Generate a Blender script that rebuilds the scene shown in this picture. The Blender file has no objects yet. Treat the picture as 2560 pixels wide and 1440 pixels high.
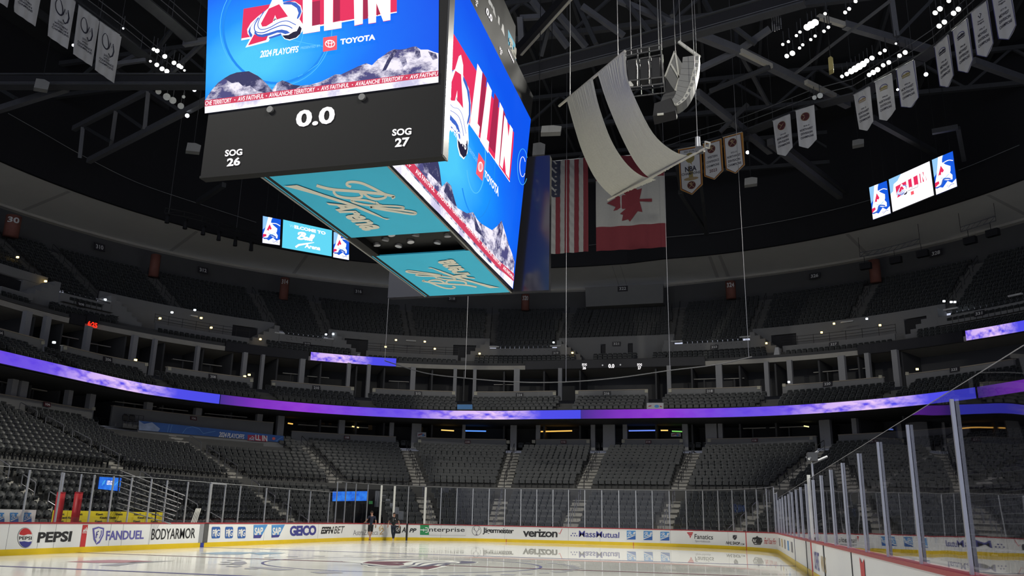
import bpy, math, random
import numpy as np
from mathutils import Matrix, Vector
random.seed(4)
SC = bpy.context.scene
COL = SC.collection
# ------------------------------------------------------------------ camera, world, lights, exposure
FPX, YAW, PITCH, ROLL = 2106.77, .2563, .2678, .0205
EYE = np.array([-27.796, -10.811, 1.514])
def cam_axes():
    cy, sy, cp, sp = math.cos(YAW), math.sin(YAW), math.cos(PITCH), math.sin(PITCH)
    f = np.array([cy*cp, sy*cp, sp]); r = np.array([sy, -cy, 0.]); u = np.cross(r, f)
    cr, sr = math.cos(ROLL), math.sin(ROLL)
    return cr*r+sr*u, -sr*r+cr*u, f
RX, UX, FX = cam_axes()
cd = bpy.data.cameras.new('camera'); cam = bpy.data.objects.new('camera', cd); COL.objects.link(cam)
cd.sensor_width = 36; cd.lens = FPX/2560*36; cd.clip_end = 400; cd.clip_start = .05
cam.matrix_world = Matrix([[RX[i], UX[i], -FX[i], EYE[i]] for i in range(3)]+[[0, 0, 0, 1]])
SC.camera = cam
w = bpy.data.worlds.new('world'); SC.world = w; w.use_nodes = True
w.node_tree.nodes['Background'].inputs[0].default_value = (.75, .8, 1, 1)
w.node_tree.nodes['Background'].inputs[1].default_value = .75
SC.view_settings.view_transform = 'Standard'; SC.view_settings.look = 'None'
SC.view_settings.exposure = 0; SC.view_settings.gamma = 1; SC.view_settings.use_curve_mapping = False
def spot(loc, aim, power, ang, blend=.5, color=(1, .97, .88), size=.6):
    l = bpy.data.lights.new('arena_flood_light', 'SPOT'); l.energy = power; l.spot_size = math.radians(ang); l.spot_blend = blend
    l.color = color; l.shadow_soft_size = size
    o = bpy.data.objects.new('arena_flood_light', l); COL.objects.link(o)
    d = (Vector(aim)-Vector(loc)).normalized()
    o.matrix_world = Matrix.Translation(loc) @ d.to_track_quat('-Z', 'Y').to_matrix().to_4x4()
    return o
LP = 21000
for loc, aim in [((24, -18, 32.5), (6, 1, 0)), ((29, -22, 32.5), (16, 2, 0)), ((24, -24.8, 32.5), (22, 3, 0)), ((27.2, -15.6, 32.5), (-4, 0, 0)),
                 ((18.5, 27.5, 32.5), (14, 0, 0)), ((20, 27.2, 32.5), (0, -2, 0)),
                 ((-22, -20, 33), (-10, 2, 0)), ((-22, 20, 33), (-6, -2, 0)), ((-26, 18, 33), (20, 4, 0)), ((-26, -18, 33), (22, -2, 0))]:
    spot(loc, aim, LP, 66, .45)

# ------------------------------------------------------------------ materials
MATS = {}
def mat(name, col=(.5, .5, .5), rough=.6, metal=0., emit=0., spec=.4, noise=0., nscale=8., bump=0.):
    if name in MATS: return MATS[name]
    m = bpy.data.materials.new(name); m.use_nodes = True; nt = m.node_tree; b = nt.nodes['Principled BSDF']
    c = (*col, 1); b.inputs['Base Color'].default_value = c; b.inputs['Roughness'].default_value = rough
    b.inputs['Metallic'].default_value = metal; b.inputs['Specular IOR Level'].default_value = spec
    if emit:
        b.inputs['Specular IOR Level'].default_value = 0
        b.inputs['Base Color'].default_value = (.01, .01, .01, 1)
        b.inputs['Emission Color'].default_value = c; b.inputs['Emission Strength'].default_value = emit
    elif noise:
        tc = nt.nodes.new('ShaderNodeTexCoord'); n = nt.nodes.new('ShaderNodeTexNoise'); n.inputs['Scale'].default_value = nscale; n.inputs['Detail'].default_value = 5
        r = nt.nodes.new('ShaderNodeMixRGB'); r.inputs[1].default_value = tuple(x*(1-noise) for x in col)+(1,); r.inputs[2].default_value = tuple(min(1, x*(1+noise)) for x in col)+(1,)
        nt.links.new(tc.outputs['Object'], n.inputs['Vector']); nt.links.new(n.outputs['Fac'], r.inputs[0]); nt.links.new(r.outputs[0], b.inputs['Base Color'])
        if bump:
            bp = nt.nodes.new('ShaderNodeBump'); bp.inputs['Strength'].default_value = bump; nt.links.new(n.outputs['Fac'], bp.inputs['Height']); nt.links.new(bp.outputs[0], b.inputs['Normal'])
    MATS[name] = m; return m
def srgb(r, g, b): return tuple(((x/255)/12.92 if x <= 10 else ((x/255+.055)/1.055)**2.4) for x in (r, g, b))
def glow(name, r, g, b, s=1.): return mat('lit_'+name, srgb(r, g, b), emit=s, rough=.5)
def noise_emit(name, c0, c1, scale, lo, hi, s=1., stretch=(1, 1, 1), c2=None):
    if name in MATS: return MATS[name]
    m = bpy.data.materials.new(name); m.use_nodes = True; nt = m.node_tree; b = nt.nodes['Principled BSDF']
    b.inputs['Base Color'].default_value = (.01, .01, .01, 1); b.inputs['Specular IOR Level'].default_value = 0
    tc = nt.nodes.new('ShaderNodeTexCoord'); mp = nt.nodes.new('ShaderNodeMapping'); mp.inputs['Scale'].default_value = stretch
    n = nt.nodes.new('ShaderNodeTexNoise'); n.inputs['Scale'].default_value = scale; n.inputs['Detail'].default_value = 9; n.inputs['Roughness'].default_value = .68
    r = nt.nodes.new('ShaderNodeValToRGB'); e = r.color_ramp.elements
    e[0].position = lo; e[0].color = (*c0, 1); e[1].position = hi; e[1].color = (*c1, 1)
    if c2: q = e.new(min(1, hi+.12)); q.color = (*c2, 1)
    L = nt.links.new; L(tc.outputs['Object'], mp.inputs[0]); L(mp.outputs[0], n.inputs['Vector']); L(n.outputs['Fac'], r.inputs[0]); L(r.outputs[0], b.inputs['Emission Color'])
    b.inputs['Emission Strength'].default_value = s
    MATS[name] = m; return m
def ice_mat():
    m = bpy.data.materials.new('ice'); m.use_nodes = True; nt = m.node_tree; L = nt.links.new; b = nt.nodes['Principled BSDF']
    tc = nt.nodes.new('ShaderNodeTexCoord')
    n = nt.nodes.new('ShaderNodeTexNoise'); n.inputs['Scale'].default_value = .5; n.inputs['Detail'].default_value = 6
    r = nt.nodes.new('ShaderNodeMixRGB'); r.inputs[1].default_value = (.69, .69, .63, 1); r.inputs[2].default_value = (.79, .785, .73, 1)
    L(tc.outputs['Object'], n.inputs['Vector']); L(n.outputs['Fac'], r.inputs[0]); L(r.outputs[0], b.inputs['Base Color'])
    # freshly wetted, glassier strip of ice towards the far right corner
    g = nt.nodes.new('ShaderNodeTexGradient'); g.gradient_type = 'SPHERICAL'
    mp = nt.nodes.new('ShaderNodeMapping'); mp.vector_type = 'TEXTURE'; mp.inputs['Location'].default_value = (17, -6, 0); mp.inputs['Scale'].default_value = (26, 11, 9)
    L(tc.outputs['Object'], mp.inputs[0]); L(mp.outputs[0], g.inputs[0])
    a = nt.nodes.new('ShaderNodeMath'); a.operation = 'ADD'; L(g.outputs['Fac'], a.inputs[0]); L(n.outputs['Fac'], a.inputs[1])
    mr = nt.nodes.new('ShaderNodeMapRange'); mr.inputs[1].default_value = .45; mr.inputs[2].default_value = .95; mr.inputs[3].default_value = .13; mr.inputs[4].default_value = .012
    L(a.outputs[0], mr.inputs[0]); L(mr.outputs[0], b.inputs['Roughness'])
    b.inputs['IOR'].default_value = 1.31; b.inputs['Specular IOR Level'].default_value = .32
    return m
def glass_mat(name, tint, refl=1.5, alpha=1.):
    if name in MATS: return MATS[name]
    m = bpy.data.materials.new(name); m.use_nodes = True; nt = m.node_tree; L = nt.links.new
    for x in list(nt.nodes): nt.nodes.remove(x)
    o = nt.nodes.new('ShaderNodeOutputMaterial'); mx = nt.nodes.new('ShaderNodeMixShader'); t = nt.nodes.new('ShaderNodeBsdfTransparent'); t.inputs[0].default_value = (*tint, 1)
    g = nt.nodes.new('ShaderNodeBsdfGlossy'); g.inputs['Roughness'].default_value = .012; g.inputs[0].default_value = (.95, .95, 1, 1)
    f = nt.nodes.new('ShaderNodeFresnel'); f.inputs[0].default_value = refl
    tc = nt.nodes.new('ShaderNodeTexCoord'); n = nt.nodes.new('ShaderNodeTexNoise'); n.inputs['Scale'].default_value = .55; n.inputs['Detail'].default_value = 1
    bp = nt.nodes.new('ShaderNodeBump'); bp.inputs['Strength'].default_value = .16; bp.inputs['Distance'].default_value = .06
    L(tc.outputs['Object'], n.inputs['Vector']); L(n.outputs['Fac'], bp.inputs['Height']); L(bp.outputs[0], g.inputs['Normal'])
    L(f.outputs[0], mx.inputs[0]); L(t.outputs[0], mx.inputs[1]); L(g.outputs[0], mx.inputs[2]); L(mx.outputs[0], o.inputs[0])
    MATS[name] = m; return m
ICE = ice_mat()
WHITE = mat('white_board', (.74, .74, .72), .35, noise=.05, nscale=.8); YELLOW = mat('yellow_kick', (.72, .5, .012), .4, noise=.12, nscale=2)
REDCAP = mat('red_cap', (.33, .022, .03), .4, noise=.1); CONC = mat('concrete', (.11, .108, .1), .85, noise=.18, nscale=1.2, bump=.1)
STEP = mat('step_edge', (.42, .4, .35), .8, noise=.12, nscale=3)
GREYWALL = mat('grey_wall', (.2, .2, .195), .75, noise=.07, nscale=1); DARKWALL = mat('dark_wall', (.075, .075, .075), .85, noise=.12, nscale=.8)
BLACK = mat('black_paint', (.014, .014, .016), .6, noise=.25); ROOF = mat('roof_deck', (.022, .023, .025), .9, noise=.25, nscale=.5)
STEEL = mat('dark_steel', (.06, .062, .066), .55, .2, noise=.2, nscale=3); RAIL = mat('grey_rail', (.3, .3, .31), .35, .8, noise=.1); DRAIL = mat('black_rail', (.03, .03, .032), .45, .3, noise=.2)
PLASTIC = mat('seat_plastic', (.017, .0185, .0185), .42, spec=.5, noise=.2, nscale=5); PLASTIC2 = mat('seat_trim', (.07, .075, .073), .45, noise=.15)
TAN = mat('tan_trim', (.3, .26, .2), .6, noise=.1); TANBEAM = mat('tan_beam', (.4, .38, .33), .7, noise=.12, nscale=2); SOFFIT = mat('soffit_panel', (.66, .65, .61), .8, noise=.06, nscale=.6); JOINT = mat('soffit_joint', (.47, .46, .44), .8, noise=.05)
COLM = mat('suite_column', (.33, .33, .33), .7, noise=.08); BRICK = mat('red_column', (.2, .075, .055), .7, noise=.15, nscale=2)
INK = mat('black_ink', (.02, .02, .022), .5, noise=.2); SIGNP = mat('sign_plate', (.022, .02, .024), .5, noise=.2); SIGNR = mat('maroon_plate', (.09, .02, .025), .5, noise=.2); SIGNT = mat('sign_letter', (.62, .62, .6), .5, noise=.05)
CLOTH = mat('white_cloth', (.62, .62, .6), .9, noise=.06, nscale=3); POST = mat('aluminium', (.45, .46, .48), .4, .7, noise=.08)
GLASS = glass_mat('rink_glass', (.86, .87, .88), 1.38); GLASSR = glass_mat('rink_glass_near', (.66, .66, .72), 1.75)
# ------------------------------------------------------------------ object helpers
def tag(o, label=None, cat=None, group=None, kind=None):
    if label: o['label'] = label
    if cat: o['category'] = cat
    if group: o['group'] = group
    if kind: o['kind'] = kind
    return o
def thing(name, loc, label, cat, group=None):
    o = bpy.data.objects.new(name, None); o.location = loc; o.empty_display_size = .3; COL.objects.link(o)
    return tag(o, label, cat, group)
def V(*a): return np.array(a, float)
def unit(a): a = np.asarray(a, float); return a/(np.linalg.norm(a)+1e-12)
class MB:
    def __init__(s): s.v = []; s.f = []; s.m = []; s.mats = []
    def mi(s, m):
        if m not in s.mats: s.mats.append(m)
        return s.mats.index(m)
    def add(s, vs, fs, m):
        k = len(s.v); i = s.mi(m); s.v += [tuple(map(float, p)) for p in vs]
        for f in fs: s.f.append(tuple(k+j for j in f)); s.m.append(i)
        return s
    def poly(s, pts, m): return s.add(pts, [tuple(range(len(pts)))], m)
    def frame(s, o, a, b, c, m):
        o, a, b, c = map(np.asarray, (o, a, b, c))
        vs = [o+x*a+y*b+z*c for z in (0, 1) for y in (0, 1) for x in (0, 1)]
        return s.add(vs, [(0, 2, 3, 1), (4, 5, 7, 6), (0, 1, 5, 4), (2, 6, 7, 3), (0, 4, 6, 2), (1, 3, 7, 5)], m)
    def box(s, x0, x1, y0, y1, z0, z1, m): return s.frame((x0, y0, z0), (x1-x0, 0, 0), (0, y1-y0, 0), (0, 0, z1-z0), m)
    def bar(s, p, q, w, h, m, up=(0, 0, 1)):
        p, q = V(*p), V(*q); d = unit(q-p); u = np.asarray(up, float)
        if abs(np.dot(d, u)) > .99: u = V(1, 0, 0)
        r = unit(np.cross(d, u)); u = unit(np.cross(r, d))
        return s.frame(p-r*w/2-u*h/2, q-p, r*w, u*h, m)
    def tube(s, pts, r, m, n=6, closed=False):
        pts = [np.asarray(p, float) for p in pts]; N = len(pts); vs = []
        rr = r if hasattr(r, '__len__') else [r]*N
        for i, p in enumerate(pts):
            d = unit(pts[(i+1) % N if closed else min(i+1, N-1)]-pts[i-1 if closed else max(i-1, 0)])
            u = V(0, 0, 1) if abs(d[2]) < .9 else V(1, 0, 0); a = unit(np.cross(d, u)); b = np.cross(a, d)
            vs += [p+rr[i]*(math.cos(2*math.pi*k/n)*a+math.sin(2*math.pi*k/n)*b) for k in range(n)]
        fs = []
        for i in range(N if closed else N-1):
            j = (i+1) % N
            fs += [(i*n+k, i*n+(k+1) % n, j*n+(k+1) % n, j*n+k) for k in range(n)]
        if not closed: fs += [tuple(range(n-1, -1, -1)), tuple((N-1)*n+k for k in range(n))]
        return s.add(vs, fs, m)
    def cyl(s, p, q, r, m, n=12, r2=None): return s.tube([p, q], [r, r if r2 is None else r2], m, n)
    def prism(s, pts, off, m):
        n = len(pts); off = np.asarray(off, float); vs = [np.asarray(p, float) for p in pts]; vs = vs+[p+off for p in vs]
        return s.add(vs, [tuple(range(n-1, -1, -1)), tuple(range(n, 2*n))]+[(i, (i+1) % n, n+(i+1) % n, n+i) for i in range(n)], m)
    def sheet(s, rows, m):
        n = len(rows[0]); vs = [p for r in rows for p in r]
        return s.add(vs, [(i*n+j, i*n+j+1, (i+1)*n+j+1, (i+1)*n+j) for i in range(len(rows)-1) for j in range(n-1)], m)
    def build(s, name, parent=None, smooth=False, link=True):
        me = bpy.data.meshes.new(name); o = parent
        L = V(0, 0, 0)
        while o is not None: L = L+np.array(o.location); o = o.parent
        me.from_pydata([(p[0]-L[0], p[1]-L[1], p[2]-L[2]) for p in s.v] if parent is not None else s.v, [], s.f)
        for m in s.mats: me.materials.append(m)
        me.polygons.foreach_set('material_index', s.m)
        if smooth: me.polygons.foreach_set('use_smooth', [True]*len(s.f))
        me.update()
        ob = bpy.data.objects.new(name, me)
        if link: COL.objects.link(ob)
        if parent is not None: ob.parent = parent
        return ob
def solo(mb, name, label, cat, group=None, smooth=False):
    """a one-mesh thing whose origin sits at its base"""
    P = np.array(mb.v); o = V(*((P.min(0)+P.max(0))/2)); o[2] = P[:, 2].min()
    mb.v = [tuple(p-o) for p in P]
    ob = mb.build(name, None, smooth); ob.location = o
    return tag(ob, label, cat, group)
def struct(mb, name, label=None, smooth=False): return tag(mb.build(name, None, smooth), label, 'building', None, 'structure')
_T = {}
def text2d(s, bold=0., shear=0., space=1.):
    k = (s, bold, shear, space)
    if k in _T: return _T[k]
    c = bpy.data.curves.new('t', 'FONT'); c.body = s; c.offset = bold; c.shear = shear; c.space_character = space; c.resolution_u = 3; c.align_x = 'CENTER'; c.space_line = .95
    o = bpy.data.objects.new('t', c); me = o.to_mesh()
    P = np.array([v.co[:2] for v in me.vertices]); F = [tuple(p.vertices) for p in me.polygons]
    o.to_mesh_clear(); bpy.data.objects.remove(o); bpy.data.curves.remove(c)
    lo, hi = P.min(0), P.max(0); _T[k] = ((P-lo)/(hi-lo), F, (hi-lo)[0]/(hi-lo)[1])
    return _T[k]
class Canvas:
    """flat drawing on a real surface: pj(u,v,lift) gives the point of that surface"""
    def __init__(s, pj, mb=None, lift=.006): s.pj = pj; s.mb = mb or MB(); s.l = lift
    def poly(s, pts, m, k=1): s.mb.poly([s.pj(u, v, s.l*k) for u, v in pts], m)
    def rect(s, x0, y0, x1, y1, m, k=1, n=1):
        for i in range(n):
            a, b = x0+(x1-x0)*i/n, x0+(x1-x0)*(i+1)/n; s.poly([(a, y1), (b, y1), (b, y0), (a, y0)], m, k)
    def quad(s, TL, TR, BR, BL):
        TL, TR, BR, BL = map(np.array, (TL, TR, BR, BL)); return lambda x, y: tuple((BL*(1-x)+BR*x)*(1-y)+(TL*(1-x)+TR*x)*y)
    def text(s, t, q, m, k=2, bold=.0, shear=0., space=1.):
        P, F, _ = text2d(t, bold*.7, shear, space); f = q if callable(q) else (s.quad(*q) if len(q) == 4 and hasattr(q[0], '__len__') else s.quad((q[0], q[1]), (q[2], q[1]), (q[2], q[3]), (q[0], q[3])))
        s.mb.add([s.pj(*f(*p), s.l*k) for p in P], F, m)
    def ell(s, cx, cy, rx, ry, m, k=1, n=28, tilt=0.):
        s.poly([(cx+rx*math.cos(a)*math.cos(tilt)-ry*math.sin(a)*math.sin(tilt), cy+rx*math.cos(a)*math.sin(tilt)+ry*math.sin(a)*math.cos(tilt)) for a in np.linspace(0, 2*math.pi, n, endpoint=False)], m, k)
    def line(s, pts, w, m, k=1):
        pts = [np.array(p, float) for p in pts]; N = len(pts); ww = w if hasattr(w, '__len__') else [w]*N; L = []; R = []
        for i, p in enumerate(pts):
            d = unit(pts[min(i+1, N-1)]-pts[max(i-1, 0)]); n = np.array([-d[1], d[0]])*ww[i]/2; L.append(p+n); R.append(p-n)
        vs = [s.pj(*p, s.l*k) for p in L+R]; s.mb.add(vs, [(i, i+1, N+i+1, N+i) for i in range(N-1)], m)
    def ring(s, cx, cy, rx, ry, w, m, k=1, a0=0, a1=360, n=40): s.line([(cx+rx*math.cos(math.radians(a)), cy+ry*math.sin(math.radians(a))) for a in np.linspace(a0, a1, n)], w, m, k)
def smoothline(pts, n=6):
    P = [np.array(p, float) for p in pts]; P = [2*P[0]-P[1]]+P+[2*P[-1]-P[-2]]; out = []
    for i in range(1, len(P)-2):
        a, b, c, d = P[i-1:i+3]
        for t in np.linspace(0, 1, n, endpoint=False): out.append(tuple(.5*(2*b+(c-a)*t+(2*a-5*b+4*c-d)*t*t+(3*b-a-3*c+d)*t**3)))
    return out+[tuple(P[-2])]
# ------------------------------------------------------------------ rink-and-bowl coordinates: t along the boards from the middle of the far end (left positive), d outwards
FT = .3048; HX, HY, RR = 100*FT, 42.5*FT, 28*FT
T1 = HY-RR; T2 = T1+RR*math.pi/2
def foot(t):
    s = 1 if t >= 0 else -1; a = abs(t)
    if a < T1: return (HX, s*a), (1., 0.)
    if a < T2:
        h = (a-T1)/RR; c, q = math.cos(h), math.sin(h); return (HX-RR+RR*c, s*(HY-RR+RR*q)), (c, s*q)
    return (HX-RR-(a-T2), s*HY), (0., float(s))
def P(t, d, z):
    p, n = foot(t); return V(p[0]+n[0]*d, p[1]+n[1]*d, z)
def N(t): n = foot(t)[1]; return V(n[0], n[1], 0)
def TG(t): n = foot(t)[1]; return V(-n[1], n[0], 0)      # towards growing t
def td(x, y):
    s = 1 if y >= 0 else -1; y = abs(y); cx, cy = HX-RR, HY-RR
    if x > cx and y > cy: return s*(T1+RR*math.atan2(y-cy, x-cx)), math.hypot(x-cx, y-cy)-RR
    if x <= cx: return s*(T2+cx-x), y-HY
    return s*y, x-HX
def E(t): return float(np.interp(abs(t), [5, 10, 13, 16.5], [0, 2., 3.4, 5.]))
def D(t, d0, k):
    d = d0+k*E(t)      # the upper deck is shallower towards the right of the far end
    return d-float(np.interp(-t, [3.6, 6, 8.5, 11], [0, 1.6, 2.8, 4.]))*min(1, (d0-26)/16.5) if t < -3.6 and d0 > 26 else d
def Q(t, d0, k, z): return P(t, D(t, d0, k), z)
def ray(u, v): return RX*((u-1280)/FPX)-UX*((v-720)/FPX)+FX
def seen(u, v, d0, k=0.):
    """(t, z) where the sight line of a point measured in the photograph meets the bowl surface d0+k*E(t)"""
    r = ray(u, v); a, b = .5, 220.
    for _ in range(42):
        c = (a+b)/2; t, d = td(EYE[0]+c*r[0], EYE[1]+c*r[1])
        if d < D(t, d0, k): a = c
        else: b = c
    return t, EYE[2]+a*r[2]
def on(u, v, d0, k=0., lift=0.):
    t, z = seen(u, v, d0, k); return P(t, D(t, d0, k)-lift, z)
def onz(u, v, z): r = ray(u, v); return EYE+r*(z-EYE[2])/r[2]
def onx(u, v, x): r = ray(u, v); return EYE+r*(x-EYE[0])/r[0]
def ony(u, v, y): r = ray(u, v); return EYE+r*(y-EYE[1])/r[1]
def onp(u, v, o, n, lift=0.):
    r = ray(u, v); n = unit(n); s = np.dot(np.asarray(o)-EYE, n)/np.dot(r, n); return EYE+r*s+n*lift
def tr(t0, t1, dt=.45): return np.linspace(t0, t1, max(2, int(abs(t1-t0)/dt)+1))
def ringmesh(mb, prof, t0, t1, m, dt=.45): return mb.sheet([[Q(t, d, k, z) for t in tr(t0, t1, dt)] for d, k, z in prof], m)
def ringbox(mb, d0, d1, k, z0, z1, t0, t1, m, dt=.45):
    mb.sheet([[Q(t, d, k, z) for t in tr(t0, t1, dt)] for d, z in ((d0, z0), (d0, z1), (d1, z1), (d1, z0), (d0, z0))], m)
    for t in (t0, t1): mb.poly([Q(t, d0, k, z0), Q(t, d0, k, z1), Q(t, d1, k, z1), Q(t, d1, k, z0)], m)
    return mb
ORD = 'zeroth first second third fourth fifth sixth seventh eighth ninth tenth eleventh twelfth thirteenth fourteenth fifteenth sixteenth seventeenth eighteenth nineteenth twentieth'.split()
def ordn(i):
    if i <= 20: return ORD[i]
    tens = {2: 'twenty', 3: 'thirty', 4: 'forty', 5: 'fifty'}[i//10]
    return tens+'-'+ORD[i % 10] if i % 10 else {20: 'twentieth', 30: 'thirtieth', 40: 'fortieth', 50: 'fiftieth'}[i]
# ------------------------------------------------------------------ the setting
def proj(p):
    q = np.asarray(p)-EYE; z = q@FX; return 1280+FPX*(q@RX)/z, 720-FPX*(q@UX)/z, z
TE = 60
mb = MB(); mb.poly([P(t, 0.1, 0) for t in tr(-69, 69, .6)], ICE); tag(mb.build('floor_ice'), 'cream white ice sheet of the hockey rink', 'ice', None, 'structure')
mb = MB(); ringmesh(mb, [(.1, 0, -.02), (12, .6, -.02)], -TE, TE, CONC); struct(mb, 'floor_concourse', 'concrete floor behind the rink boards')
LOW = [(2.6+.85*i, .3+.39*i) for i in range(8)]+[(10.2+.74*j, 4.+.305*j) for j in range(12)]
UP = [(31.9+.82*j, 20.1+.53*j) for j in range(-3, 12)]
CLUB = [(14.8+.85*i, 10.55+.38*i) for i in range(4)]
UPF = [(27.2+.85*i, 16.95+.42*i) for i in range(3)]
def terrace(mb, rows, k, t0, t1, base, dend, m=CONC, tread=.6):
    prof = [(rows[0][0]-tread, k, base)]
    for i, (d, z) in enumerate(rows):
        prof += [(d-tread, k, z), ((rows[i+1][0]-tread) if i+1 < len(rows) else dend, k, z)]
    for a, b in zip(prof[:-1], prof[1:]): ringmesh(mb, [a, b], t0, t1, m)
TLF = lambda d: float(np.interp(d, [2, 9.6], [13.9, 11.9])); TRT = lambda d: float(np.interp(d, [2, 9.6], [11.4, 10.3]))     # sides of the corner tunnel through the first eight rows
mb = MB(); zp = 0.
for i, (d, z) in enumerate(LOW[:8]):
    dn = LOW[i+1][0]-.6
    for a, b in ((-TE, TRT(d)), (TLF(d), TE)): ringmesh(mb, [(d-.6, .6, zp), (d-.6, .6, z), (dn, .6, z)], a, b, CONC)
    zp = z
terrace(mb, LOW[8:], .6, -TE, TE, 3.03, 19.3)
struct(mb, 'floor_lower_terrace', 'stepped concrete terrace of the lower bowl')
mb = MB()
for f in (TLF, TRT): mb.sheet([[Q(f(d), d, .6, 0) for d in (2, 4, 6, 8, 9.6)], [Q(f(d), d, .6, .1+max(0, (d-2))*.46) for d in (2, 4, 6, 8, 9.6)]], BLACK)
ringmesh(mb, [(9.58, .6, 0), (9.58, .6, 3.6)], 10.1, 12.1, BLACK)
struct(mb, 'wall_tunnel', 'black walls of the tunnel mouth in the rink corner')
# suites behind the lower bowl, club tier, upper suites
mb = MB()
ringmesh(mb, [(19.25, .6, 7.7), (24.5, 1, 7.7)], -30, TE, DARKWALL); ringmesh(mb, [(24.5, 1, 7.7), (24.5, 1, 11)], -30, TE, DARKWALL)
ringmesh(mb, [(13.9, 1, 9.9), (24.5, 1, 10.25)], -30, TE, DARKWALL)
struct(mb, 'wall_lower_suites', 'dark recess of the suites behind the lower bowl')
mb = MB(); terrace(mb, CLUB, 1, -30, TE, 9.9, 17.9, tread=.62); struct(mb, 'floor_club_terrace', 'stepped terrace of the middle tier')
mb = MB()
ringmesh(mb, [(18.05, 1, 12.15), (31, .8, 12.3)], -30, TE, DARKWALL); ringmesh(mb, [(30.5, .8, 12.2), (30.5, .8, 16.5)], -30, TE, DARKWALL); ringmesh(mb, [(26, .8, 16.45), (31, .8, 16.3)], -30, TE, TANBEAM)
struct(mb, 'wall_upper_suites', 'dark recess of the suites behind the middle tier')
mb = MB(); ringbox(mb, 25.7, 26.05, .8, 16.45, 16.88, -30, TE, TANBEAM); struct(mb, 'trim_1', 'tan edge beam of the upper deck')
mb = MB(); ringmesh(mb, [(26.05, .8, 16.88), (26.4, .7, 16.9), (26.4, .7, 17.25), (26.55, .7, 17.25), (26.55, .7, 16.95)], -30, TE, DARKWALL); struct(mb, 'wall_deck_front', 'dark front edge of the upper deck')
# upper deck: front rows, low bays and high vomitory walls
UA = [18.2, 16.2, 15.2, 13.55, 11.6, 10.4, 8.5, 6.65, 5., -4.63, -6.38, -8.45, -10.35, -12.4]
LOWBAY = [(15.2, 16.2), (10.4, 11.6), (5., 6.65), (-6.38, -4.63), (-12.4, -10.35)]
HIGH = [(16.2, 19.5), (11.6, 15.2), (6.65, 10.4), (-4.63, 5.), (-10.35, -6.38), (-20, -12.4)]
mb = MB()
terrace(mb, UPF, .6, -30, TE, 16.9, 29.2, CONC); ringmesh(mb, [(29.2, .55, 17.8), (31.3, .5, 17.8)], -30, TE, CONC)
terrace(mb, UP[3:], .45, -30, TE, 20.1, 42.3)
for a, b in LOWBAY: terrace(mb, UP[:3], .45, a, b, 18.5, 31.3)
struct(mb, 'floor_upper_terrace', 'stepped concrete terrace of the upper deck')
VOM = [seen(u, 862, 31.2, .5)[0] for u in (-12, 608, 890, 1162, 1508, 1576, 1961, 2302)]
mb = MB(); dk = MB()
for a, b in HIGH:
    cuts = sorted([v for v in VOM if a < v < b]); e = a
    for v in cuts+[None]:
        f = (v-.27) if v is not None else b
        if f > e: ringbox(mb, 31.1, 31.3, .5, 17.8, 20.85, e, f, GREYWALL, .25)
        if v is not None:
            ringbox(mb, 31.1, 31.3, .5, 20.05, 20.85, v-.27, v+.27, GREYWALL, .25); e = v+.27
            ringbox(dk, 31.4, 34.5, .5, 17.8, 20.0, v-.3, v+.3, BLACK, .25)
for a, b in LOWBAY:
    ringbox(mb, 29.15, 29.3, .5, 17.8, 19.36, a, b, GREYWALL, .25)
    for t, s in ((a, -1), (b, 1)):                      # stepped flanks of the bay, with the half-landing on top
        for i in range(6):
            g = .115*s/max(1, (RR+31)/RR/4.6)
            d0, d1 = 29.3, 31.1; z1 = 20.2-i*.38
            w0, w1 = t+g*i, t+g*(i+1)
            ringbox(mb, d0, d1, .5, 17.8, z1, min(w0, w1), max(w0, w1), GREYWALL, .3)
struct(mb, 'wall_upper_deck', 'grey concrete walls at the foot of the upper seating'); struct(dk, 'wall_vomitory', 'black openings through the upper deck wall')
mb = MB()
for u0, u1 in ((-20, 62), (385, 622), (918, 1146), (1955, 2240)):
    a, b = sorted((seen(u0, 840, 28.8, .55)[0], seen(u1, 860, 28.8, .55)[0])); ringbox(mb, 28.75, 28.95, .55, 17.3, 18.45, a, b, GREYWALL, .25)
struct(mb, 'wall_balcony', 'grey balcony fronts of the upper deck')
SOFD = [(-30, 32.), (-12, 32.3), (-8.5, 33.2), (-5.5, 34.2), (0, 35.5), (5.3, 35.7), (9.9, 37.2), (14, 36.4), (60, 36.4)]
LIPD = [(-30, 39.5), (-11, 39.6), (-8, 40.4), (-5.5, 41.3), (-3.6, 42.8), (5.4, 42.8), (9, 43.6), (14, 44.2), (60, 44.5)]
fd = lambda T, t: float(np.interp(t, [a for a, b in T], [b for a, b in T]))
mb = MB(); mb.sheet([[P(t, fd(LIPD, t)-.05, z) for t in tr(-30, TE, .3)] for z in (25.5, 29.75)], DARKWALL); struct(mb, 'wall_back', 'dark rear wall above the top row')
TS = tr(-30, TE, .3)
mb = MB(); mb.sheet([[P(t, fd(SOFD, t), 30.34) for t in TS], [P(t, fd(LIPD, t)-.5, 29.55) for t in TS]], SOFFIT)
for (ua, va), (ub, vb) in (((180, 482), (27, 526)), ((535, 575), (388, 624)), ((790, 640), (705, 684)), ((1520, 663), (1556, 712)), ((1546, 661), (1570, 712)), ((1765, 645), (1807, 694)), ((1790, 640), (1832, 690)), ((2110, 590), (2186, 636)), ((2467, 490), (2560, 530))):
    a, b = td(*onz(ua, va, 30.34)[:2])[0], td(*onz(ub, vb, 29.6)[:2])[0]; c = (a+b)/2; e = .035
    mb.sheet([[P(c-e, fd(SOFD, c)+.3, 30.3), P(c+e, fd(SOFD, c)+.3, 30.3)], [P(c-e, fd(LIPD, c)-.7, 29.54), P(c+e, fd(LIPD, c)-.7, 29.54)]], JOINT)
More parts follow.
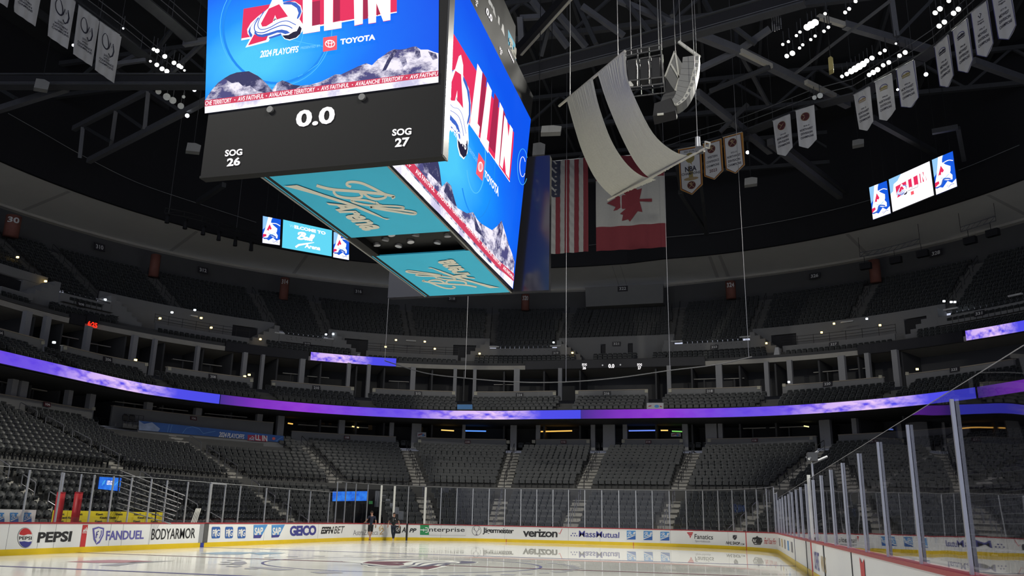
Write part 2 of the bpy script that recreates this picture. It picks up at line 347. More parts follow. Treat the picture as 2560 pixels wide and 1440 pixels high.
struct(mb, 'ceiling_soffit', 'pale panelled soffit over the upper deck')
mb = MB(); mb.sheet([[P(t, fd(LIPD, t)+d, z) for t in TS] for d, z in ((-.5, 29.7), (-.5, 29.32), (.1, 29.2), (.1, 29.7))], TANBEAM); struct(mb, 'trim_2', 'pale rim along the outer edge of the soffit')
mb = MB(); mb.sheet([[P(t, fd(SOFD, t)-.05, z) for t in TS] for z in (30.3, 43)], BLACK); mb.sheet([[P(t, fd(SOFD, t)-.35, 30.3) for t in TS], [P(t, fd(SOFD, t)-.05, 30.3) for t in TS]], BLACK); struct(mb, 'wall_upper_black', 'black drop wall above the soffit')
mb = MB(); mb.box(-45, 85, -70, 70, 43, 43.3, ROOF)
for i in range(27): mb.box(-45, 85, -65+5*i, -64.75+5*i, 42.3, 43, STEEL)
struct(mb, 'ceiling_roof', 'dark ribbed roof deck high over the ice')
# section walls of the two suite levels, with tan cappings
def spanwall(spans, name, label, d0, k, z0, z1, th=.16, cap=TAN, v=1000):
    mb = MB()
    for u0, v0, u1, v1 in spans:
        a, b = sorted((seen(u0, v0, d0, k)[0], seen(u1, v1, d0, k)[0])); ringbox(mb, d0, d0+th, k, z0, z1, a, b, GREYWALL, .25); ringbox(mb, d0-.05, d0+th+.1, k, z1, z1+.07, a, b, cap, .25)
    struct(mb, name, label)
spanwall([(-60, 975, 233, 1020), (730, 1078, 990, 1093), (1050, 1098, 1265, 1101), (1340, 1100, 1475, 1100), (1555, 1098, 1705, 1098), (1765, 1096, 2040, 1088), (2095, 1085, 2420, 1050)], 'wall_lower_sections', 'grey section walls behind the lower seats', 19.25, .6, 7.3, 8.68)
spanwall([(283, 1012, 640, 1053), (640, 1053, 684, 1058)], 'wall_corner_section', 'tall grey wall of the corner section behind the banner', 19.0, .8, 6.6, 9.33)
spanwall([(-60, 815, 110, 850), (157, 865, 370, 905), (418, 917, 633, 945), (680, 952, 885, 968), (932, 972, 1138, 978), (1185, 980, 1390, 980), (1438, 974, 1620, 972), (1670, 972, 1903, 963), (1955, 957, 2207, 937), (2263, 928, 2533, 897)], 'wall_middle_sections', 'grey section walls behind the middle tier', 17.85, 1, 11.5, 12.98)
mb = MB(); a, b = sorted((seen(345, 1078, 17.4, .7)[0], seen(712, 1108, 17.4, .7)[0])); BANT = (a, b)
ringbox(mb, 17.4, 19., .7, 6.4, 6.72, a, b, TANBEAM, .2); ringbox(mb, 17.4, 17.5, .7, 6.72, 7.7, a, b, GREYWALL, .2); struct(mb, 'wall_corner_ledge', 'low concrete ledge under the playoff banner')
# columns between the suites
def columns(us, d0, k, z0, z1, w, v, mats=COLM):
    mb = MB()
    for u, ww in us:
        t = seen(u, v, d0, k)[0]; c = Q(t, d0, k, z0); n = N(t); g = TG(t)
        mb.frame(c-g*ww/2, g*ww, n*.45, V(0, 0, z1-z0), mats)
    return mb
struct(columns([(48, .55), (100, .45), (208, .45), (328, .45), (380, .3), (490, .3), (610, .4), (655, .3), (755, .5), (872, .35), (922, .35), (1033, .5), (1138, .35), (1187, .35), (1292, .6), (1400, .4), (1672, .4), (1797, .6), (1916, .4), (1974, .45), (2105, .6), (2170, .4), (2240, .5)], 25.1, .8, 12.2, 16.45, .4, 935), 'column_upper', 'pale columns between the upper suites')
struct(columns([(20, .5), (45, .6), (165, .4), (222, .5), (368, .55), (493, .55), (648, .5), (702, .6), (855, .55), (980, .4), (1042, .9), (1160, .3), (1284, .6), (1345, .4), (1482, .4), (1522, 1.1), (1562, .4), (1712, .5), (1777, 1.), (1800, .4), (2061, .9), (2135, .4)], 19.6, .75, 7.7, 10.1, .4, 1065), 'column_lower', 'pale columns between the lower suites')
mb = MB()
for u in (60, 135, 205, 300, 400, 500, 575, 690, 800, 890, 960, 1080, 1160, 1260, 1360, 1450, 1640, 1730, 1850, 1940, 2050, 2150, 2260):
    for d0, d1, k, z0, z1, v in ((26.2, 30.4, .8, 12.3, 16.4, 950), (20.2, 24.4, .9, 7.7, 10.1, 1070)):
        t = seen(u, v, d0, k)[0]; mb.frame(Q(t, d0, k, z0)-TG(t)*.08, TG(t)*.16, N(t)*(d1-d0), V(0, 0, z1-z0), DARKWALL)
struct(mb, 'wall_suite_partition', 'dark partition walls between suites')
# ------------------------------------------------------------------ seats
pl = lambda pts, y0, y1, lean, z0: [(x, y0+(z-z0)*lean, z) for x, z in pts]
BACKP = [(-.205, .43), (.205, .43), (.228, .6), (.222, .76), (.17, .82), (-.17, .82), (-.222, .76), (-.228, .6)]
PANP = [(-.185, .36), (.185, .36), (.212, .42), (.212, .57), (.17, .63), (-.17, .63), (-.212, .57), (-.212, .42)]
def rimmed(mb, pts, th, lean, y0, z0, f):
    n = len(pts); cx = 0; cz = sum(z for x, z in pts)/n; o_ = pl(pts, y0, 0, lean, z0); i_ = pl([(x*f, cz+(z-cz)*f) for x, z in pts], y0+.012, 0, lean, z0); b = [(x, y+th, z) for x, y, z in o_]
    mb.add(o_+i_, [(j, (j+1) % n, n+(j+1) % n, n+j) for j in range(n)], PLASTIC2); mb.add(i_, [tuple(range(n))], PLASTIC); mb.add(o_+b, [tuple(range(2*n-1, n-1, -1))]+[(j, n+j, n+(j+1) % n, (j+1) % n) for j in range(n)], PLASTIC)
SB = MB(); rimmed(SB, BACKP, .05, .2, -.02, .43, .8); rimmed(SB, PANP, .07, .1, -.17, .36, .82)
SB.frame((.232, -.34, .59), (.045, 0, 0), (0, .36, .02), (0, 0, .04), PLASTIC2); SB.frame((.24, -.12, 0), (.03, 0, 0), (0, .1, 0), (0, 0, .6), PLASTIC)
def arcpts(d0, k, t0, t1):
    ts = np.linspace(t0, t1, max(3, int(abs(t1-t0)*6))); p = np.array([Q(t, d0, k, 0)[:2] for t in ts]); s = np.r_[0, np.cumsum(np.hypot(*(p[1:]-p[:-1]).T))]; return ts, s
def rowseats(d0, k, z, t0, t1, pitch=.515, margin=.62):
    """seats of one row between two stairs: (t, point, inward facing)"""
    ts, s = arcpts(d0, k, t0, t1); L = s[-1]-2*margin; n = int(L/pitch); out = []
    for i in range(n): t = float(np.interp(margin+(L-n*pitch)/2+(i+.5)*pitch, s, ts)); out.append((t, Q(t, d0, k, z), N(t)))
    return out
def mid(a, b, k=.6): return (seen(*a, 18.4, k)[0]+seen(*b, 10., k)[0])/2
LA = [-46, -37.5, -29, -20.5, -15.4, -12., mid((2050, 1110), (1960, 1200)), mid((1742, 1108), (1692, 1215)), mid((1495, 1112), (1465, 1215)), mid((1290, 1115), (1258, 1215)), mid((1015, 1105), (1050, 1215)), mid((735, 1110), (850, 1213)), mid((352, 1090), (640, 1235)), mid((20, 1030), (300, 1225)), 33., 43.2, 53]
print('lower aisles', np.round(LA, 2))
seats = []       # (kind, row, block, index, point, normal)
for bi, (a, b) in enumerate(zip(LA[:-1], LA[1:])):
    for r, (d, z) in enumerate(LOW):
        if r < 8:
            seats += [('low', r, bi, i, *s[1:]) for i, s in enumerate(rowseats(d, .6, z, a, b)) if not TRT(d)-.12 < s[0] < TLF(d)+.1]
        else: seats += [('low', r, bi, i, *s[1:]) for i, s in enumerate(rowseats(d, .6, z, a, b)) if not (r >= 15 and 12.4 < s[0] < 17.35)]
CA = [sum(x)/2 for x in zip(*[iter([seen(u, v, 16, 1)[0] for u, v in ((110, 870), (157, 880), (370, 925), (418, 940), (633, 970), (680, 975), (885, 990), (932, 995), (1138, 1000), (1185, 1000), (1390, 1000), (1438, 1000), (1620, 1000), (1670, 1000), (1903, 985), (1955, 980), (2207, 955), (2263, 950))])]*2)]
CA = [45, 35, 26]+CA+[-14.2, -20]
for bi, (a, b) in enumerate(zip(CA[:-1], CA[1:])):
    for r, (d, z) in enumerate(CLUB): seats += [('club', r, bi, i, *s[1:]) for i, s in enumerate(rowseats(d, 1, z, b, a))]
for bi, (a, b) in enumerate(zip(UA[:-1], UA[1:])):
    for r, (d, z) in enumerate(UP):
        if r < 3 and not any(abs(a-q) < .1 and abs(b-p) < .1 for p, q in LOWBAY): continue
        seats += [('up', r, bi, i, *s[1:]) for i, s in enumerate(rowseats(d, .45, z, b, a))]
for (u0, u1), rows in (((95, 290), 3), ((-30, 60), 1), ((385, 622), 1), ((660, 880), 3), ((918, 1146), 1), ((1180, 1445), 3), ((1475, 1600), 3), ((1625, 1920), 3), ((1955, 2240), 1), ((2290, 2620), 3)):
    for r, (d, z) in enumerate(UPF[:rows]):
        a, b = sorted((seen(u0, 870, d, .6)[0], seen(u1, 870, d, .6)[0])); seats += [('front', r, 0, i, *s[1:]) for i, s in enumerate(rowseats(d, .6, z, a, b, margin=.1))]
for d0, k, z, t0, t1 in ((21.2, .85, 7.8, -9, 17), (20.4, .8, 7.7, -9, 17), (27, .8, 12.35, -11, 18), (28.2, .8, 12.6, -11, 18)):
    seats += [('suite', 0, 0, i, *s[1:]) for i, s in enumerate(rowseats(d0, k, z, t0, t1, .66)) if i % 7 < 5]
def inframe(p): u, v, z = proj(p+V(0, 0, .6)); return z > 0 and -10 < u < 2570 and v < 1305 and z
cand = sorted((float(np.linalg.norm(s[4]-EYE)), i) for i, s in enumerate(seats) if s[0] == 'low' and s[4][1] > 0 and inframe(s[4]))
near = {i for _, i in cand[:300]}
blocks = {}
for i in near: blocks.setdefault(seats[i][2], []).append(i)
print('seats', len(seats), 'near blocks', {k: len(v) for k, v in blocks.items()}, [LA[b] for b in blocks])
bv = np.array(SB.v); nv = len(bv); fl = np.concatenate([np.array(f) for f in SB.f]); ln = np.array([len(f) for f in SB.f])
S = [s for i, s in enumerate(seats) if i not in near]; M = len(S)
pos = np.array([s[4] for s in S]); nn = np.array([s[5] for s in S]); gx = np.stack([-nn[:, 1], nn[:, 0], 0*nn[:, 0]], 1)*-1
vv = (pos[:, None]+bv[None, :, 0:1]*gx[:, None]+bv[None, :, 1:2]*nn[:, None]); vv[:, :, 2] += bv[None, :, 2]
me = bpy.data.meshes.new('arena_seating'); me.vertices.add(M*nv); me.vertices.foreach_set('co', vv.reshape(-1).astype(np.float32))
LV = (fl[None]+(np.arange(M)*nv)[:, None]).reshape(-1); me.loops.add(len(LV)); me.loops.foreach_set('vertex_index', LV.astype(np.int32))
st = np.r_[0, np.cumsum(ln)[:-1]]; ST = (st[None]+(np.arange(M)*len(fl))[:, None]).reshape(-1); me.polygons.add(len(ST)); me.polygons.foreach_set('loop_start', ST.astype(np.int32))
for m in SB.mats: me.materials.append(m)
me.polygons.foreach_set('material_index', np.tile(np.array(SB.m), M).astype(np.int32)); me.update(calc_edges=True); me.validate()
o = bpy.data.objects.new('arena_seating', me); COL.objects.link(o)
tag(o, 'rows of dark folding seats filling the far stands, middle tier and upper deck', 'seating', None, 'stuff')
# the nearest seats, each with its parts
def protos():
    out = []
    b = MB(); rows = []
    for z, hw, y in ((.42, .19, -.02), (.5, .215, -.01), (.62, .228, .01), (.72, .226, .035), (.79, .2, .05), (.82, .15, .056)):
        rows.append([(x*hw, y+(.05*(abs(x)-1) if False else -.035*x*x*x*x)+0, z) for x in (-1, -.75, -.35, 0, .35, .75, 1)])
    fr = rows; bk = [[(x, y+.045, z) for x, y, z in r] for r in rows]
    b.sheet([r[::-1] for r in fr], PLASTIC); b.sheet(bk, PLASTIC)
    rim = [r[0] for r in fr]+fr[-1][1:-1]+[r[-1] for r in fr][::-1]+fr[0][1:-1][::-1]; rimb = [(x, y+.045, z) for x, y, z in rim]
    b.sheet([rim+[rim[0]], rimb+[rimb[0]]], PLASTIC2); out.append(('backrest', b))
    b = MB(); rows = []
    for z, hw, y in ((.35, .16, -.13), (.39, .2, -.165), (.48, .212, -.175), (.57, .2, -.165), (.63, .15, -.14)):
        rows.append([(x*hw, y+.04*abs(x)**3, z) for x in (-1, -.7, -.35, 0, .35, .7, 1)])
    bk = [[(x, y+.075-.04*0, z) for x, y, z in r] for r in rows]
    b.sheet([r[::-1] for r in rows], PLASTIC); b.sheet(bk, PLASTIC)
    rim = [r[0] for r in rows]+rows[-1][1:-1]+[r[-1] for r in rows][::-1]+rows[0][1:-1][::-1]; rimb = [(x, y+.075, z) for x, y, z in rim]
    b.sheet([rim+[rim[0]], rimb+[rimb[0]]], PLASTIC); out.append(('seat_pan', b))
    for s in (-1, 1):
        b = MB(); x = s*.236
        b.frame((x-.02, -.36, .6), (.04, 0, 0), (0, .4, .02), (0, 0, .035), PLASTIC2); b.frame((x-.014, -.14, 0), (.028, 0, 0), (0, .12, 0), (0, 0, .6), PLASTIC); b.frame((x-.014, -.34, .5), (.028, 0, 0), (0, .3, -.06), (0, 0, .1), PLASTIC)
        out.append(('armrest', b))
    return [(n, b.build(n, None, n != 'armrest', False)) for n, b in out]
PR = protos()
LA_DESC = {12: 'the block between the first and second stairs from the left', 13: 'the block left of the stairs behind the yellow panels', 14: 'the block at the far left edge', 11: 'the corner block'}
def seat_label(r, i, n, bi):
    where = {13: 'behind the yellow panels', 14: 'in the left end block', 15: 'in the left end block'}.get(bi, 'beside the corner')
    return f'black folding seat, {ordn(r+1)} row up, {ordn(i+1)} from the right {where}'
for bi, ids in blocks.items():
    for i in ids:
        kd, r, _, idx, p, n = seats[i]
        a = thing('arena_seat', tuple(p), seat_label(r, idx, 0, bi), 'seat', 'black folding seats of the near left stand')
        a.rotation_euler.z = math.atan2(n[1], n[0])-math.pi/2
        for nm, pr in PR:
            c = pr.copy(); COL.objects.link(c); c.parent = a
# ------------------------------------------------------------------ dasher boards with their advertisements
root = thing('dasher_boards', (0, 0, 0), 'white rink boards with red cap, yellow kick strip and printed advertisements', 'rink boards')
mb = MB(); ringbox(mb, 0, .14, 0, .2, 1.03, -69, 69, WHITE); mb.build('white_panel', root)
mb = MB(); ringbox(mb, -.012, .14, 0, 0, .2, -69, 69, YELLOW); mb.build('kick_strip', root)
mb = MB(); ringbox(mb, -.03, .22, 0, 1.03, 1.085, -69, 69, REDCAP); mb.build('cap_rail', root)
def ad(label=None): return Canvas(lambda u, v, l: on(u, v, 0, 0, l+.004))
def close(c, label):
    o = c.mb.build('advertisement', root); o['label'] = label; return o
BLUEI = mat('indigo_ink', (.11, .1, .36), .5, noise=.1); NAVY = mat('navy_ink', (.045, .045, .24), .5, noise=.1); SKY = mat('sky_ink', (.07, .25, .55), .5, noise=.12, nscale=3); DEEP = mat('deep_blue_ink', (.03, .11, .36), .5, noise=.1)
REDI = mat('red_ink', (.5, .03, .035), .5, noise=.1); GREENI = mat('green_ink', (.03, .25, .09), .5, noise=.1); GREYI = mat('grey_ink', (.2, .19, .21), .5, noise=.1); GOLDI = mat('gold_ink', (.55, .3, .03), .5, noise=.1); WI = mat('white_ink', (.72, .72, .7), .5, noise=.03)
c = ad(); c.ell(62.5, 1344.5, 19.5, 25.5, INK, 1); c.ell(62.5, 1344.5, 18.8, 24.7, WI, 2)
up = [(62.5+17*math.cos(a), 1343-22.5*math.sin(a)) for a in np.linspace(.33, math.pi-.33, 16)]; c.poly(up+[(50, 1337), (58, 1338.5), (68, 1335.5)], REDI, 3)
dn = [(62.5+17*math.cos(a), 1346+22.5*math.sin(a)) for a in np.linspace(.33, math.pi-.33, 16)]; c.poly(dn+[(52, 1354), (60, 1353), (70, 1355)], NAVY, 3); c.text('PEPSI', (46.5, 1341, 78.5, 1349.5), INK, 3, .03)
c.text('PEPSI', [(96, 1330.5), (181, 1327.5), (176, 1354), (91.5, 1357)], INK, 1, .055); close(c, 'round red, white and blue soft drink emblem with heavy black lettering')
c = ad(); c.poly([(206.6, 1312.5), (219.7, 1312), (210, 1381.8), (196.4, 1383.6)], REDI, 1)
for i in range(3): c.poly([(206+4.2*i, 1329.5-.2*i), (208.8+4.2*i, 1329.3-.2*i), (210.5+3*i, 1326-3.6*i*.9), (208.6+3*i, 1323-3.2*i)], WI, 2)
c.text('adidas', (205, 1330, 217, 1333), WI, 2, .03); close(c, 'red centre line stripe with small white three-bar mark')
c = ad(); sh = [(231, 1321), (245.5, 1316.5), (260, 1320), (258.5, 1338), (249, 1357), (241, 1361.5), (233.5, 1349)]; c.poly(sh, BLUEI, 1); c.poly([(235, 1324), (245.5, 1320.5), (256, 1323.5), (254.8, 1337), (247, 1352), (241.5, 1356), (237.5, 1347)], WI, 2)
c.line([(246, 1320), (240, 1358)], 1.8, WI, 3); c.line([(239, 1345), (241, 1330), (246, 1328)], 2.6, BLUEI, 3); c.line([(240, 1337), (244, 1336)], 2.4, BLUEI, 3); c.line([(247, 1346), (252, 1336), (252.5, 1326)], 2.4, BLUEI, 3)
c.text('FANDUEL', [(266, 1327), (361, 1326), (358.5, 1347.5), (264, 1351)], BLUEI, 1, .035); close(c, 'indigo shield mark with indigo capital lettering')
c = ad(); c.text('BODYARMOR', [(380, 1322), (489, 1320), (487, 1345.5), (377, 1350)], INK, 1, .015); close(c, 'tall black condensed capital lettering')
for x in (529, 562.5, 594):
    c = ad(); a = 21.5 if x < 550 else 20
    c.poly([(x+2, 1317), (x+a-2, 1317), (x+a, 1320), (x+a-.8, 1343), (x+a-3, 1345.5), (x+1, 1346), (x-.4, 1343), (x+.3, 1320)], DEEP, 1); c.text('PPG', [(x+2, 1324), (x+a-1.5, 1323.5), (x+a-2, 1340), (x+1.6, 1341)], WI, 2, .03, space=.85); c.line([(x+a*.47, 1322), (x+a*.46, 1343)], 2.2, WI, 3); close(c, 'rounded blue square with white letters')
for x in (634, 679):
    c = ad(); c.poly([(x, 1312.5), (x+35 if x < 650 else x+33, 1311.5), (x+17, 1345 if x < 650 else 1343), (x-.6, 1345.5 if x < 650 else 1344)], SKY, 1); c.poly([(x, 1338), (x+21, 1337), (x+17, 1345 if x < 650 else 1343), (x-.6, 1345.5 if x < 650 else 1344)], NAVY, 1.5)
    c.text('SAP', [(x+2, 1319), (x+24, 1318), (x+21.5, 1337), (x+1.4, 1338)], WI, 2, .05, space=.85); close(c, 'blue slanted panel with white letters')
c = ad(); c.text('GEICO', [(725, 1314.5), (791, 1313), (790, 1338), (724, 1340.5)], NAVY, 1, .07, space=.95); close(c, 'heavy navy capital lettering')
c = ad(); c.text('ESPN', [(804, 1317), (835, 1316.3), (832.5, 1334), (801.5, 1335)], INK, 1, .06, .15, .9); c.line([(802, 1323.6), (834.5, 1322.6)], 1.1, WI, 2); c.text('BET', [(837, 1316), (862, 1315.5), (858.5, 1332.5), (834.5, 1334)], INK, 1, 0, .12); close(c, 'black slanted split lettering')
c = ad(); c.text('AstraZeneca', [(883, 1325), (945, 1324.5), (945, 1337), (882.5, 1338)], GREYI, 1, -.008)
c.line([(947.5, 1320.5), (954, 1311.5), (955.8, 1321), (960.5, 1325), (951, 1333), (949, 1336), (957.5, 1334.5)], 1.5, GOLDI, 1); c.line([(947.5, 1320.5), (950, 1327.5), (955, 1321)], 1.2, GOLDI, 1); c.line([(950, 1327), (950.5, 1319), (958, 1324)], .9, GOLDI, 1); close(c, 'thin grey lettering with gold ribbon emblem')
def shield(c, cx, cy, s, m0, m1, k=2):
    q = lambda f: [(cx+f*s*x, cy+f*s*y) for x, y in ((-.5, -.62), (-.2, -.55), (0, -.68), (.2, -.55), (.5, -.62), (.55, .1), (.3, .5), (0, .7), (-.3, .5), (-.55, .1))]
    c.poly(q(1), m0, k); c.poly(q(.82), m1, k+1); c.line([(cx-.35*s, cy+.35*s), (cx+.35*s, cy-.35*s)], s*.2, m0, k+2)
c = ad(); c.poly([(988, 1314), (1000, 1314.3), (1002, 1316.5), (1001.5, 1332), (999.5, 1334), (988.5, 1333.6), (986.8, 1331.5), (986.8, 1316)], INK, 1); shield(c, 994.4, 1324, 8.2, WI, INK, 2)
c.text('A', [(1005.5, 1317.5), (1014.5, 1317.8), (1014, 1331), (1004, 1331)], INK, 1, .045, .2); c.text('PP', [(1024, 1320.5), (1041.5, 1321), (1040, 1331.5), (1023, 1331)], INK, 1, .045, .2); close(c, 'black rounded square with shield beside bold italic lettering')
c = ad(); GT = [(1050.5, 1311.7), (1072.5, 1312), (1072.3, 1337.6), (1050, 1337)]; c.poly(GT, GREENI, 1); c.line([(1072, 1312), (1164.5, 1313.8), (1164, 1339), (1072, 1337.5)], .6, GREYI, 1)
c.ring(1065, 1325, 6.6, 5.8, 2.2, WI, 2, -30, 320); c.line([(1050.5, 1324.6), (1070, 1325)], 2.2, WI, 2); c.text('nterprise', [(1073, 1318.5), (1162, 1319.5), (1161.5, 1333), (1072.5, 1332.5)], INK, 1, .01); close(c, 'green square with white ringed e and black lettering in a thin frame')
c = ad(); c.ring(1191.4, 1326.5, 11.3, 12, .8, INK, 1); c.line([(1186, 1319), (1186.5, 1325), (1190, 1328), (1191.5, 1334), (1193, 1328), (1196.5, 1325), (1197, 1319)], 1.5, GREYI, 1); c.line([(1183, 1322), (1186.5, 1325)], 1.1, GREYI, 1); c.line([(1200, 1322), (1196.5, 1325)], 1.1, GREYI, 1); c.ell(1191.3, 1336.5, 2.2, 2.2, GREYI, 2)
c.text('Jägermeister', [(1207, 1318.5), (1285, 1321), (1284.5, 1337.5), (1206.5, 1336)], INK, 1, .03, space=.85); close(c, 'round stag emblem with black letter lettering')
c = ad(); c.text('verizon', [(1307.5, 1322), (1394.5, 1324.5), (1393.5, 1343.5), (1307, 1342)], INK, 1, .035, space=.9); c.line([(1396, 1332), (1399.3, 1335.5), (1405.5, 1321.5)], 1.4, REDI, 1); close(c, 'bold black lettering with thin red tick')
c = ad()
for x, y in ((1428, 1339), (1432, 1333.5), (1436, 1339.5), (1438, 1333.5), (1442, 1339.5)): c.ell(x, y, 1.6, 1.6, NAVY, 1, 10)
c.text('MassMutual', [(1447.5, 1326.5), (1548.5, 1330.5), (1548, 1345), (1447, 1342.5)], NAVY, 1, .012, space=.95); close(c, 'navy lettering with five dots')
def ballmark(c, x0, y0, x1, y1, k=1, a=SKY, b=DEEP, wt=WI):
    f = c.quad((x0, y0), (x1, y0+.5), (x1, y1+.4), (x0, y1)); p = lambda x, y: f(x, y)
    c.poly([p(0, 0), p(1, 0), p(1, 1), p(0, 1)], a, k); c.poly([p(0, 0), p(1, 0), p(1, .42), p(.3, .22)], b, k+1)
    c.line([p(.02, .14), p(.5, .3), p(.98, .5)], [(x1-x0)*.12, (x1-x0)*.07, (x1-x0)*.02], wt, k+2)
    script_ball(c, lambda x, y: p(.1+.85*x, .36+.5*y), (x1-x0)*.05, wt, k+2)
def script_ball(c, p, w, m, k):
    for i, (st, ww) in enumerate(BALL): c.line([p(x, y) for x, y in smoothline(st, 4)], w*ww, m, k+.12*i)
BALL = [([(.0, .05), (.12, .38), (.22, .72), (.3, .98)], 1.1), ([(.05, .62), (.02, .85), (.16, .98), (.36, 1.), (.44, .84), (.36, .66), (.2, .56), (.4, .5), (.42, .28), (.26, .1), (.06, .06)], 1.),
        ([(.62, .44), (.5, .44), (.44, .26), (.5, .14), (.6, .26), (.66, .46), (.62, .2), (.68, .14)], .9), ([(.68, .14), (.8, .5), (.88, .9), (.82, .95), (.76, .5), (.74, .2), (.8, .14)], .9), ([(.8, .14), (.92, .5), (1., .92), (.94, .97), (.88, .5), (.86, .2), (.94, .16)], .9)]
for x0, y0, x1, y1 in ((1567, 1326.5, 1589, 1348.5), (1609, 1327.5, 1631, 1350), (1651, 1329, 1673.5, 1351)):
    c = ad(); ballmark(c, x0, y0, x1, y1); close(c, 'blue square with white script')
c = ad(); c.poly([(1717, 1331), (1733, 1330.6), (1732, 1334), (1719.5, 1334.6)], REDI, 1); c.poly([(1720, 1335.5), (1731.5, 1335), (1730, 1338.4), (1723, 1339)], REDI, 1); c.poly([(1723.5, 1340), (1729, 1339.6), (1727.5, 1341.5), (1726, 1345.5)], REDI, 1)
c.text('Fanatics', [(1736.5, 1335), (1783, 1337), (1782.6, 1349), (1736.2, 1347)], INK, 1, .012); c.text('Sportsbook', [(1738, 1349.6), (1776.5, 1351.5), (1776, 1358), (1737.6, 1356)], GREYI, 1, 0); close(c, 'red pennant mark with black lettering over grey lettering')
c = ad(); shield(c, 1837.3, 1343.5, 10, GREYI, INK, 1); c.text('NHL', [(1815.5, 1353), (1830.5, 1353.6), (1830, 1361.5), (1815, 1360.5)], INK, 1, .03, .15); c.text('SHOP', [(1832, 1353.6), (1850.5, 1355), (1850, 1362.5), (1831.6, 1361.5)], INK, 1, .045); c.text('.COM', (1851, 1358.5, 1861, 1362.6), INK, 1, .02); close(c, 'small shield over black lettering')
c = ad(); c.poly([(1882, 1344), (1890, 1343), (1893, 1339), (1896, 1343), (1904.5, 1345), (1906.5, 1353), (1902, 1362), (1886, 1361.5), (1880, 1352)], INK, 1); c.text("FLOYD'S", [(1883, 1348), (1904, 1349), (1904, 1356), (1883, 1355)], WI, 2, .05, space=.85); c.rect(1887, 1357.5, 1901, 1359.5, WI, 2)
c.text('Find Your Fro', [(1911, 1344), (1941, 1347), (1940, 1361), (1910, 1360)], REDI, 1, -.005, .3, .8); close(c, 'black badge with white letters and red script')
# gates, joints and line marks on the boards
def boardstrip(name, u0, u1, v, m, z0=.2, z1=1.05, lift=.02, label=None):
    a, b = sorted((seen(u0, v, 0)[0], seen(u1, v, 0)[0])); mb = MB(); ringbox(mb, -lift, .02, 0, z0, z1, a, b, m, .2); o = mb.build(name, root)
    if label: o['label'] = label
boardstrip('gate', 498.5, 508, 1330, POST, label='brushed metal gate edge'); boardstrip('gate', 508.5, 519.5, 1330, mat('gate_dark', (.13, .13, .13), .4, .5, noise=.2), lift=.03, label='dark metal gate edge')
boardstrip('gate_gap', 1015.3, 1019.4, 1320, BLACK, .0, 1.09, .034, 'black gap of the end gate'); boardstrip('line_mark', 499.5, 508.5, 1365, mat('blue_line', (.03, .05, .3), .4, noise=.1), 0, .2, .016, 'blue line mark')
for u, v in ((1265.8, 1352), (1583.8, 1364)): boardstrip('line_mark', u-.7, u+.7, v, REDI, 0, .2, .018, 'short red mark')
boardstrip('line_mark', 1864.8, 1866.4, 1350, REDI, 0, 1.03, .018, 'thin red goal line mark')
for x, m, wd in ((7.77, mat('ink_soft', (.12, .12, .16), .5, noise=.1), .1), (1.9, BLACK, .16), (0, REDI, .28), (-3.9, BLACK, .2), (-9.5, BLACK, .06)):
    t = -(T2+HX-RR-x); mb = MB(); ringbox(mb, -.014, .02, 0, 0 if x != 1.9 else .0, 1.03, t-wd/2, t+wd/2, m); mb.build('line_mark', root)
for u in (20, 98, 138, 275, 306, 375, 660, 795, 948, 1102, 1262, 1421, 1500, 1676, 1820):
    t = seen(u, 1335, 0)[0]; mb = MB(); ringbox(mb, -.004, .02, 0, .2, 1.03, t-.006, t+.006, GREYI, .1); mb.build('panel_joint', root)
def rad(name, xs, zs, s, m, label):            # printed lettering along the near right boards
    mb = MB(); Pq, F, _ = text2d(s, .02); mb.add([(xs[1]-(xs[1]-xs[0])*p[0], -HY+.012, zs[0]+(zs[1]-zs[0])*p[1]) for p in Pq], F, m); o = mb.build(name, root); o['label'] = label
rad('advertisement', (-2.4, -.9), (.3, .8), 'SOUTHWEST', NAVY, 'navy lettering on the near right boards'); rad('advertisement', (-4.2, -2.9), (.35, .75), 'WINGS', mat('tan_ink', (.45, .32, .12), .5, noise=.1), 'tan lettering on the near right boards')
mb = MB(); o_ = -HY+.012; mb.poly([(-11.25, o_, .62), (-10.75, o_, .62), (-10.7, o_, .98), (-11.0, o_, .88), (-11.3, o_, .97)], REDI); mb.build('advertisement', root)['label'] = 'red mark on the near right boards'
for i in range(5):
    x = 20-2.6*i; mb = MB(); mb.box(x-.5, x+.5, -HY+.008, -HY+.012, .45, .85, [GREYI, mat('tan_ink'), GREYI, SKY, GREYI][i]); Pq, F, _ = text2d('BALL' if i == 3 else 'o o', .02)
    mb.build('advertisement', root)
# ------------------------------------------------------------------ ice markings
ICEBLUE = mat('ice_blue', (.12, .12, .24), .3, noise=.1); ICERED = mat('ice_red', (.15, .075, .085), .3, noise=.12); ICEDARK = mat('ice_dark', (.12, .12, .16), .3, noise=.12); ICEGREY = mat('ice_grey', (.33, .33, .36), .3, noise=.1)
mk = thing('ice_marking', (0, 0, 0), 'painted lines, circle and crest under the ice', 'ice markings')
def icebox(name, x0, x1, m, z=.004):
    mb = MB(); y = HY-.02 if abs(x0) < 20 else 11.2; mb.poly([(x0, -y, z), (x1, -y, z), (x1, y, z), (x0, y, z)], m); mb.build(name, mk)
icebox('center_line', -.15, .15, ICERED); icebox('blue_line', 7.62, 7.92, ICEBLUE); icebox('blue_line', -7.92, -7.62, ICEBLUE); icebox('goal_line', 27.1, 27.16, ICERED)
ci = Canvas(lambda u, v, l: V(u, v, .004+l), lift=.002); ci.ring(0, 0, 4.57, 4.57, .09, ICEBLUE, 1, n=90); ci.mb.build('face_off_circle', mk)
for x, y in ((6.4, 0), ):
    pass
ci = Canvas(lambda u, v, l: V(u, v, .004+l), lift=.002)
for x in (14.6, 20.7, ):
    pass
